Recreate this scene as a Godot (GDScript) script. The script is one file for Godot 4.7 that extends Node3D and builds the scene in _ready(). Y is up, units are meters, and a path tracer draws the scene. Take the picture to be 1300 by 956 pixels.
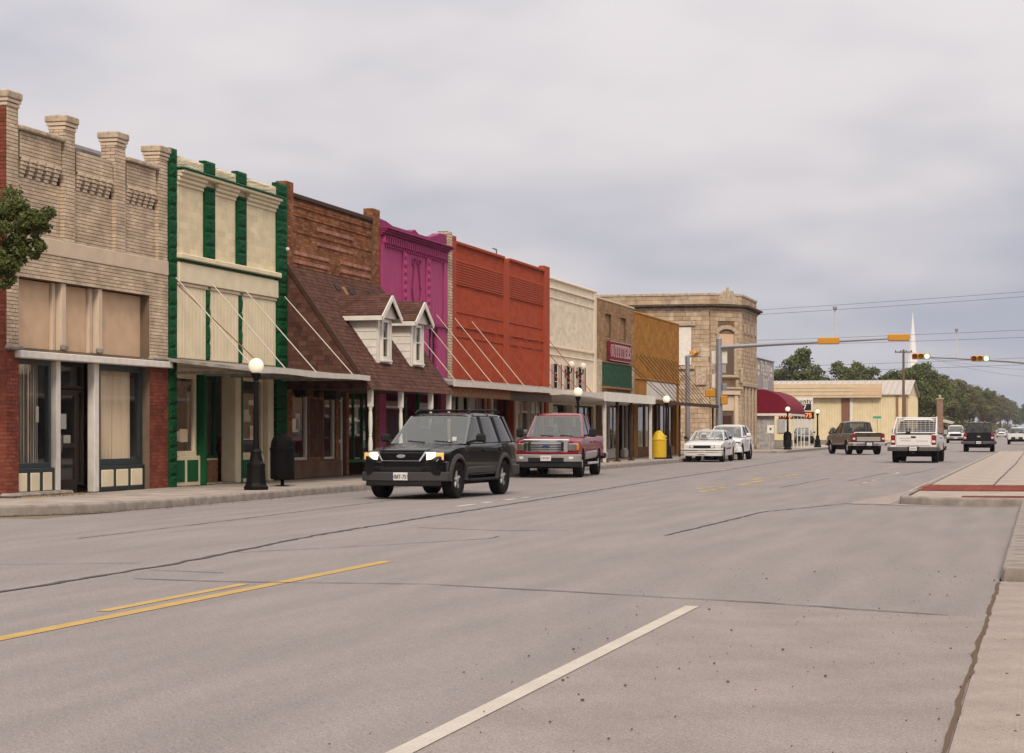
extends Node3D
# A small-town main street under an overcast sky. The street runs along -Z; X grows to the right.
# w(d, y, x) is a world point: d metres down the street, y up, x to the right of the camera.

const FX := -18.4    # the facade line of the shop row
const KX := -15.3    # the left kerb

var rng := RandomNumberGenerator.new()
var M := {}
var T := {}
var shift := {}
var taken := {}


class Geo:
	var v := PackedVector3Array()
	var c := PackedColorArray()
	var idx := PackedInt32Array()
	var col := Color.WHITE
	var colored := false
	var xf := Transform3D.IDENTITY

	func pt(p: Vector3) -> int:
		v.append(xf * p)
		if colored:
			c.append(col)
		return v.size() - 1

	func tri(a: Vector3, b: Vector3, d: Vector3) -> void:
		var i := pt(a)
		pt(b)
		pt(d)
		idx.append_array([i, i + 1, i + 2])

	func quad(a: Vector3, b: Vector3, d: Vector3, e: Vector3) -> void:
		var i := pt(a)
		pt(b)
		pt(d)
		pt(e)
		idx.append_array([i, i + 1, i + 2, i, i + 2, i + 3])

	func slab(o: Vector3, u: Vector3, w: Vector3, n: Vector3, back := true) -> void:
		var p := o + n
		quad(p, p + u, p + u + w, p + w)
		quad(o, o + w, p + w, p)
		quad(o + u, p + u, p + u + w, o + u + w)
		quad(o, p, p + u, o + u)
		quad(o + w, o + u + w, p + u + w, p + w)
		if back:
			quad(o, o + u, o + u + w, o + w)

	func box(lo: Vector3, hi: Vector3) -> void:
		var e := hi - lo
		slab(lo, Vector3(e.x, 0, 0), Vector3(0, e.y, 0), Vector3(0, 0, e.z))

	func bb(lo: Vector3, hi: Vector3, b: float) -> void:
		var m := (lo + hi) * 0.5
		var h := (hi - lo).abs() * 0.5
		b = minf(b, minf(h.x, minf(h.y, h.z)) * 0.9)
		var at := func(s: Vector3, axis: int) -> Vector3:
			var q := Vector3(h.x - b, h.y - b, h.z - b)
			q[axis] = h[axis]
			return m + q * s
		for a in 3:
			var p := (a + 1) % 3
			var q := (a + 2) % 3
			for s in [-1.0, 1.0]:
				var k := []
				for pq in [[-1, -1], [1, -1], [1, 1], [-1, 1]]:
					var sg := Vector3.ZERO
					sg[a] = s
					sg[p] = pq[0]
					sg[q] = pq[1]
					k.append(at.call(sg, a))
				if s > 0:
					quad(k[0], k[3], k[2], k[1])
				else:
					quad(k[0], k[1], k[2], k[3])
			for sp in [-1.0, 1.0]:
				for sq in [-1.0, 1.0]:
					var s0 := Vector3.ZERO
					s0[a] = -1.0
					s0[p] = sp
					s0[q] = sq
					var s1 := s0
					s1[a] = 1.0
					if sp * sq > 0:
						quad(at.call(s0, p), at.call(s0, q), at.call(s1, q), at.call(s1, p))
					else:
						quad(at.call(s0, p), at.call(s1, p), at.call(s1, q), at.call(s0, q))
		for sx in [-1.0, 1.0]:
			for sy in [-1.0, 1.0]:
				for sz in [-1.0, 1.0]:
					var sg := Vector3(sx, sy, sz)
					if sx * sy * sz > 0:
						tri(at.call(sg, 0), at.call(sg, 2), at.call(sg, 1))
					else:
						tri(at.call(sg, 0), at.call(sg, 1), at.call(sg, 2))

	func grid(rows: Array, closed := false) -> void:
		var n: int = rows[0].size()
		var first := v.size()
		for r in rows:
			for p in r:
				pt(p)
		for i in rows.size() - 1:
			for j in (n if closed else n - 1):
				var k := (j + 1) % n
				var a := first + i * n + j
				var b := first + i * n + k
				var d := first + (i + 1) * n + k
				var e := first + (i + 1) * n + j
				idx.append_array([a, b, d, a, d, e])

	func fan(ring: Array) -> void:
		var m := Vector3.ZERO
		for p in ring:
			m += p
		m /= ring.size()
		var o := pt(m)
		var first := v.size()
		for p in ring:
			pt(p)
		for i in ring.size():
			idx.append_array([o, first + i, first + (i + 1) % ring.size()])

	func tube(path: Array, r, sides := 8, caps := true) -> void:
		var rows := []
		var side := Vector3.ZERO
		for i in path.size():
			var t: Vector3 = (path[mini(i + 1, path.size() - 1)] - path[maxi(i - 1, 0)]).normalized()
			if side == Vector3.ZERO:
				side = t.cross(Vector3.UP if absf(t.y) < 0.9 else Vector3.RIGHT).normalized()
			side = (side - t * side.dot(t)).normalized()
			var other := t.cross(side)
			var rad: float = r[i] if r is Array else r
			var row := []
			for k in sides:
				var a := TAU * k / sides
				row.append(path[i] + (side * cos(a) + other * sin(a)) * rad)
			rows.append(row)
		grid(rows, true)
		if caps:
			fan(rows[0])
			var back: Array = rows[-1].duplicate()
			back.reverse()
			fan(back)

	func bar(p: Vector3, q: Vector3, wide: float, thick: float, up := Vector3.UP) -> void:
		var t := (q - p).normalized()
		var s := t.cross(up).normalized()
		var n := s.cross(t).normalized()
		slab(p - s * wide * 0.5 - n * thick * 0.5, s * wide, q - p, n * thick)

	func lathe(profile: Array, sides := 16) -> void:
		var rows := []
		for p in profile:
			var row := []
			for k in sides:
				var a := TAU * k / sides
				row.append(Vector3(p.x * cos(a), p.y, p.x * sin(a)))
			rows.append(row)
		grid(rows, true)

	func prism(poly: PackedVector2Array, depth: float) -> void:
		var t := Geometry2D.triangulate_polygon(poly)
		for i in range(0, t.size(), 3):
			var a := poly[t[i]]
			var b := poly[t[i + 1]]
			var d := poly[t[i + 2]]
			tri(Vector3(a.x, a.y, 0), Vector3(b.x, b.y, 0), Vector3(d.x, d.y, 0))
			tri(Vector3(a.x, a.y, depth), Vector3(d.x, d.y, depth), Vector3(b.x, b.y, depth))
		for i in poly.size():
			var a := poly[i]
			var b := poly[(i + 1) % poly.size()]
			quad(Vector3(a.x, a.y, 0), Vector3(b.x, b.y, 0), Vector3(b.x, b.y, depth), Vector3(a.x, a.y, depth))

	func mesh(smooth := 0.0) -> ArrayMesh:
		var arr := []
		arr.resize(Mesh.ARRAY_MAX)
		if smooth > 0.0:
			var at := {}
			var fn := PackedVector3Array()
			for t in range(0, idx.size(), 3):
				var a := v[idx[t]]
				var n := -(v[idx[t + 1]] - a).cross(v[idx[t + 2]] - a)
				fn.append(n)
				for k in 3:
					var key := Vector3i((v[idx[t + k]] * 4000.0).round())
					if not at.has(key):
						at[key] = PackedInt32Array()
					at[key].append(t / 3)
			var lim := cos(deg_to_rad(smooth))
			var vv := PackedVector3Array()
			var nn := PackedVector3Array()
			var cc := PackedColorArray()
			for t in range(0, idx.size(), 3):
				var own := fn[t / 3].normalized()
				if own == Vector3.ZERO:
					continue
				for k in 3:
					var p := v[idx[t + k]]
					var sum := Vector3.ZERO
					for f in at[Vector3i((p * 4000.0).round())]:
						if fn[f].normalized().dot(own) > lim:
							sum += fn[f]
					vv.append(p)
					nn.append(sum.normalized())
					if colored:
						cc.append(c[idx[t + k]])
			arr[Mesh.ARRAY_VERTEX] = vv
			arr[Mesh.ARRAY_NORMAL] = nn
			if colored:
				arr[Mesh.ARRAY_COLOR] = cc
		else:
			arr[Mesh.ARRAY_VERTEX] = v
			if colored:
				arr[Mesh.ARRAY_COLOR] = c
			arr[Mesh.ARRAY_INDEX] = idx
		var m := ArrayMesh.new()
		m.add_surface_from_arrays(Mesh.PRIMITIVE_TRIANGLES, arr)
		return m


# ---------------------------------------------------------------- helpers

func w(d: float, y: float, x: float) -> Vector3:
	return Vector3(x, y, -d)


func geo(colored := false) -> Geo:
	var g := Geo.new()
	g.colored = colored
	return g


func numbered(called: String) -> String:
	var n: int = taken.get(called, 0)
	taken[called] = n + 1
	return called if n == 0 else "%s_%03d" % [called, n]


func thing(called: String, label: String, category: String, at := Vector3.ZERO, turn := 0.0, group := "") -> Node3D:
	var o := Node3D.new()
	o.name = numbered(called)
	add_child(o)
	o.position = at
	o.rotation.y = turn
	o.set_meta("label", label)
	o.set_meta("category", category)
	if group:
		o.set_meta("group", group)
	return o


# a thing whose parts are written in world coordinates
func wthing(called: String, label: String, category: String, at: Vector3, group := "") -> Node3D:
	var o := thing(called, label, category, at, 0.0, group)
	shift[o] = -at
	return o


func setting(called: String) -> Node3D:
	var o := Node3D.new()
	o.name = numbered(called)
	o.set_meta("kind", "structure")
	add_child(o)
	return o


func part(parent: Node3D, called: String, shape, m: Material, smooth := 0.0, label := "") -> MeshInstance3D:
	var o := MeshInstance3D.new()
	o.name = called
	o.mesh = shape.mesh(smooth) if shape is Geo else shape
	o.material_override = m
	parent.add_child(o, true)
	o.position = shift.get(parent, Vector3.ZERO)
	if label:
		o.set_meta("label", label)
	return o


func stuff(o: Node3D) -> Node3D:
	o.set_meta("kind", "stuff")
	return o


# a box part given by street coordinates
func fb(parent: Node3D, called: String, m: Material, d0: float, d1: float, y0: float, y1: float, x0: float, x1: float, bevel := 0.012) -> MeshInstance3D:
	var g := geo()
	g.bb(Vector3(minf(x0, x1), minf(y0, y1), -maxf(d0, d1)), Vector3(maxf(x0, x1), maxf(y0, y1), -minf(d0, d1)), bevel)
	return part(parent, called, g, m)


func rod(parent: Node3D, called: String, m: Material, a: Vector3, b: Vector3, r := 0.02) -> MeshInstance3D:
	var g := geo()
	g.tube([a, b], r, 6)
	return part(parent, called, g, m, 60.0)


# bricks or ashlar on a rectangle: o is its lower corner, u and v its unit axes, n its outward normal
func bricks(g: Geo, o: Vector3, u: Vector3, vv: Vector3, n: Vector3, wide: float, high: float, bl: float, bh: float, gap: float, proud: float, tones: Array, holes := [], jitter := 0.0) -> void:
	var y := 0.0
	var row := 0
	while y < high - 0.01:
		var y1 := minf(y + bh - gap, high)
		var x := -bl * (0.5 if row % 2 else 0.0)
		while x < wide - 0.01:
			var ln := bl * (1.0 + jitter * rng.randf_range(-0.45, 0.45))
			var a := maxf(x, 0.0)
			var b := minf(x + ln - gap, wide)
			x += ln
			for hole in holes:
				if y1 > hole.position.y + 0.01 and y < hole.end.y - 0.01:
					if a >= hole.position.x - 0.001 and b <= hole.end.x + 0.001:
						b = a
					elif a < hole.position.x and b > hole.position.x:
						b = hole.position.x
					elif a < hole.end.x and b > hole.end.x:
						a = hole.end.x
			if b - a < 0.02:
				continue
			g.col = tones[rng.randi() % tones.size()] * rng.randf_range(0.9, 1.08)
			g.col.a = 1.0
			g.slab(o + u * a + vv * y, u * (b - a), vv * (y1 - y), n * (proud * rng.randf_range(0.75, 1.2)), false)
		y += bh
		row += 1


# a wall in the facade plane with rectangular openings, as one mesh of butted blocks: openings are Rect2(d, y, width, height)
func pierced(g: Geo, d0: float, d1: float, y0: float, y1: float, x0: float, x1: float, holes: Array) -> void:
	var ds := [d0, d1]
	for h in holes:
		for e in [h.position.x, h.end.x]:
			if e > d0 and e < d1 and not ds.has(e):
				ds.append(e)
	ds.sort()
	for i in ds.size() - 1:
		var m: float = (ds[i] + ds[i + 1]) * 0.5
		var cuts := []
		for h in holes:
			if m > h.position.x and m < h.end.x:
				cuts.append([h.position.y, h.end.y])
		cuts.sort()
		var y := y0
		for cut in cuts + [[y1, y1]]:
			if cut[0] - y > 0.005:
				g.box(Vector3(x0, y, -ds[i + 1]), Vector3(x1, cut[0], -ds[i]))
			y = maxf(y, cut[1])


func lin(r: float, g: float, b: float) -> Color:
	return Color(r, g, b)


func mk(c: Color, rough := 0.85, tex := "", scale := 0.5, bump := 0.0, metal := 0.0) -> StandardMaterial3D:
	var m := StandardMaterial3D.new()
	m.albedo_color = c.linear_to_srgb()
	m.roughness = rough
	m.metallic = metal
	if rough > 0.55 and metal == 0.0:
		m.metallic_specular = 0.25
	if tex:
		m.albedo_texture = T[tex]
		m.uv1_triplanar = true
		m.uv1_world_triplanar = true
		m.uv1_scale = Vector3.ONE * scale
		m.detail_enabled = true
		m.detail_albedo = T["grain"]
		m.detail_blend_mode = BaseMaterial3D.BLEND_MODE_MUL
		m.detail_uv_layer = BaseMaterial3D.DETAIL_UV_2
		m.uv2_triplanar = true
		m.uv2_world_triplanar = true
		m.uv2_scale = Vector3.ONE * 1.7
	if bump > 0.0:
		m.heightmap_enabled = true
		m.heightmap_texture = T["rough"]
		m.heightmap_scale = bump
		if not tex:
			m.uv1_triplanar = true
			m.uv1_scale = Vector3.ONE * scale
	return m


# rain has drawn the weathering of painted walls out into upright streaks
func streaked(m: StandardMaterial3D) -> StandardMaterial3D:
	m.albedo_texture = T["streak"]
	m.uv1_scale = Vector3(0.6, 0.1, 0.6)
	return m


func vcol(m: StandardMaterial3D) -> StandardMaterial3D:
	m.vertex_color_use_as_albedo = true
	return m


func paint(c: Color, metal := 0.0, rough := 0.4) -> StandardMaterial3D:
	var m := mk(c, rough)
	m.metallic = metal
	m.clearcoat_enabled = true
	m.clearcoat = 0.55
	m.clearcoat_roughness = 0.05
	m.metallic_specular = 0.2
	return m


func pane(c: Color, a: float, rough := 0.02) -> StandardMaterial3D:
	var m := mk(c, rough)
	m.transparency = BaseMaterial3D.TRANSPARENCY_ALPHA
	m.albedo_color.a = a
	return m


func glow(c: Color, e: float) -> StandardMaterial3D:
	var m := mk(c * 0.8, 0.3)
	m.emission_enabled = true
	m.emission = c.linear_to_srgb()
	m.emission_energy_multiplier = e
	return m


func noise_tex(kind: int, freq: float, lo: float, hi: float, seed_: int, octaves := 5, size := 512) -> NoiseTexture2D:
	var n := FastNoiseLite.new()
	n.noise_type = kind
	n.frequency = freq
	n.seed = seed_
	n.fractal_octaves = octaves
	var t := NoiseTexture2D.new()
	t.noise = n
	t.width = size
	t.height = size
	t.seamless = true
	var ramp := Gradient.new()
	ramp.set_color(0, Color(lo, lo, lo))
	ramp.set_color(1, Color(hi, hi, hi))
	t.color_ramp = ramp
	return t


func words(parent: Node3D, called: String, text: String, m: Material, at: Vector3, high: float, turn: float, squeeze := 1.0, serif := false) -> MeshInstance3D:
	var f := SystemFont.new()
	f.font_names = PackedStringArray(["Droid Serif" if serif else "Droid Sans"])
	f.font_weight = 700
	var t := TextMesh.new()
	t.text = text
	t.font = f
	t.font_size = 32
	t.pixel_size = high / 23.0
	t.depth = 0.006
	var o := part(parent, called, t, m)
	o.position += at
	o.rotation.y = turn
	o.scale.x = squeeze
	return o

# ---------------------------------------------------------------- the place

func _ready() -> void:
	rng.seed = 20260
	# camera: eye height 1.4 m on the right-hand kerb, turned a little to the left of the street
	var cam := Camera3D.new()
	cam.name = "camera"
	add_child(cam)
	cam.position = Vector3(0, 1.4, 0)
	cam.rotation.y = deg_to_rad(14.554)
	cam.set_frustum(956.0 / 2600.0 * 0.5, Vector2(0, 68.0 / 2600.0 * 0.5), 0.5, 6000.0)
	cam.current = true
	# overcast sky
	var env := Environment.new()
	env.background_mode = Environment.BG_SKY
	var sky := Sky.new()
	var pan := PanoramaSkyMaterial.new()
	pan.panorama = ImageTexture.create_from_image(cloud_picture(2048, 1024))
	sky.sky_material = pan
	env.sky = sky
	env.background_energy_multiplier = 1.0
	env.tonemap_mode = Environment.TONE_MAPPER_LINEAR
	env.tonemap_exposure = 1.55
	env.fog_enabled = true
	env.fog_density = 0.0001
	env.fog_light_color = Color(0.86, 0.86, 0.9)
	env.sdfgi_enabled = true
	env.ssao_enabled = true
	env.ssil_enabled = true
	var we := WorldEnvironment.new()
	we.name = "world_environment"
	we.environment = env
	add_child(we)
	var sun := DirectionalLight3D.new()
	sun.name = "sun"
	sun.light_energy = 0.5
	sun.light_angular_distance = 14.0
	sun.light_color = Color(1.0, 0.95, 0.88)
	sun.shadow_enabled = true
	add_child(sun)
	sun.look_at_from_position(Vector3(8, 20, 24), Vector3.ZERO)

	materials()
	ground_and_street()
	shop_row()
	corner_bank()
	beyond_the_crossing()
	opposite_side()
	trees()
	street_furniture()
	signals_and_wires()
	vehicles()


func cloud_picture(wide: int, high: int) -> Image:
	var im := Image.create(wide, high, false, Image.FORMAT_RGBF)
	var n := FastNoiseLite.new()
	n.seed = 7
	n.noise_type = FastNoiseLite.TYPE_SIMPLEX_SMOOTH
	n.frequency = 0.42
	n.fractal_octaves = 6
	n.fractal_gain = 0.54
	var dark := Vector3(0.275, 0.285, 0.338)
	var pale := Vector3(0.47, 0.445, 0.45)
	for j in high:
		var up := PI * (0.5 - (j + 0.5) / high)
		if up < -0.02:
			var low := Color(0.3, 0.28, 0.27)
			im.fill_rect(Rect2i(0, j, wide, high - j), low)
			break
		var y := sin(maxf(up, 0.0))
		var reach := 1.0 / (y + 0.22)
		var cz := cos(up)
		for i in wide:
			var a := TAU * i / wide
			# layers of stratus: a plane of noise overhead, stretched as it nears the horizon
			var k := n.get_noise_3d(cos(a) * cz * reach * 1.2, y * 5.0, sin(a) * cz * reach * 1.2)
			var share := clampf(0.22 + k * 1.4 + y * 2.4, 0.0, 1.0)
			share = share * share * (3.0 - 2.0 * share)
			var c := dark.lerp(pale, share) * (1.0 + 1.5 * y * y + 0.2 * y)
			im.set_pixel(i, j, Color(c.x, c.y, c.z))
	return im


func materials() -> void:
	var P := FastNoiseLite.TYPE_PERLIN
	T.grain = noise_tex(P, 0.09, 0.86, 1.0, 3, 4)
	T.blotch = noise_tex(FastNoiseLite.TYPE_SIMPLEX_SMOOTH, 0.008, 0.78, 1.0, 5, 6)
	T.stain = noise_tex(FastNoiseLite.TYPE_SIMPLEX_SMOOTH, 0.014, 0.68, 1.0, 9, 6)
	T.soft = noise_tex(FastNoiseLite.TYPE_SIMPLEX_SMOOTH, 0.01, 0.92, 1.0, 12, 5)
	T.streak = noise_tex(FastNoiseLite.TYPE_SIMPLEX_SMOOTH, 0.012, 0.86, 1.0, 41, 6)
	T.rough = noise_tex(P, 0.05, 0.0, 1.0, 15, 4)
	T.road = noise_tex(FastNoiseLite.TYPE_SIMPLEX_SMOOTH, 0.008, 0.9, 1.0, 21, 7, 1024)
	T.speck = noise_tex(FastNoiseLite.TYPE_VALUE, 0.22, 0.64, 1.0, 33, 3)
	# ground
	M.apron = mk(lin(0.49, 0.405, 0.35), 0.93, "road", 0.2)
	M.apron.detail_albedo = T.speck
	M.road = mk(lin(0.385, 0.34, 0.315), 0.9, "road", 0.3)
	M.road.uv1_scale = Vector3(0.17, 0.1, 0.022)
	M.road.uv2_scale = Vector3.ONE * 1.3
	M.road.detail_albedo = T.speck
	M.bay = mk(lin(0.41, 0.352, 0.32), 0.92, "road", 0.11)
	M.bay.uv2_scale = Vector3.ONE * 1.3
	M.bay.detail_albedo = T.speck
	M.concrete = mk(lin(0.5, 0.42, 0.35), 0.93, "blotch", 0.25, 0.15)
	M.kerb = mk(lin(0.42, 0.36, 0.31), 0.93, "stain", 0.4, 0.25)
	M.gutter = mk(lin(0.44, 0.38, 0.33), 0.93, "stain", 0.3)
	M.tar = mk(lin(0.07, 0.062, 0.062), 0.7)
	M.yellow_line = mk(lin(0.52, 0.345, 0.12), 0.85, "soft", 0.4)
	M.white_line = mk(lin(0.56, 0.5, 0.42), 0.85, "soft", 0.4)
	M.dirt = mk(lin(0.24, 0.2, 0.13), 1.0, "stain", 0.05)
	M.paver = vcol(mk(Color.WHITE, 0.9, "soft", 0.8))
	M.pebble = mk(lin(0.12, 0.08, 0.06), 0.9)
	# walls
	M.masonry = vcol(mk(Color.WHITE, 0.92, "blotch", 0.3))
	M.painted_brick = vcol(mk(Color.WHITE, 0.8, "soft", 0.3))
	M.mortar_cream = mk(lin(0.24, 0.17, 0.12), 0.95, "blotch", 0.3)
	M.mortar_brown = mk(lin(0.2, 0.12, 0.08), 0.95, "blotch", 0.3)
	M.cream_plaster = mk(lin(0.72, 0.565, 0.42), 0.9, "soft", 0.3, 0.1)
	M.stone_cap = mk(lin(0.7, 0.55, 0.4), 0.92, "stain", 0.7, 0.3)
	M.cream = mk(lin(0.88, 0.755, 0.525), 0.75, "soft", 0.3)
	M.cream_rough = mk(lin(0.87, 0.74, 0.515), 0.85, "soft", 1.0, 4.0)
	M.green = mk(lin(0.008, 0.11, 0.036), 0.6, "soft", 0.6)
	M.green_rough = mk(lin(0.008, 0.11, 0.036), 0.75, "blotch", 1.2, 4.0)
	M.board = mk(lin(0.74, 0.51, 0.33), 0.85, "soft", 0.35)
	M.white_paint = mk(lin(0.86, 0.8, 0.71), 0.6, "soft", 0.5)
	M.white_worn = mk(lin(0.72, 0.66, 0.575), 0.7, "soft", 0.5)
	M.navy = mk(lin(0.012, 0.028, 0.03), 0.45, "soft", 0.6)
	M.red_paint = mk(lin(0.31, 0.085, 0.055), 0.7, "blotch", 0.5)
	M.purple = mk(lin(0.47, 0.07, 0.2), 0.65, "blotch", 0.35)
	M.purple_deep = mk(lin(0.36, 0.045, 0.155), 0.65, "blotch", 0.6)
	M.orange = mk(lin(0.45, 0.075, 0.03), 0.7, "soft", 0.3)
	M.beige = mk(lin(0.85, 0.72, 0.55), 0.8, "soft", 0.2)
	M.gold = mk(lin(0.52, 0.235, 0.045), 0.75, "blotch", 0.3)
	for k in ["orange", "purple", "gold"]:
		streaked(M[k])
	M.roofing = mk(lin(0.3, 0.28, 0.26), 0.9, "stain", 0.3)
	M.inside = mk(lin(0.28, 0.24, 0.2), 0.9)
	M.inside_floor = mk(lin(0.12, 0.09, 0.06), 0.7)
	M.steel = mk(lin(0.35, 0.34, 0.34), 0.5, "stain", 0.6, 0.0, 0.6)
	M.galvanised = mk(lin(0.34, 0.34, 0.36), 0.5, "soft", 1.0, 0.0, 0.5)
	M.canopy_grey = mk(lin(0.45, 0.41, 0.37), 0.6, "stain", 0.5)
	M.dark_brown = mk(lin(0.07, 0.035, 0.022), 0.6, "soft", 0.7)
	M.wood = mk(lin(0.42, 0.21, 0.1), 0.75, "stain", 0.9)
	M.shingle = vcol(mk(Color.WHITE, 0.95, "soft", 0.8))
	M.grey_wall = mk(lin(0.44, 0.41, 0.4), 0.8, "soft", 0.3)
	M.tin_yellow = mk(lin(0.86, 0.72, 0.46), 0.6, "soft", 0.12)
	M.tin_fascia = mk(lin(0.74, 0.57, 0.38), 0.6, "soft", 0.15)
	M.tin_roof = mk(lin(0.52, 0.46, 0.39), 0.6, "soft", 0.1)
	M.maroon = mk(lin(0.2, 0.012, 0.03), 0.75, "soft", 0.6)
	M.corrugated = mk(lin(0.66, 0.62, 0.58), 0.5, "stain", 0.4)
	M.black_iron = mk(lin(0.009, 0.008, 0.008), 0.5, "soft", 2.0)
	M.black_iron.metallic_specular = 0.22
	M.black_plastic = mk(lin(0.006, 0.0055, 0.0055), 0.6)
	M.signal_yellow = mk(lin(0.62, 0.28, 0.01), 0.55, "soft", 1.5)
	M.can_yellow = mk(lin(0.72, 0.46, 0.012), 0.5, "soft", 1.0)
	M.curtain = mk(lin(0.84, 0.68, 0.48), 0.9)
	M.blind = mk(lin(0.42, 0.37, 0.31), 0.8)
	M.shop_glass = pane(lin(0.03, 0.035, 0.035), 0.12)
	M.dark_glass = pane(lin(0.01, 0.01, 0.012), 0.8)
	M.soil = mk(lin(0.11, 0.075, 0.05), 1.0)
	M.windscreen = pane(lin(0.24, 0.27, 0.24), 0.2)  # pale grey-green albedo stands in for the sky reflected in the raked glass
	M.sign_red = mk(lin(0.24, 0.03, 0.045), 0.7, "stain", 0.8)
	M.sign_green = mk(lin(0.03, 0.11, 0.055), 0.7, "stain", 0.5)
	M.bronze = mk(lin(0.03, 0.022, 0.018), 0.5)
	M.pale_letters = mk(lin(0.5, 0.32, 0.32), 0.7)
	M.globe = glow(lin(1.0, 0.86, 0.66), 0.26)
	M.wire = mk(lin(0.06, 0.06, 0.065), 0.7)
	M.pole_wood = mk(lin(0.26, 0.16, 0.095), 0.9, "stain", 1.0)
	M.bark = mk(lin(0.09, 0.065, 0.045), 0.95, "stain", 1.5, 1.0)
	# vehicles
	M.rubber = mk(lin(0.016, 0.015, 0.015), 0.85)
	M.alloy = mk(lin(0.5, 0.49, 0.48), 0.35, "", 1.0, 0.0, 0.7)
	M.chrome = mk(lin(0.72, 0.7, 0.68), 0.14, "", 1.0, 0.0, 1.0)
	M.trim = mk(lin(0.022, 0.021, 0.022), 0.6)
	M.cabin = mk(lin(0.035, 0.033, 0.03), 0.85)
	M.car_glass = pane(lin(0.03, 0.045, 0.04), 0.16)
	M.tint_glass = pane(lin(0.008, 0.009, 0.012), 0.6)
	M.clear_lens = pane(lin(0.5, 0.5, 0.48), 0.1, 0.03)
	M.red_lens = mk(lin(0.2, 0.012, 0.012), 0.15)
	M.amber_lens = mk(lin(0.55, 0.16, 0.01), 0.15)
	M.plate = mk(lin(0.62, 0.6, 0.58), 0.5)
	M.headlamp_on = glow(lin(1.0, 0.8, 0.55), 1.7)
	for k in ["rubber", "trim", "cabin", "black_plastic", "bronze"]:
		M[k].metallic_specular = 0.15
	M.amber_on = glow(lin(1.0, 0.42, 0.08), 0.45)


# ---------------------------------------------------------------- ground and street

func sheet(parent: Node3D, called: String, m: Material, pts: Array, y: float) -> MeshInstance3D:
	var poly := PackedVector2Array()
	for p in pts:
		poly.append(Vector2(p[0], -p[1]))
	var t := Geometry2D.triangulate_polygon(poly)
	var g := geo()
	for i in range(0, t.size(), 3):
		var a := poly[t[i]]
		var b := poly[t[i + 1]]
		var c := poly[t[i + 2]]
		g.tri(Vector3(a.x, y, a.y), Vector3(b.x, y, b.y), Vector3(c.x, y, c.y))
	return part(parent, called, g, m)


# a raised slab with an outline in (x, d)
func raised(parent: Node3D, called: String, m: Material, pts: Array, y0: float, y1: float) -> MeshInstance3D:
	var poly := PackedVector2Array()
	for p in pts:
		poly.append(Vector2(p[0], -p[1]))
	var t := Geometry2D.triangulate_polygon(poly)
	var g := geo()
	for i in range(0, t.size(), 3):
		var a := poly[t[i]]
		var b := poly[t[i + 1]]
		var c := poly[t[i + 2]]
		g.tri(Vector3(a.x, y1, a.y), Vector3(b.x, y1, b.y), Vector3(c.x, y1, c.y))
	for i in poly.size():
		var a := poly[i]
		var b := poly[(i + 1) % poly.size()]
		g.quad(Vector3(a.x, y0, a.y), Vector3(b.x, y0, b.y), Vector3(b.x, y1, b.y), Vector3(a.x, y1, a.y))
	return part(parent, called, g, m)


# a kerb: a rounded stone profile swept along (x, d) points; its street face lies on the path, its back to the left
func kerb_run(parent: Node3D, pts: Array, high := 0.15, wide := 0.16) -> void:
	for k in pts.size() - 1:
		var a: Array = pts[k]
		var b: Array = pts[k + 1]
		var rows := []
		for s in [[a, -1 if k > 0 else 0], [b, 1 if k < pts.size() - 2 else 0]]:
			var p: Array = s[0]
			var q: Array = pts[k - 1] if s[1] == -1 else (a if s[1] == 1 else a)
			var r: Array = b if s[1] == -1 else (pts[k + 2] if s[1] == 1 else b)
			var t := Vector2(r[0] - q[0], r[1] - q[1]).normalized()
			var n := Vector2(-t.y, t.x)
			var row := []
			for e in [[0.0, -0.02], [0.012, high * 0.72], [0.03, high - 0.012], [0.055, high + 0.004], [wide, high + 0.004], [wide, -0.02]]:
				var o: Vector2 = Vector2(p[0], p[1]) + n * e[0]
				row.append(Vector3(o.x, e[1], -o.y))
			rows.append(row)
		var g := geo()
		g.grid(rows)
		if k == 0:
			g.fan(rows[0])
		if k == pts.size() - 2:
			g.fan(rows[1])
		part(parent, "kerb_stone", g, M.kerb, 35.0)


func crack(parent: Node3D, pts: Array, wide: float, y := 0.0065, m: Material = null) -> void:
	var g := geo()
	var rows := []
	for i in pts.size() - 1:
		var a := Vector2(pts[i][0], pts[i][1])
		var b := Vector2(pts[i + 1][0], pts[i + 1][1])
		var n := maxi(3, int(a.distance_to(b) / 0.25))
		var s := (b - a).normalized().orthogonal()
		for k in n:
			var p := a.lerp(b, float(k) / n) + s * rng.randf_range(-0.4, 0.4) * wide
			var h := wide * rng.randf_range(0.25, 0.62)
			rows.append([Vector3(p.x - s.x * h, y, -p.y + s.y * h), Vector3(p.x + s.x * h, y, -p.y - s.y * h)])
	g.grid(rows)
	part(parent, "crack", g, m if m else M.tar)


# a painted line worn away at its edges and in patches
func line(parent: Node3D, called: String, m: Material, x: float, d0: float, d1: float, wide: float, wear := 0.0) -> void:
	var g := geo()
	var d := d0
	var lift := 0.008 if called == "edge_line" else 0.004
	while d < d1:
		var n := minf(d + rng.randf_range(0.25, 0.7), d1)
		if rng.randf() >= wear:
			g.quad(Vector3(x - wide * rng.randf_range(0.49, 0.51), lift, -d), Vector3(x + wide * rng.randf_range(0.49, 0.51), lift, -d), Vector3(x + wide * rng.randf_range(0.49, 0.51), lift, -n), Vector3(x - wide * rng.randf_range(0.49, 0.51), lift, -n))
		d = n
	if g.v.size():
		part(parent, called, g, m)


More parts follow.
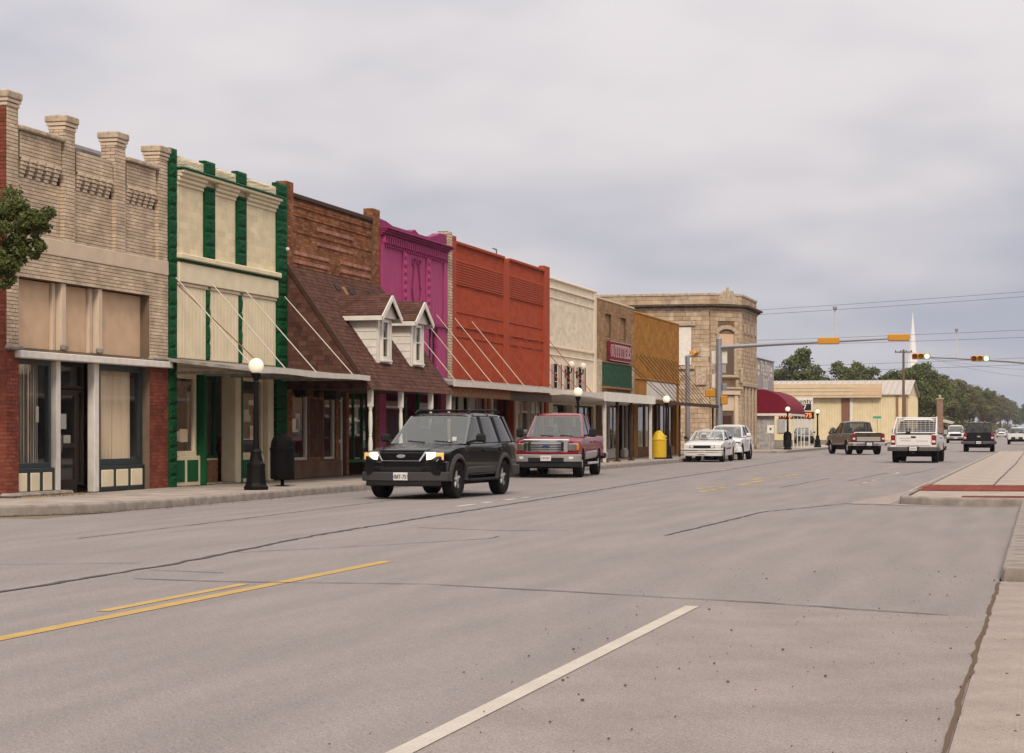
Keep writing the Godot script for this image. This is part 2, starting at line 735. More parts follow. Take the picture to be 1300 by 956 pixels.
func ground_and_street() -> void:
	var g := setting("ground")
	sheet(g, "earth", M.dirt, [[-2500, -300], [-2500, 4000], [2500, 4000], [2500, -300]], -0.03)
	var r := setting("road")
	sheet(r, "asphalt", M.road, [[KX, -30], [KX, 1600], [-0.4, 1600], [-0.4, -30]], 0.0)
	sheet(r, "side_street_asphalt", M.road, [[-90, 5], [-90, 29.3], [KX, 29.3], [KX, 5]], 0.0)
	sheet(r, "crossing_asphalt", M.road, [[-110, 108.2], [-110, 123.2], [KX, 123.2], [KX, 108.2]], 0.0)
	# the parking lane is paved in older, pinker concrete up to a long transverse joint
	sheet(r, "parking_concrete", M.bay, [[-2.62, -10], [-2.62, 16.45], [-0.4, 15.62], [-0.4, -10]], 0.004)
	crack(r, [[-8.4, 9], [-8.72, 16], [-8.8, 19.8], [-9.35, 25.6], [-9.6, 32], [-9.85, 41.2], [-10.3, 54], [-10.66, 67], [-11.2, 88], [-11.6, 104]], 0.075)
	crack(r, [[-8.28, 17.75], [-7.3, 17.6], [-5.43, 17.78], [-4.1, 17.3], [-2.2, 16.55], [-0.45, 15.62]], 0.035)
	crack(r, [[-12.5, 18.4], [-10.5, 19.27], [-9.76, 19.6], [-8.86, 19.95]], 0.025)
	crack(r, [[-8.9, 21.8], [-7.75, 23.75], [-6.92, 25.45], [-6.93, 26.27]], 0.03)
	crack(r, [[-12.03, 24.13], [-12.14, 28.19], [-12.39, 34.77], [-12.9, 46]], 0.03)
	crack(r, [[-8.69, 28.07], [-7.25, 27.5], [-6.09, 27.8]], 0.04)
	crack(r, [[-4.85, 26.8], [-4.63, 34.96], [-3.46, 39.98]], 0.05)
	crack(r, [[-12.4, 104], [-10.4, 117], [-9, 124]], 0.09)
	crack(r, [[-8.64, 18.88], [-7.48, 18.61]], 0.03)
	crack(r, [[-15.2, 44.2], [-2.9, 46.2]], 0.03)
	crack(r, [[-15.2, 70.5], [-2.9, 71.4]], 0.03)
	for k in 3:
		crack(r, [[-6.2 + k, 50.0 + 7 * k], [-6.0 + k * 1.1, 60 + 8 * k]], 0.035)
	crack(r, [[-0.43, 4], [-0.41, 12], [-0.39, 19.4]], 0.03, 0.016, M.soil)
	line(r, "yellow_line", M.yellow_line, -6.77, 9, 20.8, 0.14, 0.02)
	line(r, "yellow_line", M.yellow_line, -7.03, 14.5, 17.4, 0.11, 0.06)
	line(r, "yellow_line", M.yellow_line, -7.5, 44, 66, 0.16, 0.45)
	line(r, "yellow_line", M.yellow_line, -7.9, 47, 60, 0.16, 0.5)
	line(r, "white_line", M.white_line, -2.7, 4, 16.1, 0.115)
	line(r, "white_line", M.white_line, -10.4, 36, 42, 0.14, 0.55)
	line(r, "white_line", M.white_line, -10.9, 70, 84, 0.14, 0.6)
	line(r, "white_line", M.white_line, -4.6, 52, 70, 0.12, 0.75)
	# left pavement: slabs, kerb and the turn into the side street
	var s := setting("pavement")
	var d := 36.0
	while d < 105.0:
		for xx in [[FX + 0.005, -16.93], [-16.92, KX - 0.165]]:
			var q := geo()
			var top := 0.15 + rng.randf_range(-0.004, 0.004)
			q.bb(Vector3(xx[0], -0.02, -(d + 1.518)), Vector3(xx[1], top, -d), 0.01)
			part(s, "slab", q, M.concrete)
		d += 1.53
	raised(s, "corner_slab", M.concrete, [[FX + 0.005, 35.99], [KX - 0.165, 35.99], [-15.5, 34], [-15.75, 32.6], [-16.15, 31.5], [-16.7, 30.6], [-17.6, 30.0], [-19, 29.62], [-30, 29.5], [-30, 33.6], [FX + 0.005, 33.9]], -0.02, 0.152)
	kerb_run(s, [[-30, 29.34], [-19, 29.46], [-17.55, 29.85], [-16.6, 30.45], [-16.03, 31.4], [-15.6, 32.5], [-15.34, 34], [KX, 36], [KX, 40], [KX, 45], [KX, 50], [KX, 55], [KX, 60], [KX, 65], [KX, 75], [KX, 85], [KX, 95], [KX, 104.6]])
	# the corner beside the crossing
	raised(s, "corner_slab", M.concrete, [[FX, 104.9], [KX - 0.01, 104.62], [-15.4, 106.4], [-16.1, 107.6], [-17.5, 108.15], [-40, 108.18], [-40, 105.7], [FX, 105.7]], -0.02, 0.15)
	raised(s, "far_slab", M.concrete, [[FX + 0.02, 126.3], [-60, 126.3], [-60, 123.2], [-17.6, 123.2], [-16.0, 123.8], [-15.3, 125.2], [KX, 300], [FX + 0.02, 300]], -0.02, 0.14)
	raised(s, "kerb_edge", M.kerb, [[-15.29, 125.2], [-15.15, 125.2], [-15.15, 300], [-15.29, 300]], -0.02, 0.155)
	# weeds and grit against the first shop
	var grit := geo()
	for k in 500:
		var p := Vector3(rng.randf_range(-18.4, -17.9), 0.155, -rng.randf_range(33.9, 36.4))
		var h := rng.randf_range(0.01, 0.05)
		var q := Vector3(rng.randf_range(-0.03, 0.03), h, rng.randf_range(-0.03, 0.03))
		grit.tri(p, p + Vector3(0.02, 0, 0), p + q)
	var gr := part(self, "pavement_grit", grit, mk(lin(0.3, 0.22, 0.14), 1.0))
	gr.set_meta("kind", "stuff")
	# right-hand side: near kerb, flush apron, then the kerb built out towards the traffic
	var b := setting("right_pavement")
	sheet(b, "apron", M.apron, [[-0.395, -10], [-0.395, 19.3], [6, 19.3], [6, -10]], 0.012)
	kerb_run(b, [[-0.4, 38.4], [-0.4, 33], [-0.4, 28], [-0.4, 23], [-0.4, 20.0], [-0.36, 19.3]], 0.13, 0.3)
	raised(b, "pavement_bed", M.kerb, [[-0.1, 19.32], [-0.1, 38.35], [6, 38.35], [6, 19.32]], -0.02, 0.1)
	var tones := [lin(0.22, 0.055, 0.035), lin(0.26, 0.07, 0.045), lin(0.19, 0.05, 0.04)]
	var near_pavers := geo(true)
	bricks(near_pavers, w(38.3, 0.1, -0.09), Vector3(1, 0, 0), Vector3(0, 0, 1), Vector3.UP, 0.5, 18.9, 0.2, 0.1, 0.008, 0.03, tones)
	stuff(part(b, "brick_paving", near_pavers, M.paver))
	raised(b, "built_out_slab", M.concrete, [[-1.6, 38.78], [-2.2, 39.1], [-2.48, 39.7], [-2.5, 43.35], [-2.5, 43.36], [6, 43.36], [6, 38.78]], -0.02, 0.135)
	raised(b, "built_out_slab", M.concrete, [[-2.5, 47.7], [-2.5, 125], [6, 125], [6, 47.7]], -0.02, 0.15)
	raised(b, "band_bed", M.kerb, [[-2.5, 43.37], [-2.5, 47.69], [6, 47.69], [6, 43.37]], -0.02, 0.12)
	for band in [[-2.45, 43.42, 7.2, 4.2, 0.12]]:
		var variants := []
		for tone in tones:
			var vg := geo(true)
			vg.col = tone
			vg.bb(Vector3(-0.19, 0, -0.1), Vector3(0.19, 0.036, 0.1), 0.008)
			variants.append(vg.mesh())
		var dd: float = band[1] + 0.11
		var row := 0
		while dd < band[1] + band[3]:
			var xx: float = band[0] + (0.2 if row % 2 == 0 else 0.0)
			while xx < 2.2:
				var pv := part(b, "paver", variants[rng.randi() % 3], M.paver)
				pv.position = w(dd, 0.118 + rng.randf_range(0, 0.006), xx)
				xx += 0.4
			dd += 0.21
			row += 1
	var strip := geo(true)
	bricks(strip, w(40.1, 0.135, -1.5), Vector3(1, 0, 0), Vector3(0, 0, 1), Vector3.UP, 6, 0.8, 0.2, 0.1, 0.008, 0.012, tones)
	stuff(part(b, "brick_paving", strip, M.paver))
	kerb_run(b, [[-2.7, 125], [-2.7, 100], [-2.7, 80], [-2.7, 60], [-2.7, 50], [-2.7, 40.2], [-2.62, 39.35], [-2.2, 38.85], [-1.5, 38.6], [2, 38.6], [6, 38.6]], 0.15, 0.17)
	sheet(b, "gutter_pan", M.gutter, [[-2.7, 125], [-3.0, 125], [-3.05, 41.5], [-3.45, 38.9], [-2.2, 38.4], [-0.42, 38.3], [-0.42, 38.6], [-1.5, 38.58], [-2.2, 38.83], [-2.66, 39.33]], 0.005)
	sheet(b, "corner_pan", M.apron, [[-3.6, 39.1], [-2.8, 38.9], [-2.78, 40.2], [-2.78, 47], [-3.0, 47]], 0.009)
	line(b, "edge_line", M.white_line, -2.93, 47.5, 124, 0.1, 0.08)
	crack(b, [[-1.1, 48], [-1.0, 80], [-1.05, 120]], 0.04, 0.156)
	# leaf litter and grit along the left gutter
	var lit := geo(true)
	for k in 2600:
		var gd := 30.0 + 74.0 * pow(rng.randf(), 1.4)
		var off := 0.03 + 0.35 * pow(rng.randf(), 2.5)
		var gx := KX + off if gd > 35.0 else KX + off - 0.045 * pow(35.0 - gd, 2)
		var p := Vector3(gx, 0.006, -gd)
		var q := rng.randf_range(0.008, 0.03)
		lit.col = lin(0.12, 0.08, 0.05) * rng.randf_range(0.5, 1.6)
		lit.col.a = 1.0
		lit.tri(p, p + Vector3(q, rng.randf_range(0, 0.01), rng.randf_range(-q, q)), p + Vector3(rng.randf_range(-q, q), 0.004, q))
	var lo := part(self, "gutter_litter", lit, vcol(mk(Color.WHITE, 1.0)))
	lo.set_meta("kind", "stuff")
	# loose stones on the parking lane
	var st := geo()
	for k in 170:
		var p := Vector3(rng.randf_range(-3.4, 0.4), 0.012, -rng.randf_range(8.5, 21))
		var q := 0.0025 + 0.006 * pow(rng.randf(), 4)
		st.bb(p + Vector3(-q, -0.004, -q), p + Vector3(q * 1.4, q, q), q * 0.5)
	var so := part(self, "loose_gravel", st, M.pebble)
	so.set_meta("kind", "stuff")


# ---------------------------------------------------------------- the shop row

const UP := Vector3(0, 1, 0)
const STREET := Vector3(1, 0, 0)     # out of a facade
const NEAR := Vector3(0, 0, 1)       # towards the camera's end of the street
const FAR := Vector3(0, 0, -1)


# side walls, back wall, roof, ceiling and floor of a shop behind its facade
func shell(b: Node3D, d0: float, d1: float, high: float, m: Material, back := -31.0) -> void:
	fb(b, "side_wall", m, d0 + 0.01, d0 + 0.22, 0, high, back, FX - 0.31)
	fb(b, "side_wall", m, d1 - 0.22, d1 - 0.01, 0, high, back, FX - 0.31)
	fb(b, "back_wall", m, d0 + 0.23, d1 - 0.23, 0, high, back, back + 0.25)
	fb(b, "roof", M.roofing, d0 + 0.23, d1 - 0.23, high - 0.6, high - 0.45, back + 0.26, FX - 0.31)
	fb(b, "ceiling", M.inside, d0 + 0.23, d1 - 0.23, 3.3, 3.4, back + 0.26, FX - 0.31)
	fb(b, "shop_floor", M.inside_floor, d0 + 0.23, d1 - 0.23, -0.01, 0.145, back + 0.26, FX - 0.02)
	fb(b, "inner_wall", M.inside, d0 + 0.24, d1 - 0.24, 0.15, 3.29, -25.2, -25.0)


# a framed pane in the facade plane, its glass a sub-part
func window(b: Node3D, d0: float, d1: float, y0: float, y1: float, x: float, m: Material, bar := 0.07, glass: Material = null, splits := 0, glass_under: Node3D = null) -> MeshInstance3D:
	var g := geo()
	var deep := 0.09
	g.bb(Vector3(x - deep, y0, -d1), Vector3(x, y0 + bar, -d0), 0.008)
	g.bb(Vector3(x - deep, y1 - bar, -d1), Vector3(x, y1, -d0), 0.008)
	g.bb(Vector3(x - deep, y0 + bar, -d0 - bar), Vector3(x - 0.002, y1 - bar, -d0), 0.008)
	g.bb(Vector3(x - deep, y0 + bar, -d1), Vector3(x - 0.002, y1 - bar, -d1 + bar), 0.008)
	for k in splits:
		var dm := lerpf(d0, d1, (k + 1.0) / (splits + 1))
		g.bb(Vector3(x - deep * 0.8, y0 + bar, -dm - bar * 0.35), Vector3(x - 0.01, y1 - bar, -dm + bar * 0.35), 0.005)
	var o := part(b, "window", g, m)
	var p := geo()
	p.quad(w(d0 + bar, y0 + bar, x - 0.05), w(d1 - bar, y0 + bar, x - 0.05), w(d1 - bar, y1 - bar, x - 0.05), w(d0 + bar, y1 - bar, x - 0.05))
	part(glass_under if glass_under else o, "pane", p, glass if glass else M.shop_glass)
	return o


func shop_door(b: Node3D, d0: float, d1: float, y1: float, x: float, m: Material) -> void:
	var g := geo()
	g.bb(Vector3(x - 0.05, 0.16, -d1), Vector3(x, 0.42, -d0), 0.006)
	g.bb(Vector3(x - 0.05, y1 - 0.12, -d1), Vector3(x, y1, -d0), 0.006)
	g.bb(Vector3(x - 0.05, 0.42, -d0 - 0.11), Vector3(x - 0.001, y1 - 0.12, -d0), 0.006)
	g.bb(Vector3(x - 0.05, 0.42, -d1), Vector3(x - 0.001, y1 - 0.12, -d1 + 0.11), 0.006)
	g.bb(Vector3(x - 0.045, 1.05, -d1 + 0.11), Vector3(x - 0.002, 1.14, -d0 - 0.11), 0.006)
	var o := part(b, "door", g, m)
	var p := geo()
	p.quad(w(d0 + 0.1, 0.4, x - 0.025), w(d1 - 0.1, 0.4, x - 0.025), w(d1 - 0.1, y1 - 0.1, x - 0.025), w(d0 + 0.1, y1 - 0.1, x - 0.025))
	part(o, "pane", p, M.shop_glass)
	var h := geo()
	h.tube([w(d0 + 0.06, 0.98, x), w(d0 + 0.06, 0.98, x + 0.06), w(d0 + 0.06, 1.3, x + 0.06), w(d0 + 0.06, 1.3, x)], 0.012, 6)
	part(o, "handle", h, M.steel, 50.0)


# a bulkhead under a shop window: a dark rail frame with lighter recessed panels
func bulkhead(b: Node3D, d0: float, d1: float, y1: float, x: float, m: Material, pm: Material, n: int) -> void:
	var o := fb(b, "bulkhead", m, d0, d1, 0.15, y1, x - 0.16, x, 0.01)
	var step := (d1 - d0 - 0.12) / n
	for k in n:
		var a := d0 + 0.06 + k * step
		fb(o, "panel", pm, a + 0.07, a + step - 0.07, 0.24, y1 - 0.09, x - 0.03, x + 0.012, 0.012)


# a flat canopy hung over the pavement: slab with a fascia, hung by rods from the facade
func canopy(b: Node3D, d0: float, d1: float, y_in: float, y_out: float, thick: float, top: Material, edge: Material, x_out := -16.2, sag := 0.0) -> MeshInstance3D:
	var n := maxi(4, int((d1 - d0) / 0.8))
	var rows := []
	for i in n + 1:
		var d := lerpf(d0, d1, float(i) / n)
		var dip := sag * sin(TAU * 1.5 * i / n) + rng.randf_range(-0.008, 0.008)
		rows.append([w(d, y_in, FX + 0.02), w(d, y_out + dip, x_out - 0.05), w(d, y_out - thick + dip, x_out - 0.05), w(d, y_in - thick, FX + 0.02)])
	var g := geo()
	g.grid(rows, true)
	g.fan(rows[0])
	g.fan(rows[-1])
	var o := part(b, "canopy", g, top)
	var f := geo()
	var fr := []
	for i in n + 1:
		var r: Array = rows[i]
		fr.append([r[1] + Vector3(0, 0.025, 0), r[1] + Vector3(0.05, 0.025, 0), r[2] + Vector3(0.05, -0.03, 0), r[2] + Vector3(0, -0.03, 0)])
	f.grid(fr, true)
	f.fan(fr[0])
	f.fan(fr[-1])
	part(o, "fascia", f, edge)
	return o


func goods(b: Node3D, d0: float, d1: float, n: int) -> void:
	# a window display: a low plinth with boxes, busts and frames on it
	fb(b, "display_plinth", M.wood, d0, d1, 0.15, 0.7, FX - 1.2, FX - 0.45)
	var tints := [lin(0.35, 0.05, 0.06), lin(0.5, 0.4, 0.25), lin(0.08, 0.12, 0.2), lin(0.55, 0.5, 0.45), lin(0.2, 0.13, 0.05)]
	for k in n:
		var d := lerpf(d0 + 0.15, d1 - 0.15, (k + 0.5) / n)
		var g := geo()
		var h := rng.randf_range(0.25, 0.8)
		if k % 2 == 0:
			g.xf = Transform3D(Basis(), w(d, 0.7, FX - 0.8))
			g.lathe([Vector2(0.0, 0.0), Vector2(0.1, 0.0), Vector2(0.05, 0.06), Vector2(0.12, h * 0.5), Vector2(0.09, h * 0.75), Vector2(0.04, h * 0.85), Vector2(0.07, h), Vector2(0.0, h + 0.08)], 10)
		else:
			g.bb(w(d + 0.12, 0.7, FX - 0.95), w(d - 0.12, 0.7 + h, FX - 0.7), 0.02)
		part(b, "display_piece", g, mk(tints[k % 5], 0.7), 50.0)


# papers and small signs stuck inside the shop glass
func papers(b: Node3D, d0: float, d1: float, x: float, n: int) -> void:
	for k in n:
		var d := rng.randf_range(d0 + 0.15, d1 - 0.5)
		var y := rng.randf_range(1.0, 1.9)
		fb(b, "window_notice", [M.white_worn, M.curtain, M.sign_red, M.white_paint][k % 4], d, d + rng.randf_range(0.2, 0.45), y, y + rng.randf_range(0.2, 0.4), x - 0.075, x - 0.07, 0.001)


func shop_row() -> void:
	cream_brick_shop()
	green_trim_shop()
	dormer_shop()
	purple_shop()
	orange_shop()
	beige_shop()
	tan_shop()
	gold_shop()


func cream_brick_shop() -> void:
	var b := wthing("brick_shop", "cream brick shop with chimney-like parapet pillars and red lower piers at the row's near end", "building", w(37.5, 0, FX))
	var d0 := 34.0
	var d1 := 41.14
	shell(b, d0, d1, 6.7, M.mortar_cream)
	var cream := [lin(0.78, 0.605, 0.435), lin(0.73, 0.555, 0.395), lin(0.82, 0.645, 0.47), lin(0.75, 0.565, 0.395)]
	var red := [lin(0.3, 0.08, 0.05), lin(0.34, 0.095, 0.06), lin(0.26, 0.068, 0.045)]
	var wall := geo()
	pierced(wall, d0, d1, 0.0, 5.06, FX - 0.3, FX, [Rect2(34.45, 0.1, 5.75, 2.64), Rect2(34.45, 2.93, 5.75, 1.33)])
	wall.box(Vector3(FX - 0.3, 5.06, -d1), Vector3(FX - 0.1, 6.13, -d0))
	wall.box(Vector3(FX - 0.3, 6.13, -d1), Vector3(FX - 0.16, 6.48, -d0))
	wall.box(Vector3(FX - 0.3, 6.48, -d1), Vector3(FX - 0.1, 6.82, -d0))
	part(b, "wall", wall, M.mortar_cream)
	var k := geo(true)
	bricks(k, w(d0, 4.26, FX), FAR, UP, STREET, 7.14, 0.48, 0.215, 0.071, 0.0125, 0.01, cream)
	bricks(k, w(d0, 5.07, FX - 0.1), FAR, UP, STREET, 7.14, 1.065, 0.215, 0.071, 0.0125, 0.01, cream)
	bricks(k, w(d0, 6.48, FX - 0.1), FAR, UP, STREET, 7.14, 0.34, 0.215, 0.071, 0.0125, 0.01, cream)
	bricks(k, w(40.2, 2.94, FX), FAR, UP, STREET, 0.94, 1.31, 0.215, 0.071, 0.0125, 0.01, cream)
	bricks(k, w(d0, 2.94, FX), FAR, UP, STREET, 0.45, 1.31, 0.215, 0.071, 0.0125, 0.01, cream)
	# the wall end facing the side street is painted red
	stuff(part(b, "brickwork", k, M.masonry))
	var kr := geo(true)
	bricks(kr, w(d0, 0.1, FX - 4.0), STREET, UP, NEAR, 3.54, 7.1, 0.215, 0.071, 0.012, 0.008, red)
	bricks(kr, w(d0, 0.1, FX - 0.46), STREET, UP, NEAR, 0.46, 7.24, 0.215, 0.071, 0.012, 0.012, red)
	bricks(kr, w(d0, 0.1, FX), FAR, UP, STREET, 0.45, 2.83, 0.215, 0.071, 0.012, 0.012, red)
	bricks(kr, w(40.2, 0.15, FX), FAR, UP, STREET, 0.94, 2.72, 0.215, 0.071, 0.012, 0.012, red)
	stuff(part(b, "red_brickwork", kr, M.masonry))
	fb(b, "end_wall", M.red_paint, d0 + 0.001, d0 + 0.3, 0, 7.25, -31, FX - 0.46)
	fb(b, "pier_top", M.kerb, 40.12, 41.13, 2.88, 2.96, FX - 0.02, FX + 0.12, 0.03)
	fb(b, "pier_top", M.kerb, 33.95, 34.5, 2.88, 2.97, FX - 0.02, FX + 0.1, 0.03)
	fb(b, "plaster_band", M.cream_plaster, d0, d1, 4.75, 5.06, FX, FX + 0.025)
	# pillars with corbelled stone-capped tops
	var px := [34.0, 36.3, 38.58, 40.68]
	for i in 4:
		var a: float = px[i]
		var e := a + 0.45
		var top := 7.42 if i == 0 else 7.3
		var g := geo()
		g.box(Vector3(FX - 0.26, 5.07, -e), Vector3(FX - 0.01, 6.83, -a))
		g.box(Vector3(FX - 0.33, 6.83, -e), Vector3(FX - 0.01, top, -a))
		var o := part(b, "pillar", g, M.mortar_cream)
		var pb := geo(true)
		bricks(pb, w(a, 5.07, FX - 0.01), FAR, UP, STREET, 0.45, top - 5.07, 0.215, 0.071, 0.0125, 0.01, cream)
		if i > 0:
			bricks(pb, w(a, 6.84, FX - 0.33), STREET, UP, NEAR, 0.32, top - 6.84, 0.215, 0.071, 0.0125, 0.01, cream)
			bricks(pb, w(a, 5.07, FX - 0.1), STREET, UP, NEAR, 0.09, 1.76, 0.215, 0.071, 0.0125, 0.01, cream)
		stuff(part(o, "brickwork", pb, M.masonry))
		for s in 2:
			var q := 0.02 + 0.022 * s
			fb(o, "corbel", M.cream_plaster, a - q, e + q, top + 0.075 * s - 0.06, top + 0.075 * s, FX - 0.33 - q, FX + q, 0.006)
		fb(o, "stone_cap", M.stone_cap, a - 0.065, e + 0.065, top + 0.08, top + 0.22, FX - 0.4, FX + 0.065, 0.02)
	# parapet between the pillars: stone coping left and right, bare bricks in the middle
	for bay in [[34.55, 36.2, 1], [36.86, 38.47, 0], [39.14, 40.57, 1]]:
		var g := geo()
		var top := 6.98 if bay[2] else 6.9
		g.box(Vector3(FX - 0.3, 6.83, -bay[1]), Vector3(FX - 0.03, top, -bay[0]))
		g.box(Vector3(FX - 0.1, 6.48, -bay[1]), Vector3(FX - 0.03, 6.83, -bay[0]))
		var o := part(b, "parapet", g, M.mortar_cream)
		var pb := geo(true)
		bricks(pb, w(bay[0], 6.48, FX - 0.03), FAR, UP, STREET, bay[1] - bay[0], top - 6.48, 0.215, 0.071, 0.0125, 0.01, cream)
		stuff(part(o, "brickwork", pb, M.masonry))
		if bay[2]:
			fb(o, "coping", M.stone_cap, bay[0] - 0.06, bay[1] + 0.06, top, top + 0.09, FX - 0.36, FX + 0.06, 0.02)
		# corbel table: stepped brick brackets under the parapet
		for c in 5:
			var at: float = lerpf(bay[0], bay[1], (c + 0.5) / 5.0)
			var cg := geo()
			for s in 5:
				cg.bb(Vector3(FX - 0.26, 6.13 + s * 0.072, -at - 0.078 - s * 0.006), Vector3(FX - 0.07 + s * 0.024, 6.19 + s * 0.072, -at + 0.078 + s * 0.006), 0.005)
			part(o, "bracket", cg, M.cream_plaster)
	fb(b, "roof_bulkhead", M.roofing, 37.6, 41.0, 6.3, 7.35, -20.6, -19.4, 0.1)
	fb(b, "roof_bulkhead", M.roofing, 41.2 - 1.5, 41.05, 6.3, 7.62, -21.9, -20.8, 0.1)
	# boarded transom lights
	for t in [[34.47, 36.05], [36.45, 37.62], [38.04, 40.18]]:
		fb(b, "transom_board", M.board, t[0], t[1], 2.95, 4.24, FX - 0.24, FX - 0.2, 0.005)
	for t in [[36.07, 36.2, 0.14], [36.24, 36.43, 0.03], [37.64, 37.8, 0.14], [37.84, 38.02, 0.03]]:
		fb(b, "transom_post", M.cream_plaster, t[0], t[1], 2.94, 4.25, FX - 0.24, FX - t[2], 0.01)
	for dd in [36.3, 37.85]:
		fb(b, "post_block", M.kerb, dd - 0.1, dd + 0.1, 2.94, 3.06, FX - 0.06, FX + 0.05, 0.03)
	fb(b, "shop_beam", M.white_paint, 34.3, 41.12, 2.74, 2.875, FX - 0.1, FX + 0.14, 0.012)
	# storefront
	var x := FX - 0.12
	window(b, 34.5, 35.98, 0.68, 2.74, x, M.navy, 0.1)
	bulkhead(b, 34.46, 36.08, 0.68, x + 0.03, M.navy, M.cream, 3)
	window(b, 38.0, 40.1, 0.68, 2.74, x, M.navy, 0.13)
	bulkhead(b, 37.96, 40.16, 0.68, x + 0.03, M.navy, M.cream, 3)
	for p in [[36.1, 36.27], [37.72, 37.94]]:
		fb(b, "white_post", M.white_paint, p[0], p[1], 0.15, 2.74, FX - 0.22, FX - 0.06, 0.015)
	window(b, 36.28, 37.7, 2.22, 2.73, FX - 0.28, M.bronze, 0.06)
	shop_door(b, 36.55, 37.4, 2.2, FX - 0.28, M.bronze)
	window(b, 36.28, 36.53, 0.3, 2.2, FX - 0.28, M.bronze, 0.05)
	window(b, 37.42, 37.7, 0.3, 2.2, FX - 0.28, M.bronze, 0.05)
	fb(b, "notice", M.white_worn, 36.78, 37.02, 1.42, 1.72, FX - 0.33, FX - 0.325, 0.001)
	fb(b, "notice", M.white_worn, 36.9, 37.2, 1.12, 1.3, FX - 0.33, FX - 0.325, 0.001)
	fb(b, "notice", M.white_worn, 35.5, 35.62, 1.55, 1.85, x - 0.08, x - 0.075, 0.001)
	# vertical blinds half open on the left, drawn curtains on the right
	var strip := geo()
	strip.bb(Vector3(-0.008, 0, -0.028), Vector3(0.008, 1.9, 0.028), 0.003)
	var sm := strip.mesh()
	for i in 18:
		var o := part(b, "blind_slat", sm, M.blind if i % 3 else M.curtain)
		o.position += w(34.66 + i * 0.068, 0.75, x - 0.22)
		o.rotation.y = rng.randf_range(0.3, 0.95)
	for c in [[38.12, 39.2], [39.16, 39.98]]:
		var rows := []
		for i in 40:
			var dd := lerpf(c[0], c[1], i / 39.0)
			var wave := 0.03 * sin(i * 1.15) + 0.012 * sin(i * 2.7)
			rows.append([w(dd, 0.74, x - 0.24 + wave), w(dd, 2.68, x - 0.24 + wave * 0.5)])
		var g := geo()
		g.grid(rows)
		part(b, "curtain", g, M.curtain, 60.0)
	fb(b, "foundation", M.kerb, 33.9, 36.3, 0.15, 0.24, FX - 0.1, FX + 0.22, 0.05)


func quoin(b: Node3D, called: String, m: Material, d0: float, d1: float, y0: float, y1: float, x1: float, step := 0.31) -> void:
	# a rock-faced pilaster: one rough block on another
	var y := y0
	while y < y1 - 0.05:
		var e := minf(y + step, y1)
		var n := 5
		var rows := []
		var g := geo()
		for i in n + 1:
			var row := []
			for j in n + 1:
				var edge := i == 0 or j == 0 or i == n or j == n
				row.append(w(lerpf(d0, d1, float(j) / n), lerpf(y + 0.006, e - 0.006, float(i) / n), x1 + (-0.02 if edge else rng.randf_range(0.0, 0.022))))
			rows.append(row)
		g.grid(rows)
		g.box(Vector3(FX - 0.1, y + 0.004, -d1 + 0.002), Vector3(x1 - 0.019, e - 0.004, -d0 - 0.002))
		part(b, called, g, m)
		y = e


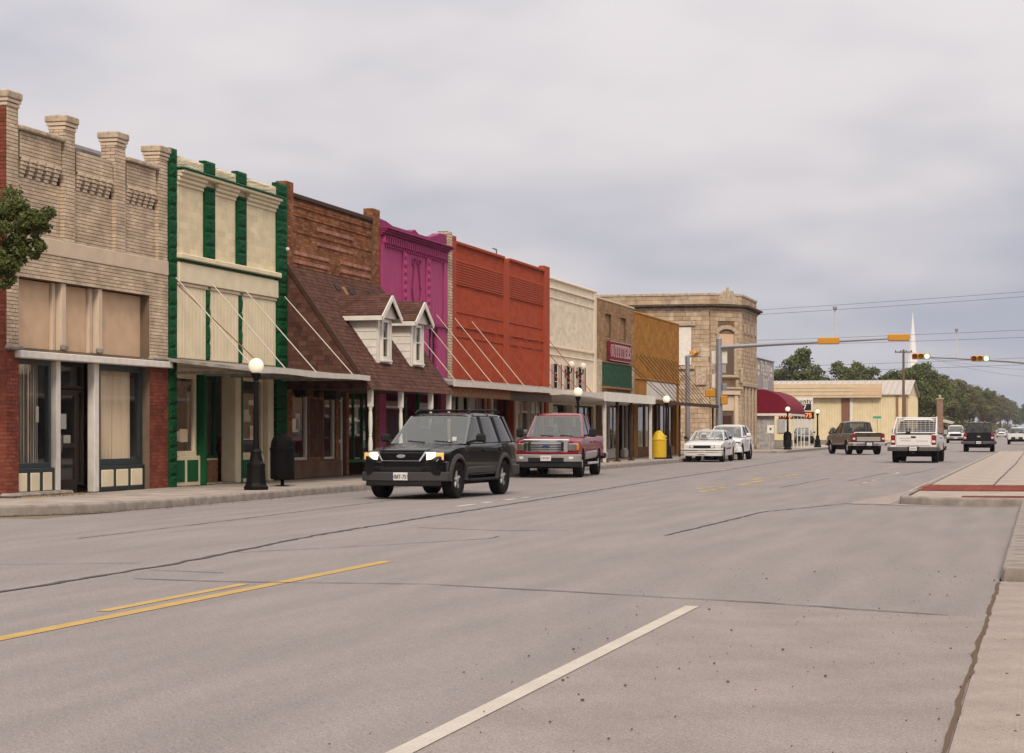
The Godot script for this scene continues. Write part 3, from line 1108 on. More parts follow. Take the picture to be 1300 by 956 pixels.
func green_trim_shop() -> void:
	var b := wthing("green_trim_shop", "two-storey cream shop with dark green quoins and strips, beside the cream brick shop", "building", w(44.7, 0, FX))
	var d0 := 41.14
	var d1 := 48.3
	shell(b, d0, d1, 6.9, M.cream)
	var wall := geo()
	pierced(wall, d0 + 0.4, d1 - 0.72, 0, 7.16, FX - 0.3, FX, [Rect2(41.54, 0.1, 6.04, 2.7)])
	wall.box(Vector3(FX - 0.3, 0, -d0 - 0.4), Vector3(FX - 0.1, 7.4, -d0))
	wall.box(Vector3(FX - 0.3, 0, -d1), Vector3(FX - 0.1, 7.4, -d1 + 0.72))
	part(b, "wall", wall, M.cream)
	quoin(b, "quoin", M.green_rough, d0, d0 + 0.4, 0.1, 7.58, FX + 0.06)
	quoin(b, "quoin", M.green_rough, d1 - 0.72, d1, 0.1, 7.58, FX + 0.06)
	# painted brick in the three upper panels, barely showing its joints
	var k := geo(true)
	var cream := [lin(0.87, 0.735, 0.485), lin(0.865, 0.73, 0.48)]
	var strips := [[43.06, 43.66], [44.97, 45.57]]
	bricks(k, w(41.56, 5.3, FX), FAR, UP, STREET, 6.0, 1.5, 0.4, 0.14, 0.004, 0.002, cream)
	stuff(part(b, "brickwork", k, M.painted_brick))
	for s in strips:
		quoin(b, "green_strip", M.green_rough, s[0], s[1], 5.28, 6.92, FX + 0.07)
		quoin(b, "parapet_block", M.green_rough, s[0], s[1], 7.17, 7.5, FX + 0.07, 0.33)
	for p in [[41.56, 43.05], [43.67, 44.96], [45.58, 47.56]]:
		for i in 3:
			fb(b, "panel_moulding", M.cream, p[0], p[1], 6.78 + i * 0.09, 6.872 + i * 0.09, FX, FX + 0.04 + i * 0.05, 0.02)
		quoin(b, "parapet_block", M.cream_rough, p[0], p[1], 7.17, 7.42, FX + 0.04, 0.25)
	fb(b, "cornice", M.green, 41.5, 47.6, 7.115, 7.16, FX - 0.02, FX + 0.24, 0.02)
	fb(b, "cornice_bed", M.cream, 41.55, 47.57, 7.045, 7.113, FX - 0.01, FX + 0.2, 0.01)
	fb(b, "string_course", M.cream, 41.5, 47.62, 5.16, 5.28, FX - 0.01, FX + 0.16, 0.02)
	fb(b, "string_course_edge", M.green, 41.5, 47.64, 5.13, 5.158, FX - 0.01, FX + 0.13, 0.01)
	fb(b, "sign_panel", M.cream, 41.56, 47.56, 4.66, 5.09, FX, FX + 0.09, 0.012)
	# lower upper-storey boards between narrow green strips
	var bays := [[41.6, 43.16], [43.42, 45.1], [45.36, 47.52]]
	for p in bays:
		fb(b, "board_panel", M.cream, p[0], p[1], 2.98, 4.58, FX, FX + 0.03, 0.01)
		for i in int((p[1] - p[0]) / 0.2):
			fb(b, "batten", M.cream, p[0] + 0.1 + i * 0.2, p[0] + 0.115 + i * 0.2, 3.0, 4.56, FX + 0.03, FX + 0.04, 0.003)
		fb(b, "panel_head", M.cream_plaster, p[0] - 0.02, p[1] + 0.02, 4.58, 4.65, FX, FX + 0.06, 0.01)
	for s in [[43.2, 43.38], [45.14, 45.32]]:
		quoin(b, "green_strip", M.green_rough, s[0], s[1], 2.98, 4.6, FX + 0.05, 0.4)
	# shop front
	var x := FX - 0.15
	fb(b, "beam", M.cream, 41.55, 47.57, 2.66, 2.8, FX - 0.25, FX + 0.02, 0.01)
	window(b, 41.62, 43.05, 0.82, 2.66, x, M.cream, 0.11)
	bulkhead(b, 41.58, 43.2, 0.82, x + 0.03, M.cream, M.green, 2)
	fb(b, "post", M.green, 43.24, 43.4, 0.15, 2.66, FX - 0.3, FX - 0.04, 0.012)
	shop_door(b, 43.46, 44.3, 2.4, FX - 0.6, M.bronze)
	window(b, 43.42, 44.34, 2.42, 2.66, FX - 0.6, M.bronze, 0.05)
	window(b, 44.36, 45.05, 0.74, 2.66, FX - 0.5, M.green, 0.07)
	bulkhead(b, 44.36, 45.05, 0.74, FX - 0.47, M.cream, M.green, 1)
	fb(b, "post", M.cream, 45.08, 45.42, 0.15, 2.66, FX - 0.4, FX - 0.03, 0.015)
	fb(b, "post", M.green, 45.46, 45.6, 0.15, 2.66, FX - 0.28, FX - 0.05, 0.012)
	window(b, 45.64, 47.12, 0.78, 2.66, x, M.cream, 0.08)
	bulkhead(b, 45.62, 47.15, 0.78, x + 0.03, M.cream, M.green, 2)
	fb(b, "post", M.cream, 47.18, 47.54, 0.15, 2.66, FX - 0.3, FX - 0.03, 0.012)
	fb(b, "step", M.kerb, 43.4, 45.1, 0.15, 0.19, FX - 0.6, FX - 0.02, 0.01)
	papers(b, 45.7, 47.0, x, 4)
	papers(b, 41.7, 43.0, x, 2)
	goods(b, 41.8, 43.0, 4)
	goods(b, 45.8, 47.0, 5)
	goods(b, 44.4, 45.0, 3)
	canopy(b, 40.95, 48.38, 2.96, 2.72, 0.07, M.canopy_grey, M.white_worn, -16.2, 0.015)
	for i in 5:
		fb(b, "canopy_joist", M.canopy_grey, 41.4 + i * 1.6, 41.5 + i * 1.6, 2.62, 2.68, FX + 0.03, -16.3, 0.005)
	for d in [41.3, 43.3, 45.25, 47.9]:
		rod(b, "tie_rod", M.white_worn, w(d, 4.72, FX + 0.12), w(d - 0.05, 2.74, -16.45), 0.013)
	rod(b, "tie_rod", M.wood, w(41.45, 4.55, FX + 0.12), w(41.9, 2.74, -16.45), 0.014)
	var lamp := geo()
	lamp.xf = Transform3D(Basis(), w(47.9, 5.9, FX + 0.2))
	lamp.lathe([Vector2(0, -0.05), Vector2(0.04, -0.03), Vector2(0.05, 0), Vector2(0.04, 0.04), Vector2(0, 0.05)], 10)
	part(b, "lamp_bulb", lamp, M.white_paint, 60.0)


func shingles(g: Geo, o: Vector3, u: Vector3, vv: Vector3, n: Vector3, wide: float, high: float, clip: Callable) -> void:
	var tones := [lin(0.125, 0.058, 0.043), lin(0.145, 0.07, 0.053), lin(0.1, 0.047, 0.036), lin(0.13, 0.06, 0.045)]
	var step := 0.12
	var y := 0.0
	var row := 0
	while y < high:
		var a := -0.3 * rng.randf()
		while a < wide:
			var e := a + rng.randf_range(0.13, 0.22)
			var c0 := maxf(a, 0.0)
			var c1 := minf(e - 0.008, wide)
			a = e
			var lim: Vector2 = clip.call(y + step * 0.5)
			c0 = maxf(c0, lim.x)
			c1 = minf(c1, lim.y)
			if c1 - c0 < 0.03:
				continue
			g.col = tones[rng.randi() % 4] * rng.randf_range(0.85, 1.1)
			g.col.a = 1.0
			var lift := 0.01 + rng.randf() * 0.006
			var p := o + u * c0 + vv * y
			var q := o + u * c1 + vv * y
			var top := vv * minf(step + 0.03, high - y)
			g.quad(p + n * lift, q + n * lift, q + top + n * 0.004, p + top + n * 0.004)
			g.quad(p, q, q + n * lift, p + n * lift)
		y += step
		row += 1


func dormer_shop() -> void:
	var b := wthing("dormer_shop", "brown brick shop with a shingled mansard roof and two white dormers", "building", w(52, 0, FX))
	var d0 := 48.32
	var d1 := 55.8
	shell(b, d0, d1, 6.9, M.mortar_brown)
	var tones := [lin(0.32, 0.12, 0.05), lin(0.36, 0.15, 0.066), lin(0.26, 0.095, 0.045), lin(0.34, 0.13, 0.06), lin(0.4, 0.19, 0.095)]
	var wall := geo()
	wall.box(Vector3(FX - 0.3, 2.8, -d1), Vector3(FX - 0.06, 7.3, -d0))
	part(b, "wall", wall, M.mortar_brown)
	var k := geo(true)
	for p in [[d0, d0 + 0.5, 7.66], [d1 - 0.62, d1, 7.69]]:
		var g := geo()
		g.box(Vector3(FX - 0.28, 5.0, -p[1]), Vector3(FX, p[2], -p[0]))
		part(b, "pilaster", g, M.mortar_brown)
		bricks(k, w(p[0], 5.0, FX), FAR, UP, STREET, p[1] - p[0], p[2] - 5.0, 0.215, 0.071, 0.01, 0.007, tones)
		bricks(k, w(p[0], 7.3, FX - 0.28), STREET, UP, NEAR, 0.28, p[2] - 7.3, 0.215, 0.071, 0.01, 0.007, tones)
	bricks(k, w(d0 + 0.5, 5.0, FX - 0.06), FAR, UP, STREET, 6.36, 2.3, 0.215, 0.071, 0.01, 0.007, tones)
	# projecting courses
	for y in [6.86, 7.1]:
		bricks(k, w(d0 + 0.5, y, FX - 0.06), FAR, UP, STREET, 6.36, 0.142, 0.215, 0.071, 0.01, 0.035, tones)
	bricks(k, w(d0 + 0.5, 6.45, FX - 0.06), FAR, UP, STREET, 6.36, 0.07, 0.215, 0.071, 0.01, 0.03, tones)
	stuff(part(b, "brickwork", k, M.masonry))
	fb(b, "coping", M.dark_brown, d0 + 0.5, d1 - 0.62, 7.3, 7.42, FX - 0.32, FX + 0.02, 0.02)
	# pink tile stripes let into the brick
	var pink := [lin(0.5, 0.23, 0.17), lin(0.45, 0.2, 0.14), lin(0.54, 0.27, 0.2)]
	for s in [[50.72, 53.6, 6.62], [50.72, 53.6, 6.24], [48.9, 51.68, 5.88], [48.9, 51.68, 5.66], [52.55, 55.1, 5.9], [52.55, 55.1, 5.68]]:
		var g := geo(true)
		bricks(g, w(s[0], s[2], FX - 0.06), FAR, UP, STREET, s[1] - s[0], 0.1, 0.12, 0.1, 0.006, 0.03, pink)
		stuff(part(b, "tile_stripe", g, M.masonry))
	# mansard: a shingled slope from the facade out over the pavement
	var top := 5.52
	var eave := 2.43
	var xo := -16.2
	var body := geo()
	var slope := Vector3(xo - FX, eave - top, 0)
	body.quad(w(d0, top, FX), w(d1, top, FX), w(d1, eave, xo), w(d0, eave, xo))
	body.tri(w(d0, top, FX), w(d0, eave, xo), w(d0, eave, FX))
	body.tri(w(d1, top, FX), w(d1, eave, xo), w(d1, eave, FX))
	body.quad(w(d0, eave, FX), w(d1, eave, FX), w(d1, eave, xo), w(d0, eave, xo))
	var roof := part(b, "mansard_roof", body, M.dark_brown)
	var sg := geo(true)
	var ln := slope.length()
	var up := -slope / ln
	var nrm := Vector3(-slope.y, slope.x, 0).normalized()
	shingles(sg, w(d0 - 0.03, eave, xo) - up * 0.03, FAR, up, nrm, d1 - d0 + 0.06, ln + 0.05, func(_y): return Vector2(-1, 99))
	# the shingled cheek facing the near end
	shingles(sg, w(d0, eave, FX), STREET, UP, NEAR, -FX + xo, top - eave, func(y): return Vector2(0, maxf(0.0, (-FX + xo) * (1.0 - y / (top - eave)))))
	stuff(part(roof, "shingles", sg, M.shingle))
	var rake := geo()
	rake.bar(w(d0 - 0.02, top + 0.03, FX), w(d0 - 0.02, eave - 0.02, xo + 0.02), 0.06, 0.1)
	part(roof, "rake_board", rake, M.dark_brown)
	# a torn patch near the ridge where boards show through
	for t in [[51.2, 5.1, 0.35], [51.75, 5.0, 0.25], [52.25, 5.05, 0.5], [53.6, 4.95, 0.4], [54.0, 5.05, 0.25]]:
		var q: float = FX + (top - t[1]) * 2.2 / (top - eave)
		var p := geo()
		p.slab(w(t[0], t[1], q) + nrm * 0.02, FAR * t[2], up * rng.randf_range(0.12, 0.28) + FAR * 0.08, nrm * 0.012)
		part(roof, "bare_patch", p, M.wood if int(t[0] * 10) % 2 else M.bronze)
	for dd in [50.4, 53.3]:
		dormer(b, dd, dd + 1.2)
	# turned white posts under the eave
	for dd in [48.75, 51.25, 53.95, 55.72]:
		var g := geo()
		g.xf = Transform3D(Basis(), w(dd, 0, -16.32))
		g.bb(Vector3(-0.065, 0.15, -0.065), Vector3(0.065, 0.75, 0.065), 0.01)
		g.bb(Vector3(-0.065, 1.98, -0.065), Vector3(0.065, 2.43, 0.065), 0.01)
		g.lathe([Vector2(0.06, 0.75), Vector2(0.035, 0.8), Vector2(0.055, 0.9), Vector2(0.06, 1.05), Vector2(0.045, 1.2), Vector2(0.035, 1.24), Vector2(0.05, 1.27), Vector2(0.035, 1.3), Vector2(0.045, 1.36), Vector2(0.055, 1.6), Vector2(0.045, 1.85), Vector2(0.035, 1.9), Vector2(0.06, 1.98)], 14)
		part(b, "post", g, M.white_paint, 40.0)
	# shop front: brick piers, shingled panel, windows, door
	var f := geo()
	pierced(f, d0, d1, 0, 2.8, FX - 0.3, FX, [Rect2(48.75, 0.62, 1.2, 2.0), Rect2(51.1, 0.62, 0.95, 2.0), Rect2(52.3, 0.12, 0.6, 2.4), Rect2(53.1, 0.12, 2.3, 2.4)])
	part(b, "lower_wall", f, M.mortar_brown)
	var fk := geo(true)
	var shop_holes := [Rect2(0.43, 0.5, 1.2, 2.2), Rect2(2.78, 0.5, 0.95, 2.2), Rect2(3.98, 0.0, 0.6, 2.4), Rect2(4.78, 0.0, 2.3, 2.4), Rect2(1.7, 0.55, 1.0, 1.5)]
	bricks(fk, w(d0, 0.15, FX), FAR, UP, STREET, 7.48, 2.6, 0.215, 0.071, 0.01, 0.008, tones, shop_holes)
	stuff(part(b, "brickwork", fk, M.masonry))
	fb(b, "brick_sill", M.mortar_brown, 48.6, 52.2, 0.15, 0.6, FX + 0.012, FX + 0.12, 0.02)
	var sp := geo(true)
	shingles(sp, w(50.02, 0.7, FX + 0.01), FAR, UP, STREET, 1.0, 1.5, func(_y): return Vector2(-1, 99))
	stuff(part(b, "shingles", sp, M.shingle))
	window(b, 48.75, 49.95, 0.62, 2.62, FX - 0.04, M.white_worn, 0.08)
	window(b, 51.1, 52.05, 0.62, 2.62, FX - 0.04, M.white_worn, 0.07)
	fb(b, "air_conditioner", M.bronze, 51.05, 51.5, 2.2, 2.6, FX + 0.01, FX + 0.35, 0.02)
	shop_door(b, 52.32, 52.88, 2.3, FX - 0.1, M.white_worn)
	window(b, 53.12, 55.38, 0.5, 2.5, FX - 0.1, M.green, 0.08, null, 2)
	for dd in [49.2, 50.15]:
		var g := geo()
		g.bb(w(dd + 0.09, 2.25, FX + 0.08), w(dd - 0.09, 2.5, FX + 0.26), 0.02)
		g.bar(w(dd, 2.5, FX), w(dd, 2.55, FX + 0.17), 0.03, 0.03)
		part(b, "wall_lantern", g, M.bronze)
	papers(b, 48.8, 49.9, FX - 0.04, 2)
	papers(b, 53.2, 55.3, FX - 0.1, 4)
	goods(b, 48.9, 49.8, 3)


func dormer(b: Node3D, d0: float, d1: float) -> void:
	var xf := -16.7
	var top := 5.52
	var slope := 3.09 / 2.2
	var at := func(x: float) -> float: return top - (x - FX) * slope
	var ye := 4.36
	var dm := (d0 + d1) * 0.5
	var apex := 4.8
	var xb: float = FX + (top - ye) / slope
	var g := geo()
	g.prism(PackedVector2Array([Vector2(d0, at.call(xf) - 0.02), Vector2(d1, at.call(xf) - 0.02), Vector2(d1, ye), Vector2(dm, apex - 0.04), Vector2(d0, ye)]), 0.06)
	var front := geo()
	for i in g.v.size():
		g.v[i] = w(g.v[i].x, g.v[i].y, xf - g.v[i].z)
	front = g
	var o := part(b, "dormer", front, M.white_paint)
	# boarded cheeks, plank by plank
	for side in [d0, d1]:
		var n := 6
		for k in n:
			var y0 := lerpf(at.call(xf) + 0.02, ye, float(k) / n)
			var y1 := lerpf(at.call(xf) + 0.02, ye, float(k + 1) / n)
			var c := geo()
			var xa: float = FX + (top - y0) / slope + 0.0
			var xc: float = FX + (top - y1) / slope
			var s := -1.0 if side == d0 else 1.0
			c.quad(w(side, y0, xa - 0.02), w(side, y0, xf - 0.002), w(side + 0.006 * s, y1, xf - 0.002), w(side + 0.006 * s, y1, xc - 0.02))
			c.quad(w(side + 0.02 * s, y0, xa - 0.02), w(side + 0.02 * s, y0, xf + 0.0), w(side + 0.004 * s, y1, xf + 0.0), w(side + 0.004 * s, y1, xc - 0.02))
			c.quad(w(side, y0, xa - 0.02), w(side, y0, xf), w(side + 0.02 * s, y0, xf), w(side + 0.02 * s, y0, xa - 0.02))
			part(o, "plank", c, M.white_paint)
	# little gabled roof with shingles and white barge boards
	var e0 := d0 - 0.24
	var e1 := d1 + 0.24
	var ylow := ye - 0.02
	var xo := xf + 0.22
	for s in [[e0, dm], [e1, dm]]:
		var p := w(s[0], ylow, xo)
		var q := w(s[1], apex + 0.12, xo)
		var back := Vector3(-(xo - xb) - 0.55, 0, 0)
		var rg := geo()
		var rise := q - p
		var n := rise.cross(Vector3(1, 0, 0)).normalized()
		if n.y < 0:
			n = -n
		rg.slab(p, rise, back, n * 0.03)
		part(o, "gable_roof", rg, M.dark_brown)
		var sh := geo(true)
		shingles(sh, p + back + n * 0.031, -back.normalized(), rise.normalized(), n, back.length(), rise.length(), func(_y): return Vector2(-1, 99))
		stuff(part(o, "shingles", sh, M.shingle))
		var bb := geo()
		bb.bar(p + Vector3(0.015, -0.06, 0), q + Vector3(0.015, -0.06, 0), 0.03, 0.14)
		part(o, "barge_board", bb, M.white_paint)
	for e in [e0, e1]:
		fb(o, "eave_board", M.white_paint, e - 0.02, e + 0.02, ylow - 0.11, ylow + 0.01, xb - 0.2, xo, 0.006)
	# soffit under the overhang
	var sf := geo()
	sf.prism(PackedVector2Array([Vector2(e0 + 0.03, ylow - 0.02), Vector2(e1 - 0.03, ylow - 0.02), Vector2(dm, apex + 0.05)]), 0.02)
	for i in sf.v.size():
		sf.v[i] = w(sf.v[i].x, sf.v[i].y, xf + 0.12 - sf.v[i].z)
	part(o, "gable_board", sf, M.white_worn)
	var yb: float = at.call(xf) + 0.1
	window(o, d0 + 0.3, d1 - 0.3, yb, ye - 0.06, xf + 0.06, M.white_paint, 0.09, M.dark_glass, 0, o)
	fb(o, "meeting_rail", M.white_paint, d0 + 0.39, d1 - 0.39, (yb + ye) * 0.5 - 0.02, (yb + ye) * 0.5 + 0.02, xf + 0.0, xf + 0.04, 0.005)
	fb(o, "sill", M.white_paint, d0 + 0.22, d1 - 0.22, yb - 0.06, yb, xf, xf + 0.12, 0.01)
	for s in [d0 + 0.02, d1 - 0.14]:
		fb(o, "corner_board", M.white_paint, s, s + 0.12, at.call(xf), ye - 0.01, xf + 0.002, xf + 0.03, 0.008)


func purple_shop() -> void:
	var b := wthing("purple_shop", "bright magenta-purple painted shop front with a plume ornament", "building", w(59, 0, FX))
	var d0 := 55.82
	var d1 := 62.58
	shell(b, d0, d1, 6.8, M.purple)
	var wall := geo()
	pierced(wall, d0, d1, 0, 7.0, FX - 0.3, FX, [Rect2(56.4, 0.1, 5.6, 2.5), Rect2(60.6, 3.1, 1.0, 1.5), Rect2(57.0, 3.1, 1.0, 1.5)])
	part(b, "wall", wall, M.purple)
	# pressed-metal cornice: shaped parapet, mouldings, hanging dentils
	var crest := geo()
	var pts := PackedVector2Array([Vector2(d0, 7.0), Vector2(d1, 7.0), Vector2(d1, 7.6), Vector2(d1 - 0.7, 7.6), Vector2(d1 - 1.1, 7.5), Vector2(d1 - 1.9, 7.36), Vector2(59.6, 7.36), Vector2(59.2, 7.46), Vector2(58.8, 7.36), Vector2(57.0, 7.36), Vector2(56.4, 7.44), Vector2(d0, 7.46)])
	crest.prism(pts, 0.25)
	for i in crest.v.size():
		crest.v[i] = w(crest.v[i].x, crest.v[i].y, FX - crest.v[i].z)
	part(b, "parapet", crest, M.purple_deep)
	for i in 4:
		fb(b, "cornice", M.purple_deep, d0 + 0.01, d1 - 0.01, 7.0 + i * 0.055, 7.05 + i * 0.055, FX - 0.01, FX + 0.08 + i * 0.07, 0.012)
	for i in 30:
		var at := d0 + 0.2 + i * 0.215
		var g := geo()
		g.bb(w(at + 0.05, 6.78, FX), w(at - 0.05, 7.0, FX + 0.11), 0.01)
		g.bb(w(at + 0.035, 6.68, FX), w(at - 0.035, 6.79, FX + 0.07), 0.015)
		part(b, "dentil", g, M.purple)
	for p in [[57.9, 0.36], [60.3, 0.36], [d0 + 0.02, 0.3], [d1 - 0.4, 0.36]]:
		fb(b, "pilaster", M.purple, p[0], p[0] + p[1], 4.7, 6.7, FX, FX + 0.05, 0.012)
		if p[0] > 57 and p[0] < 61:
			for i in 8:
				var g := geo()
				g.xf = Transform3D(Basis().scaled(Vector3(0.5, 1, 1)), w(p[0] + 0.18, 4.9 + i * 0.24, FX + 0.05))
				g.lathe([Vector2(0.0, -0.1), Vector2(0.09, -0.07), Vector2(0.12, 0), Vector2(0.06, 0.07), Vector2(0, 0.1)], 8)
				part(b, "boss", g, M.purple, 60.0)
	# the plume: two looping stems drawn in raised moulding
	for s in [-1.0, 1.0]:
		var path := []
		for i in 21:
			var t := i / 20.0
			path.append(w(59.28 + s * (0.1 + 0.34 * sin(t * PI) * (1.0 if t < 0.5 else 0.75)), 4.95 + t * 1.6, FX + 0.03))
		var g := geo()
		g.tube(path, 0.025, 6)
		part(b, "plume", g, M.purple_deep, 60.0)
		var curl := []
		for i in 13:
			var a := i / 12.0 * PI * 1.4
			curl.append(w(59.28 + s * (0.25 - 0.18 * cos(a)), 6.45 + 0.13 * sin(a), FX + 0.03))
		var cg := geo()
		cg.tube(curl, 0.02, 6)
		part(b, "plume", cg, M.purple_deep, 60.0)
	fb(b, "string_course", M.purple_deep, d0 + 0.02, d1 - 0.02, 4.62, 4.74, FX, FX + 0.07, 0.015)
	window(b, 60.6, 61.6, 3.1, 4.6, FX - 0.04, M.purple_deep, 0.08, M.dark_glass, 1)
	window(b, 57.0, 58.0, 3.1, 4.6, FX - 0.04, M.purple_deep, 0.08, M.dark_glass, 1)
	window(b, 56.4, 58.6, 0.5, 2.6, FX - 0.1, M.green, 0.08)
	fb(b, "bulkhead", M.green, 56.4, 58.6, 0.15, 0.5, FX - 0.2, FX - 0.08, 0.01)
	shop_door(b, 58.8, 59.7, 2.4, FX - 0.4, M.wood)
	window(b, 59.9, 62.0, 0.5, 2.6, FX - 0.1, M.green, 0.08)
	fb(b, "bulkhead", M.green, 59.9, 62.0, 0.15, 0.5, FX - 0.2, FX - 0.08, 0.01)


func orange_shop() -> void:
	var b := wthing("orange_shop", "wide rust-orange painted shop with louvred upper panels and a cream brick edge", "building", w(69.5, 0, FX))
	var d0 := 62.6
	var d1 := 76.54
	shell(b, d0, d1, 7.0, M.orange)
	# cream quoin strip against the purple shop
	var q := geo(true)
	var cream := [lin(0.76, 0.61, 0.43), lin(0.7, 0.55, 0.39)]
	fb(b, "edge_strip", M.mortar_cream, d0, d0 + 0.5, 2.8, 7.74, FX - 0.3, FX + 0.03, 0.005)
	bricks(q, w(d0, 2.8, FX + 0.03), FAR, UP, STREET, 0.5, 4.94, 0.25, 0.09, 0.02, 0.012, cream)
	bricks(q, w(d0, 7.1, FX - 0.3), STREET, UP, NEAR, 0.33, 0.64, 0.2, 0.09, 0.02, 0.008, cream)
	stuff(part(b, "quoin_bricks", q, M.masonry))
	var wall := geo()
	pierced(wall, d0 + 0.5, d1, 0, 7.42, FX - 0.3, FX - 0.05, [Rect2(63.3, 0.1, 4.6, 2.55), Rect2(68.3, 0.1, 3.0, 2.55), Rect2(71.7, 0.1, 4.5, 2.55)])
	part(b, "wall", wall, M.orange)
	var k := geo(true)
	var tones := [lin(0.45, 0.075, 0.03), lin(0.437, 0.072, 0.029), lin(0.46, 0.078, 0.031)]
	bricks(k, w(63.1, 2.7, FX - 0.05), FAR, UP, STREET, 13.44, 4.7, 0.4, 0.14, 0.006, 0.005, tones)
	stuff(part(b, "brickwork", k, M.painted_brick))
	for p in [[63.1, 63.62, 7.66], [69.75, 70.55, 7.42], [75.66, 76.54, 7.66]]:
		fb(b, "pilaster", M.orange, p[0], p[1], 2.7, p[2], FX - 0.2, FX + (0.0 if p[0] == 69.75 else 0.03), 0.015)
	for bay in [[63.62, 69.75], [70.55, 75.66]]:
		fb(b, "coping", M.orange, bay[0], bay[1], 7.42, 7.52, FX - 0.32, FX + 0.05, 0.02)
		# louvre: nine bars with shadow gaps between them
		for i in 9:
			fb(b, "louvre_bar", M.orange, bay[0] + 0.03, bay[1] - 0.03, 6.2 + i * 0.083, 6.262 + i * 0.083, FX - 0.05, FX - 0.015, 0.008)
		fb(b, "ledge", M.orange, bay[0] + 0.02, bay[1] - 0.02, 6.12, 6.17, FX - 0.05, FX + 0.005, 0.015)
		fb(b, "ledge", M.orange, bay[0] + 0.02, bay[1] - 0.02, 5.22, 5.25, FX - 0.05, FX - 0.015, 0.01)
		fb(b, "ledge", M.orange, bay[0] + 0.02, bay[1] - 0.02, 4.74, 4.79, FX - 0.05, FX + 0.005, 0.01)
		fb(b, "ledge", M.orange, bay[0] + 0.02, bay[1] - 0.02, 4.43, 4.46, FX - 0.05, FX - 0.015, 0.01)
	rod(b, "roof_pipe", M.steel, w(70.6, 7.1, FX - 0.5), w(70.6, 7.85, FX - 0.5), 0.025)
	rod(b, "roof_pipe", M.steel, w(70.6, 7.84, FX - 0.5), w(70.1, 7.84, FX - 0.5), 0.025)
	# canopy over purple and orange fronts, with a valance in two woods
	var c := canopy(b, 55.95, 76.4, 3.05, 2.78, 0.1, M.canopy_grey, M.white_worn)
	fb(c, "valance", M.wood, 56.2, 63.0, 2.36, 2.62, -16.45, -16.4, 0.01)
	fb(c, "valance", M.dark_brown, 63.02, 68.6, 2.34, 2.62, -16.45, -16.4, 0.01)
	var at := 57.2
	while at < 76.0:
		rod(b, "tie_rod", M.cream_plaster if at < 67 else M.orange, w(at, 5.0, FX + 0.05), w(at, 2.78, -16.5), 0.014)
		at += 2.05
	window(b, 63.3, 65.4, 0.5, 2.65, FX - 0.12, M.bronze, 0.07, null, 1)
	window(b, 65.5, 67.9, 0.5, 2.65, FX - 0.12, M.cream_plaster, 0.07, null, 1)
	shop_door(b, 68.6, 69.5, 2.4, FX - 0.5, M.bronze)
	window(b, 69.6, 71.2, 0.5, 2.65, FX - 0.3, M.bronze, 0.07)
	window(b, 71.7, 76.2, 0.5, 2.65, FX - 0.12, M.white_worn, 0.07, null, 3)
	papers(b, 63.4, 67.8, FX - 0.12, 5)
	goods(b, 63.6, 67.6, 9)
	for p in [[63.3, 67.9], [69.6, 71.2], [71.7, 76.2]]:
		fb(b, "bulkhead", M.cream_plaster, p[0], p[1], 0.15, 0.5, FX - 0.3, FX - 0.06, 0.01)
	for p in [[68.0, 68.28], [71.32, 71.68]]:
		fb(b, "post", M.cream_plaster, p[0], p[1], 0.15, 2.7, FX - 0.25, FX + 0.02, 0.01)
	for cc in [[71.9, 73.6], [74.2, 75.9]]:
		var rows := []
		for i in 34:
			var wave := 0.03 * sin(i * 1.3)
			rows.append([w(lerpf(cc[0], cc[1], i / 33.0), 0.55, FX - 0.3 + wave), w(lerpf(cc[0], cc[1], i / 33.0), 2.62, FX - 0.3 + wave)])
		var g := geo()
		g.grid(rows)
		part(b, "curtain", g, M.blind, 60.0)


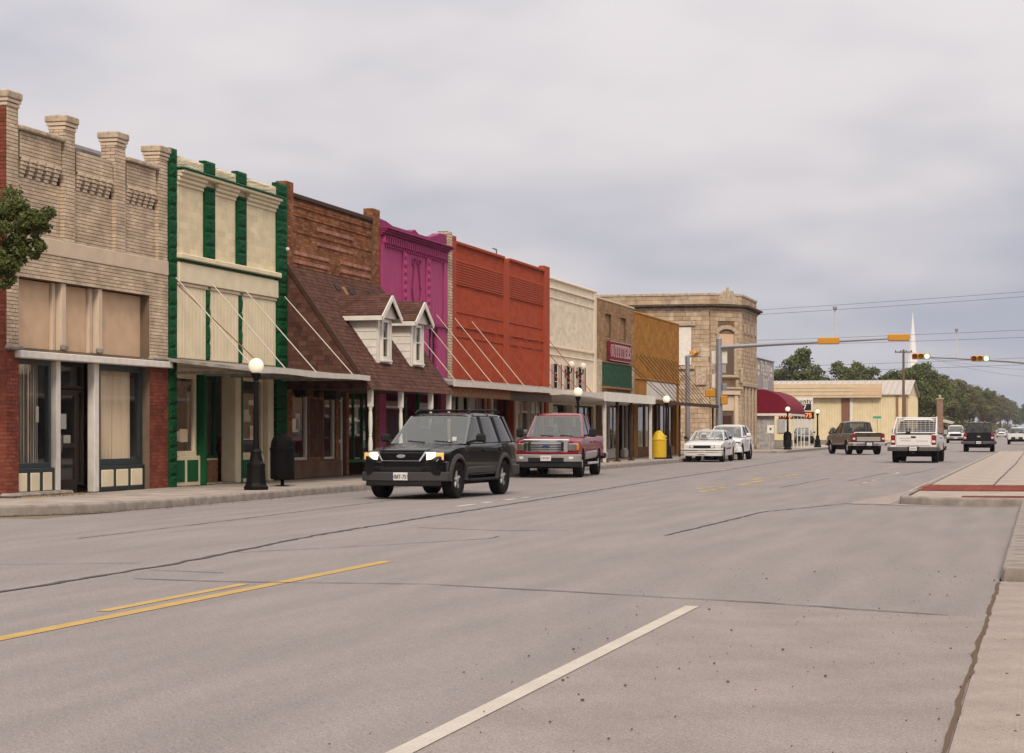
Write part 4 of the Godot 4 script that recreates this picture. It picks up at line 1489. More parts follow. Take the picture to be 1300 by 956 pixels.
func beige_shop() -> void:
	var b := wthing("beige_shop", "plain beige shop with a row of small shuttered windows above its canopy", "building", w(80.8, 0, FX))
	var d0 := 76.56
	var d1 := 85.0
	shell(b, d0, d1, 6.6, M.beige)
	var holes := [Rect2(77.2, 0.1, 3.4, 2.3), Rect2(81.0, 0.1, 3.6, 2.3)]
	var wins := [77.35, 79.55, 81.7]
	for a in wins:
		holes.append(Rect2(a, 2.98, 0.66, 1.0))
	var wall := geo()
	pierced(wall, d0, d1, 0, 7.2, FX - 0.3, FX, holes)
	part(b, "wall", wall, M.beige)
	var k := geo(true)
	var tones := [lin(0.85, 0.72, 0.55), lin(0.845, 0.715, 0.545)]
	bricks(k, w(d0, 4.75, FX), FAR, UP, STREET, 8.44, 2.1, 0.4, 0.14, 0.004, 0.002, tones)
	stuff(part(b, "brickwork", k, M.painted_brick))
	fb(b, "edge_pilaster", M.beige, d1 - 0.5, d1, 2.9, 7.2, FX, FX + 0.05, 0.01)
	fb(b, "coping", M.beige, d0, d1, 7.2, 7.3, FX - 0.32, FX + 0.07, 0.03)
	fb(b, "ledge", M.beige, d0 + 0.02, d1 - 0.52, 6.86, 6.93, FX, FX + 0.07, 0.015)
	fb(b, "ledge", M.beige, d0 + 0.02, d1 - 0.52, 6.5, 6.55, FX, FX + 0.04, 0.015)
	fb(b, "ledge", M.beige, d0 + 0.02, d1 - 0.52, 4.6, 4.7, FX, FX + 0.08, 0.015)
	fb(b, "ledge", M.beige, d0 + 0.02, d1 - 0.52, 4.3, 4.35, FX, FX + 0.05, 0.015)
	var pinkish := mk(lin(0.46, 0.35, 0.31), 0.8, "soft", 0.6)
	for a in wins:
		var o := window(b, a, a + 0.66, 2.98, 3.98, FX - 0.02, M.bronze, 0.06, M.dark_glass, 1)
		for i in 2:
			fb(o, "glazing_bar", M.white_worn, a + 0.06, a + 0.6, 3.28 + i * 0.33, 3.31 + i * 0.33, FX - 0.06, FX - 0.03, 0.004)
		for s in [-0.5, 0.7]:
			var sh := fb(b, "shutter", pinkish, a + s, a + s + 0.44, 2.96, 3.95, FX, FX + 0.03, 0.01)
			fb(sh, "shutter_frame", M.bronze, a + s + 0.4, a + s + 0.45, 2.96, 3.97, FX + 0.02, FX + 0.05, 0.005)
	for dd in [79.2, 81.3]:
		var g := geo()
		g.tube([w(dd, 3.65, FX), w(dd, 3.6, FX + 0.15), w(dd, 3.72, FX + 0.27), w(dd, 3.88, FX + 0.27)], 0.03, 6)
		g.bb(w(dd + 0.1, 3.5, FX), w(dd - 0.1, 3.8, FX + 0.04), 0.01)
		var sc := part(b, "wall_lamp", g, M.black_iron, 50.0)
		var gl := geo()
		gl.xf = Transform3D(Basis(), w(dd, 4.0, FX + 0.27))
		gl.lathe([Vector2(0, -0.14), Vector2(0.09, -0.11), Vector2(0.125, -0.03), Vector2(0.13, 0.03), Vector2(0.09, 0.11), Vector2(0, 0.14)], 14)
		part(sc, "globe", gl, M.white_paint, 70.0)
	var c := canopy(b, 76.62, 87.0, 2.75, 2.84, 0.3, M.white_worn, M.white_paint, -16.2)
	for dd in [77.1, 86.6]:
		fb(c, "post", M.white_worn, dd - 0.06, dd + 0.06, 0.15, 2.52, -16.4, -16.28, 0.01)
	for dd in [77.6, 79.9, 82.75]:
		var g := geo()
		g.xf = Transform3D(Basis(), w(dd, 0, -16.42))
		g.bb(Vector3(-0.06, 0.16, -0.06), Vector3(0.06, 2.54, 0.06), 0.015)
		g.bb(Vector3(-0.13, 0.15, -0.13), Vector3(0.13, 0.2, 0.13), 0.01)
		part(b, "canopy_post", g, M.dark_brown)
	window(b, 77.2, 78.9, 0.5, 2.4, FX - 0.1, M.bronze, 0.07)
	shop_door(b, 79.0, 79.9, 2.3, FX - 0.5, M.bronze)
	window(b, 80.0, 80.55, 0.3, 2.4, FX - 0.4, M.bronze, 0.06)
	window(b, 81.0, 84.6, 0.5, 2.4, FX - 0.1, M.bronze, 0.07, null, 2)
	papers(b, 81.1, 84.5, FX - 0.1, 4)
	goods(b, 81.3, 84.3, 7)
	for p in [[77.2, 78.9], [81.0, 84.6]]:
		fb(b, "bulkhead", M.beige, p[0], p[1], 0.15, 0.5, FX - 0.25, FX - 0.06, 0.01)


func tan_shop() -> void:
	var b := wthing("tan_brick_shop", "tan brick shop with a red sign and a green panel above its canopy", "building", w(89.2, 0, FX))
	var d0 := 85.02
	var d1 := 93.4
	shell(b, d0, d1, 6.6, M.mortar_brown)
	var wall := geo()
	pierced(wall, d0, d1, 0, 7.0, FX - 0.3, FX, [Rect2(86.3, 0.1, 6.2, 2.6), Rect2(86.9, 5.5, 1.3, 0.95), Rect2(90.2, 5.5, 1.3, 0.95)])
	part(b, "wall", wall, M.mortar_brown)
	var tones := [lin(0.46, 0.27, 0.14), lin(0.5, 0.31, 0.17), lin(0.42, 0.24, 0.125)]
	var k := geo(true)
	bricks(k, w(d0, 2.8, FX), FAR, UP, STREET, 8.38, 4.2, 0.23, 0.078, 0.012, 0.009, tones, [Rect2(1.88, 2.7, 1.3, 0.95), Rect2(5.18, 2.7, 1.3, 0.95)])
	for a in [86.9, 90.2]:
		bricks(k, w(a, 5.5, FX - 0.1), FAR, UP, STREET, 1.3, 0.95, 0.23, 0.078, 0.012, 0.009, tones)
	stuff(part(b, "brickwork", k, M.masonry))
	var pale := geo(true)
	bricks(pale, w(d0, 2.8, FX + 0.01), FAR, UP, STREET, 1.2, 1.62, 0.23, 0.078, 0.014, 0.012, [lin(0.72, 0.6, 0.45), lin(0.66, 0.53, 0.38)])
	bricks(pale, w(92.45, 2.8, FX + 0.01), FAR, UP, STREET, 0.95, 1.5, 0.23, 0.078, 0.014, 0.012, [lin(0.72, 0.6, 0.45), lin(0.66, 0.53, 0.38)])
	stuff(part(b, "pale_brickwork", pale, M.masonry))
	for a in [86.92, 90.22]:
		fb(b, "bricked_up_window", M.mortar_brown, a, a + 1.26, 5.5, 6.43, FX - 0.28, FX - 0.102, 0.005)
	fb(b, "coping", M.cream_plaster, d0, d1, 7.0, 7.08, FX - 0.32, FX + 0.04, 0.02)
	var s := fb(b, "sign_board", M.sign_red, 87.2, 92.0, 4.42, 5.3, FX + 0.02, FX + 0.16, 0.02)
	words(s, "lettering", "OUTFITTERS", M.pale_letters, w(89.6, 4.86, FX + 0.165), 0.52, PI / 2, 0.98, true)
	for y in [4.42, 5.24]:
		fb(s, "sign_rail", M.pale_letters, 87.25, 91.95, y + 0.02, y + 0.05, FX + 0.161, FX + 0.175, 0.003)
	fb(b, "green_panel", M.sign_green, 86.25, 92.4, 3.3, 4.32, FX + 0.02, FX + 0.1, 0.012)
	fb(b, "panel_rail", M.wood, 86.15, 92.5, 3.2, 3.3, FX, FX + 0.14, 0.01)
	fb(b, "panel_rail", M.wood, 86.2, 92.45, 4.32, 4.38, FX, FX + 0.13, 0.01)
	rod(b, "vent_pipe", M.roofing, w(86.0, 6.6, FX - 0.7), w(86.0, 7.35, FX - 0.7), 0.12)
	window(b, 86.3, 88.3, 0.5, 2.6, FX - 0.1, M.white_worn, 0.08, null, 1)
	window(b, 88.4, 90.2, 0.5, 2.6, FX - 0.1, M.white_worn, 0.08, null, 1)
	shop_door(b, 90.4, 91.3, 2.4, FX - 0.4, M.white_worn)
	window(b, 91.5, 92.4, 0.5, 2.6, FX - 0.1, M.white_worn, 0.08)
	for p in [[86.3, 90.2], [91.5, 92.4]]:
		fb(b, "bulkhead", M.white_worn, p[0], p[1], 0.15, 0.5, FX - 0.25, FX - 0.06, 0.01)
	fb(b, "store_poster", M.white_worn, 87.0, 88.0, 1.3, 2.4, FX - 0.3, FX - 0.28, 0.002)


func gold_shop() -> void:
	var b := wthing("gold_shop", "ochre-gold painted brick shop at the crossing, last of the row", "building", w(99.4, 0, FX))
	var d0 := 93.42
	var d1 := 105.5
	shell(b, d0, d1, 6.5, M.gold)
	var wall := geo()
	pierced(wall, d0, d1, 0, 6.85, FX - 0.3, FX, [Rect2(94.4, 0.1, 10.3, 2.6)])
	part(b, "wall", wall, M.gold)
	var tones := [lin(0.52, 0.235, 0.045), lin(0.48, 0.215, 0.042), lin(0.55, 0.26, 0.055)]
	var k := geo(true)
	bricks(k, w(d0, 3.9, FX), FAR, UP, STREET, 12.08, 2.95, 0.25, 0.085, 0.01, 0.008, tones)
	bricks(k, w(d0, 2.8, FX), FAR, UP, STREET, 1.2, 1.1, 0.25, 0.085, 0.01, 0.008, tones)
	bricks(k, w(104.7, 0.15, FX), FAR, UP, STREET, 0.8, 3.7, 0.25, 0.085, 0.01, 0.008, tones)
	stuff(part(b, "brickwork", k, M.masonry))
	fb(b, "coping", M.gold, d0, d1, 6.85, 6.93, FX - 0.32, FX + 0.04, 0.02)
	fb(b, "ledge", M.gold, d0 + 0.1, d1 - 0.1, 3.78, 3.88, FX, FX + 0.05, 0.01)
	for i in 6:
		fb(b, "transom_panel", M.white_paint, 96.5 + i * 1.36, 97.8 + i * 1.36, 2.9, 3.75, FX, FX + 0.02, 0.01)
	canopy(b, 87.05, 104.8, 2.78, 2.66, 0.1, M.dark_brown, M.dark_brown)
	for dd in [94.5, 104.4]:
		var g := geo()
		g.tube([w(dd, 0.15, -16.45), w(dd, 2.55, -16.45)], 0.05, 8)
		part(b, "canopy_post", g, M.dark_brown, 50.0)
	for i in 13:
		var at := 91.6 + i * 1.05
		rod(b, "tie_rod", M.dark_brown, w(at, 4.95 if at > 93.4 else 4.4, FX + 0.02), w(at, 2.7, -16.5), 0.017)
	window(b, 94.4, 96.6, 0.5, 2.7, FX - 0.1, M.wood, 0.1)
	window(b, 96.7, 99.0, 0.5, 2.7, FX - 0.1, M.wood, 0.1, null, 1)
	shop_door(b, 99.3, 100.3, 2.4, FX - 0.5, M.wood)
	window(b, 100.6, 104.6, 0.5, 2.7, FX - 0.1, M.wood, 0.1, null, 2)
	for p in [[94.4, 99.0], [100.6, 104.6]]:
		fb(b, "bulkhead", M.wood, p[0], p[1], 0.15, 0.5, FX - 0.25, FX - 0.06, 0.01)
	for cc in [[96.8, 98.8], [100.8, 102.4], [102.9, 104.4]]:
		var rows := []
		for i in 34:
			var wave := 0.05 * sin(i * 1.3)
			rows.append([w(lerpf(cc[0], cc[1], i / 33.0), 0.55, FX - 0.3 + wave), w(lerpf(cc[0], cc[1], i / 33.0), 2.66, FX - 0.3 + wave)])
		var g := geo()
		g.grid(rows)
		part(b, "curtain", g, M.white_worn, 60.0)


# ---------------------------------------------------------------- the stone bank, and what lies beyond the crossing

func corner_bank() -> void:
	var b := wthing("stone_bank", "two-storey rough limestone bank with a cut corner across the side street", "building", w(130, 0, -24))
	var out := PackedVector2Array([Vector2(-40, 126.5), Vector2(-20.1, 126.5), Vector2(-18.4, 128.2), Vector2(-18.4, 135.1), Vector2(-40, 135.1)])
	var core := geo()
	core.prism(out, 9.9)
	for i in core.v.size():
		core.v[i] = w(core.v[i].y, core.v[i].z, core.v[i].x)
	part(b, "wall", core, mk(lin(0.26, 0.17, 0.1), 0.95, "blotch", 0.3))
	var tones := [lin(0.62, 0.455, 0.3), lin(0.58, 0.42, 0.28), lin(0.65, 0.49, 0.335), lin(0.6, 0.425, 0.27), lin(0.68, 0.54, 0.4)]
	M.ashlar = vcol(mk(Color.WHITE, 0.95, "blotch", 0.35))
	var u45 := Vector3(1, 0, -1).normalized()
	var n45 := Vector3(1, 0, 1).normalized()
	# stones one can tell apart on the wall towards the crossing
	var kinds := []
	for t in tones:
		for s in 2:
			var g := geo(true)
			g.col = t * rng.randf_range(0.92, 1.08)
			g.col.a = 1.0
			g.bb(Vector3(-0.5, -0.5, -0.5), Vector3(0.5, 0.5, 0.5), 0.06)
			kinds.append(g.mesh())
	var windows := [Rect2(-22.1, 5.4, 0.85, 2.5)]
	var y := 0.16
	while y < 8.9:
		var h := rng.randf_range(0.24, 0.32)
		h = minf(h, 8.96 - y)
		var x := -24.4 - rng.randf() * 0.3
		while x < -20.12:
			var ln := rng.randf_range(0.4, 0.8)
			var e := minf(x + ln, -20.12)
			var a := x
			for q in windows:
				if y + h > q.position.y and y < q.end.y:
					if a >= q.position.x and e <= q.end.x:
						e = a
					elif a < q.position.x and e > q.position.x:
						e = minf(e, q.position.x)
					elif a < q.end.x and e > q.end.x:
						a = q.end.x
			x += ln
			if e - a < 0.08:
				continue
			var o := part(b, "stone", kinds[rng.randi() % kinds.size()], M.ashlar)
			o.position += w(126.5, y + h * 0.5, (a + e) * 0.5)
			o.scale = Vector3(e - a - 0.015, h - 0.015, 0.08 + rng.randf() * 0.04)
		y += h
	var k := geo(true)
	bricks(k, w(126.5, 0.2, -40), STREET, UP, NEAR, 15.3, 8.75, 0.55, 0.27, 0.015, 0.04, tones, [], 0.7)
	bricks(k, w(126.5, 0.15, -20.1), u45, UP, n45, 2.4, 8.8, 0.45, 0.26, 0.015, 0.05, tones, [Rect2(0.45, 0, 1.5, 4.3), Rect2(0.55, 4.7, 1.3, 3.2)], 0.6)
	bricks(k, w(128.2, 0.15, FX), FAR, UP, STREET, 6.9, 8.8, 0.45, 0.26, 0.015, 0.05, tones, [], 0.6)
	# parapet above the cornice
	bricks(k, w(126.5, 9.25, -40), STREET, UP, NEAR, 19.9, 0.55, 0.7, 0.28, 0.015, 0.03, tones, [], 0.7)
	bricks(k, w(126.5, 9.25, -20.1), u45, UP, n45, 2.4, 0.55, 0.6, 0.28, 0.015, 0.03, tones)
	bricks(k, w(128.2, 9.25, FX), FAR, UP, STREET, 6.9, 0.55, 0.6, 0.28, 0.015, 0.03, tones)
	stuff(part(b, "stonework", k, M.ashlar))
	# weathered cornice and coping that follow the cut corner
	var dark := mk(lin(0.16, 0.115, 0.08), 0.95, "stain", 0.5, 1.0)
	for c in [[8.92, 9.02, 0.16], [9.02, 9.12, 0.3], [9.12, 9.24, 0.45], [9.8, 9.93, 0.08]]:
		var e: float = c[2]
		var p := PackedVector2Array([Vector2(-40, 126.5 - e), Vector2(-20.1 + e * 0.41, 126.5 - e), Vector2(-18.4 + e, 128.2 - e * 0.41), Vector2(-18.4 + e, 135.1), Vector2(-40, 135.1)])
		var g := geo()
		g.prism(p, c[1] - c[0])
		for i in g.v.size():
			g.v[i] = w(g.v[i].y, c[0] + g.v[i].z, g.v[i].x)
		part(b, "cornice", g, dark if c[0] > 9.01 and c[0] < 9.5 else M.stone_cap)
	var mid := w(127.35, 0, -19.25)
	# crest on the parapet over the corner: three carved leaves
	for s in [[-0.4, 0.85, 0.32], [0.0, 1.05, 0.2], [0.4, 0.85, 0.32]]:
		var g := geo()
		g.prism(PackedVector2Array([Vector2(-s[2], 0), Vector2(s[2], 0), Vector2(s[2] * 0.75, 0.35), Vector2(0.03 + s[0] * -0.2, s[1]), Vector2(-s[2] * 0.75, 0.35)]), 0.16 + s[1] * 0.1)
		g.xf = Transform3D.IDENTITY
		var o := part(b, "crest_leaf", g, M.stone_cap)
		o.position += mid + Vector3(0, 9.27, 0) + u45 * s[0] + n45 * 0.02
		o.rotation.y = PI / 4
	var corner := func(called: String, m: Material, a: float, e: float, y0: float, y1: float, z0: float, z1: float, bev := 0.02) -> MeshInstance3D:
		var g := geo()
		g.bb(Vector3(a, y0, z0), Vector3(e, y1, z1), bev)
		var o := part(b, called, g, m)
		o.position += mid
		o.rotation.y = PI / 4
		return o
	# arched upper window
	var painted_shade := mk(lin(0.12, 0.085, 0.06), 0.8)  # dark brown that paints the shade of hollows; the wall stays flat
	corner.call("window_board", painted_shade, -0.6, 0.6, 4.85, 6.6, 0.0, 0.02)
	corner.call("window_board", M.board, -0.6, 0.6, 6.6, 7.4, 0.0, 0.025)
	var arch := geo()
	var ap := PackedVector2Array()
	for i in 13:
		var t := PI * i / 12.0
		ap.append(Vector2(cos(t) * 0.62, 7.4 + sin(t) * 0.32))
	for i in 13:
		var t := PI * (12 - i) / 12.0
		ap.append(Vector2(cos(t) * 0.86, 7.4 + sin(t) * 0.56))
	arch.prism(ap, 0.14)
	var ao := part(b, "window_arch", arch, M.stone_cap)
	ao.position += mid
	ao.rotation.y = PI / 4
	corner.call("window_jamb", M.stone_cap, -0.78, -0.6, 4.85, 7.4, 0.0, 0.12)
	corner.call("window_jamb", M.stone_cap, 0.6, 0.78, 4.85, 7.4, 0.0, 0.12)
	corner.call("window_sill", M.stone_cap, -0.9, 0.9, 4.68, 4.85, 0.0, 0.22)
	# doorway: pilasters, panel, entablature and carved brackets
	corner.call("painted_recess", painted_shade, -0.55, 0.55, 0.15, 2.6, 0.0, 0.02)  # flat dark board on the wall, its colour gives the recessed look
	corner.call("door_leaf", M.dark_brown, -0.42, 0.42, 0.15, 2.3, 0.02, 0.06)
	corner.call("door_panel", M.cream_plaster, -0.6, 0.6, 2.6, 3.55, 0.0, 0.08)
	for s in [-1.0, 1.0]:
		corner.call("pilaster", M.cream_plaster, minf(s * 0.58, s * 0.84), maxf(s * 0.58, s * 0.84), 0.15, 3.6, 0.0, 0.2)
		corner.call("bracket", M.stone_cap, minf(s * 0.95, s * 1.12), maxf(s * 0.95, s * 1.12), 4.3, 5.3, 0.05, 0.4, 0.08)
	corner.call("entablature", M.cream_plaster, -0.95, 0.95, 3.6, 3.95, 0.0, 0.3)
	corner.call("entablature_top", M.stone_cap, -1.08, 1.08, 3.95, 4.08, 0.0, 0.42)
	# side window with a drawn white blind, and its surround
	fb(b, "window_blind", M.white_paint, 126.44, 126.5, 5.45, 7.85, -22.08, -21.27, 0.01)
	fb(b, "window_lintel", M.stone_cap, 126.3, 126.5, 7.9, 8.2, -22.35, -21.0, 0.02)
	fb(b, "window_sill", M.stone_cap, 126.25, 126.5, 5.2, 5.4, -22.3, -21.05, 0.02)
	fb(b, "stone_block", M.stone_cap, 126.28, 126.5, 4.2, 5.2, -21.0, -20.3, 0.04)
	# pale pilaster strips and lintel blocks along the main street front
	for i in 4:
		fb(b, "pilaster_strip", M.stone_cap, 129.2 + i * 1.6, 129.55 + i * 1.6, 0.3, 4.1, FX + 0.05, FX + 0.16, 0.03)
		fb(b, "lintel_block", M.stone_cap, 129.0 + i * 1.6, 129.8 + i * 1.6, 7.5, 8.1, FX + 0.05, FX + 0.12, 0.03)
	fb(b, "string_course", M.stone_cap, 128.4, 135.0, 4.15, 4.4, FX + 0.03, FX + 0.18, 0.03)


func ribbed(parent: Node3D, called: String, m: Material, o: Vector3, u: Vector3, n: Vector3, wide: float, high: float, step: float, deep: float) -> MeshInstance3D:
	var rows := []
	var a := 0.0
	while a <= wide:
		for e in [[0.0, 0.0], [0.6, 0.0], [0.7, 1.0], [0.9, 1.0]]:
			var p: Vector3 = o + u * minf(a + e[0] * step, wide) + n * (deep * e[1])
			rows.append([p, p + Vector3(0, high, 0)])
		a += step
	var g := geo()
	g.grid(rows)
	return part(parent, called, g, m)


func beyond_the_crossing() -> void:
	var g0 := wthing("grey_shop", "low grey shop with white lettering and a maroon barrel awning", "building", w(140, 0, -22))
	fb(g0, "wall", M.grey_wall, 135.15, 144.4, 0.1, 6.15, -32, FX - 0.02, 0.02)
	fb(g0, "parapet_cap", M.canopy_grey, 135.12, 144.45, 6.15, 6.24, -32, FX + 0.06, 0.02)
	words(g0, "lettering", "Valley", M.white_paint, w(139.6, 5.55, FX + 0.01), 0.9, PI / 2, 1.2, true)
	words(g0, "lettering", "Inn", M.white_paint, w(139.6, 4.6, FX + 0.01), 0.85, PI / 2, 1.3, true)
	for d in [136.4, 142.9]:
		fb(g0, "emblem", M.white_paint, d - 0.3, d + 0.3, 5.45, 5.75, FX - 0.02, FX + 0.01, 0.003)
		fb(g0, "emblem", M.white_paint, d - 0.25, d + 0.2, 5.05, 5.3, FX - 0.02, FX + 0.01, 0.003)
	# awning: a quarter barrel over an iron frame
	var rows := []
	var end := [w(135.3, 2.5, FX)]
	for i in 13:
		var a := PI * 0.5 * i / 12.0
		var x := FX + 2.2 * sin(a)
		var y := 2.5 + 1.6 * cos(a)
		rows.append([w(135.3, y, x), w(144.0, y, x)])
		end.append(w(135.3, y, x))
	var ag := geo()
	ag.grid(rows)
	ag.fan(end)
	var far := end.map(func(p): return p + Vector3(0, 0, -8.7))
	ag.fan(far)
	var aw := part(g0, "awning", ag, M.maroon, 30.0)
	fb(aw, "awning_beam", M.white_paint, 135.25, 135.35, 2.34, 2.5, FX + 0.02, -16.15, 0.01)
	fb(aw, "awning_beam", M.white_paint, 135.36, 144.0, 2.34, 2.48, -16.28, -16.16, 0.01)
	for d in [135.4, 137.6, 139.8, 142.0, 143.9]:
		fb(g0, "awning_post", M.white_paint, d - 0.035, d + 0.035, 0.14, 2.34, -16.26, -16.19, 0.01)
	ribbed(g0, "corrugated_panel", M.corrugated, w(135.6, 0.15, FX), STREET, NEAR, 1.15, 2.2, 0.16, 0.05)
	fb(g0, "door", M.dark_brown, 139.0, 140.1, 0.15, 2.2, FX - 0.01, FX + 0.04, 0.01)
	window(g0, 141.2, 143.6, 0.8, 2.2, FX + 0.06, M.white_paint, 0.08, M.dark_glass, 2)

	# pylon sign with a lit text board
	var s := wthing("pylon_sign", "white and black roadside sign above an orange lit text board, behind the maroon awning", "sign", w(175, 0, -19))
	for x in [-21.30, -19.30]:
		fb(s, "sign_post", M.white_worn, 174.95, 175.1, 0, 2.4, x - 0.06, x + 0.06, 0.01)
	fb(s, "text_board", M.bronze, 174.85, 175.2, 2.35, 2.95, -21.90, -18.90, 0.02)
	fb(s, "sign_box", M.white_paint, 174.85, 175.2, 3.0, 4.15, -21.00, -19.00, 0.02)
	fb(s, "sign_face", M.bronze, 174.82, 174.85, 3.08, 3.62, -20.60, -19.12, 0.004)
	words(s, "lettering", "County", M.bronze, w(174.84, 3.83, -19.90), 0.34, 0.0)
	words(s, "lettering", "77", M.white_paint, w(174.815, 3.35, -19.85), 0.42, 0.0)
	words(s, "lit_text_sign", "11:40", glow(lin(1.0, 0.2, 0.05), 0.8), w(174.84, 2.65, -21.30), 0.34, 0.0)
	words(s, "lit_text_sign", "75", glow(lin(1.0, 0.2, 0.05), 0.8), w(174.84, 2.65, -19.35), 0.38, 0.0)

	# yellow metal shed with a ribbed skin
	var b := wthing("metal_shed", "large pale yellow ribbed metal building with a tan fascia", "building", w(296, 0, -28))
	var core := geo()
	core.box(Vector3(-38, 0, -308), Vector3(-18.1, 6.2, -285.05))
	part(b, "wall", core, M.tin_yellow)
	ribbed(b, "front_cladding", M.tin_yellow, w(285, 0, -38), STREET, NEAR, 19.94, 6.2, 0.35, 0.06)
	ribbed(b, "side_cladding", M.tin_yellow, w(285, 0, -18.04), FAR, STREET, 23.0, 6.2, 0.35, 0.06)
	var rg := geo()
	var re := [[284.6, 6.2], [296.5, 8.4], [308.4, 6.2]]
	for i in 2:
		rg.slab(w(re[i][0], re[i][1], -38.4), Vector3(20.7, 0, 0), w(re[i + 1][0], re[i + 1][1], -38.4) - w(re[i][0], re[i][1], -38.4), Vector3(0, 0.12, 0))
	var roof := part(b, "roof", rg, M.tin_roof)
	for i in 26:
		var x := -38.2 + i * 0.8
		var q := geo()
		q.bar(w(284.6, 6.36, x), w(296.5, 8.56, x), 0.07, 0.07)
		part(roof, "seam", q, M.tin_roof)
	var gable := geo()
	gable.tri(w(285, 6.2, -18.06), w(296.5, 8.4, -18.06), w(308, 6.2, -18.06))
	part(b, "gable", gable, M.tin_yellow)
	fb(b, "fascia", M.tin_fascia, 284.0, 284.95, 5.85, 7.8, -37.5, -21.5, 0.03)
	for i in 3:
		fb(b, "fascia_rib", M.tin_fascia, 283.93, 284.0, 6.2 + i * 0.5, 6.26 + i * 0.5, -37.5, -21.5, 0.02)
	fb(b, "worn_patch", M.board, 283.95, 283.99, 6.2, 7.3, -25.3, -21.6, 0.005)
	fb(b, "brown_panel", mk(lin(0.2, 0.1, 0.06), 0.8), 284.85, 284.92, 0, 5.8, -27.0, -25.9, 0.01)  # flat brown panel standing on the front cladding
	fb(b, "white_trim", M.white_paint, 284.8, 284.92, 0, 5.8, -25.85, -25.45, 0.01)
	fb(b, "corner_trim", M.wood, 284.8, 284.93, 0, 6.1, -19.6, -19.3, 0.01)
	fb(b, "corner_trim", M.wood, 284.8, 284.93, 0, 6.1, -18.5, -18.2, 0.01)
	fb(b, "roller_door", M.white_worn, 284.8, 284.92, 0, 3.2, -33.6, -30.9, 0.01)
	fb(b, "window", M.grey_wall, 284.8, 284.92, 1.0, 3.0, -35.8, -34.4, 0.01)
	# church steeple beyond the trees
	var c := wthing("church_steeple", "slender white church steeple rising behind the trees", "steeple", w(480, 0, -29.2))
	var sp := geo()
	var rows2 := []
	for e in [[2.3, 0.0], [2.3, 11.5], [1.75, 12.2], [1.62, 14.0], [1.5, 14.3], [0.9, 19.0], [0.05, 28.4]]:
		var ring := []
		for i in 8:
			var a := TAU * (i + 0.5) / 8
			ring.append(w(480 + sin(a) * e[0], e[1], -29.2 + cos(a) * e[0]))
		rows2.append(ring)
	sp.grid(rows2, true)
	part(c, "spire", sp, mk(lin(0.72, 0.69, 0.68), 0.6))
	for y in [12.0, 14.1]:
		fb(c, "moulding", M.white_paint, 478.1, 481.9, y, y + 0.2, -31.1, -27.3, 0.05)
	fb(c, "nave", M.white_worn, 482, 500, 0, 9, -37, -22, 0.2)
	# brick column at the far kerb and a small white house
	var col := wthing("brick_column", "tall pinkish brick column by the kerb behind the white pickup", "column", w(343, 0, -16.5))
	fb(col, "shaft", mk(lin(0.4, 0.24, 0.17), 0.9, "blotch", 0.5), 342.5, 343.5, 0, 6.4, -17.0, -16.0, 0.05)
	fb(col, "cap", M.stone_cap, 342.35, 343.65, 6.4, 6.65, -17.15, -15.85, 0.05)
	fb(col, "finial", M.stone_cap, 342.8, 343.2, 6.65, 7.2, -16.7, -16.3, 0.1)
	var h := wthing("white_house", "small house with a pale sloping roof under the street trees", "house", w(372, 0, -20))
	fb(h, "wall", mk(lin(0.3, 0.27, 0.25), 0.8), 368, 378, 0, 3.0, -26, -17.5, 0.05)
	var hr := geo()
	hr.bar(w(367, 3.9, -22), w(367, 2.6, -15.4), 0.1, 0.3)
	hr.slab(w(367, 2.7, -15.6), w(379, 2.7, -15.6) - w(367, 2.7, -15.6), Vector3(-6.5, 1.6, 0), Vector3(0, 0.15, 0))
	hr.slab(w(367, 4.3, -22.1), w(379, 4.3, -22.1) - w(367, 4.3, -22.1), Vector3(-5, -1.4, 0), Vector3(0, 0.15, 0))
	part(h, "roof", hr, M.white_worn)


func opposite_side() -> void:
	# the shop fronts across the street, out of the picture to the right, which the shop windows mirror
	var tints := [lin(0.4, 0.25, 0.16), lin(0.5, 0.44, 0.36), lin(0.3, 0.13, 0.08), lin(0.46, 0.38, 0.28), lin(0.36, 0.3, 0.27)]
	var kinds := ["brown brick", "pale stucco", "dark red brick", "buff brick", "grey stucco"]
	for k in 9:
		var d0 := 8.0 + k * 18.0 + (22.0 if k > 4 else 0.0)
		var m := mk(tints[k % 5], 0.85, "blotch", 0.2)
		var b := wthing("facing_shop", "%s shop front across the street, %s from the camera" % [kinds[k % 5], ["nearest", "second", "third", "fourth", "fifth", "sixth", "seventh", "eighth", "ninth"][k]], "building", w(d0 + 9, 0, 12), "shop fronts across the street")
		fb(b, "wall", m, d0, d0 + 17.9, 0, 6.4 + (k % 3) * 0.6, 6.3, 18, 0.05)
		fb(b, "cornice", M.stone_cap, d0, d0 + 17.9, 6.0, 6.25, 6.0, 6.32, 0.03)
		fb(b, "canopy", M.white_worn, d0 + 0.3, d0 + 17.6, 2.8, 2.95, 4.0, 6.32, 0.03)
		for i in 4:
			fb(b, "shop_window", M.navy, d0 + 0.8 + i * 4.3, d0 + 4.2 + i * 4.3, 0.6, 2.7, 6.25, 6.34, 0.02)
			fb(b, "upper_window", M.navy, d0 + 1.4 + i * 4.3, d0 + 3.2 + i * 4.3, 3.6, 5.4, 6.25, 6.34, 0.02)


# ---------------------------------------------------------------- trees

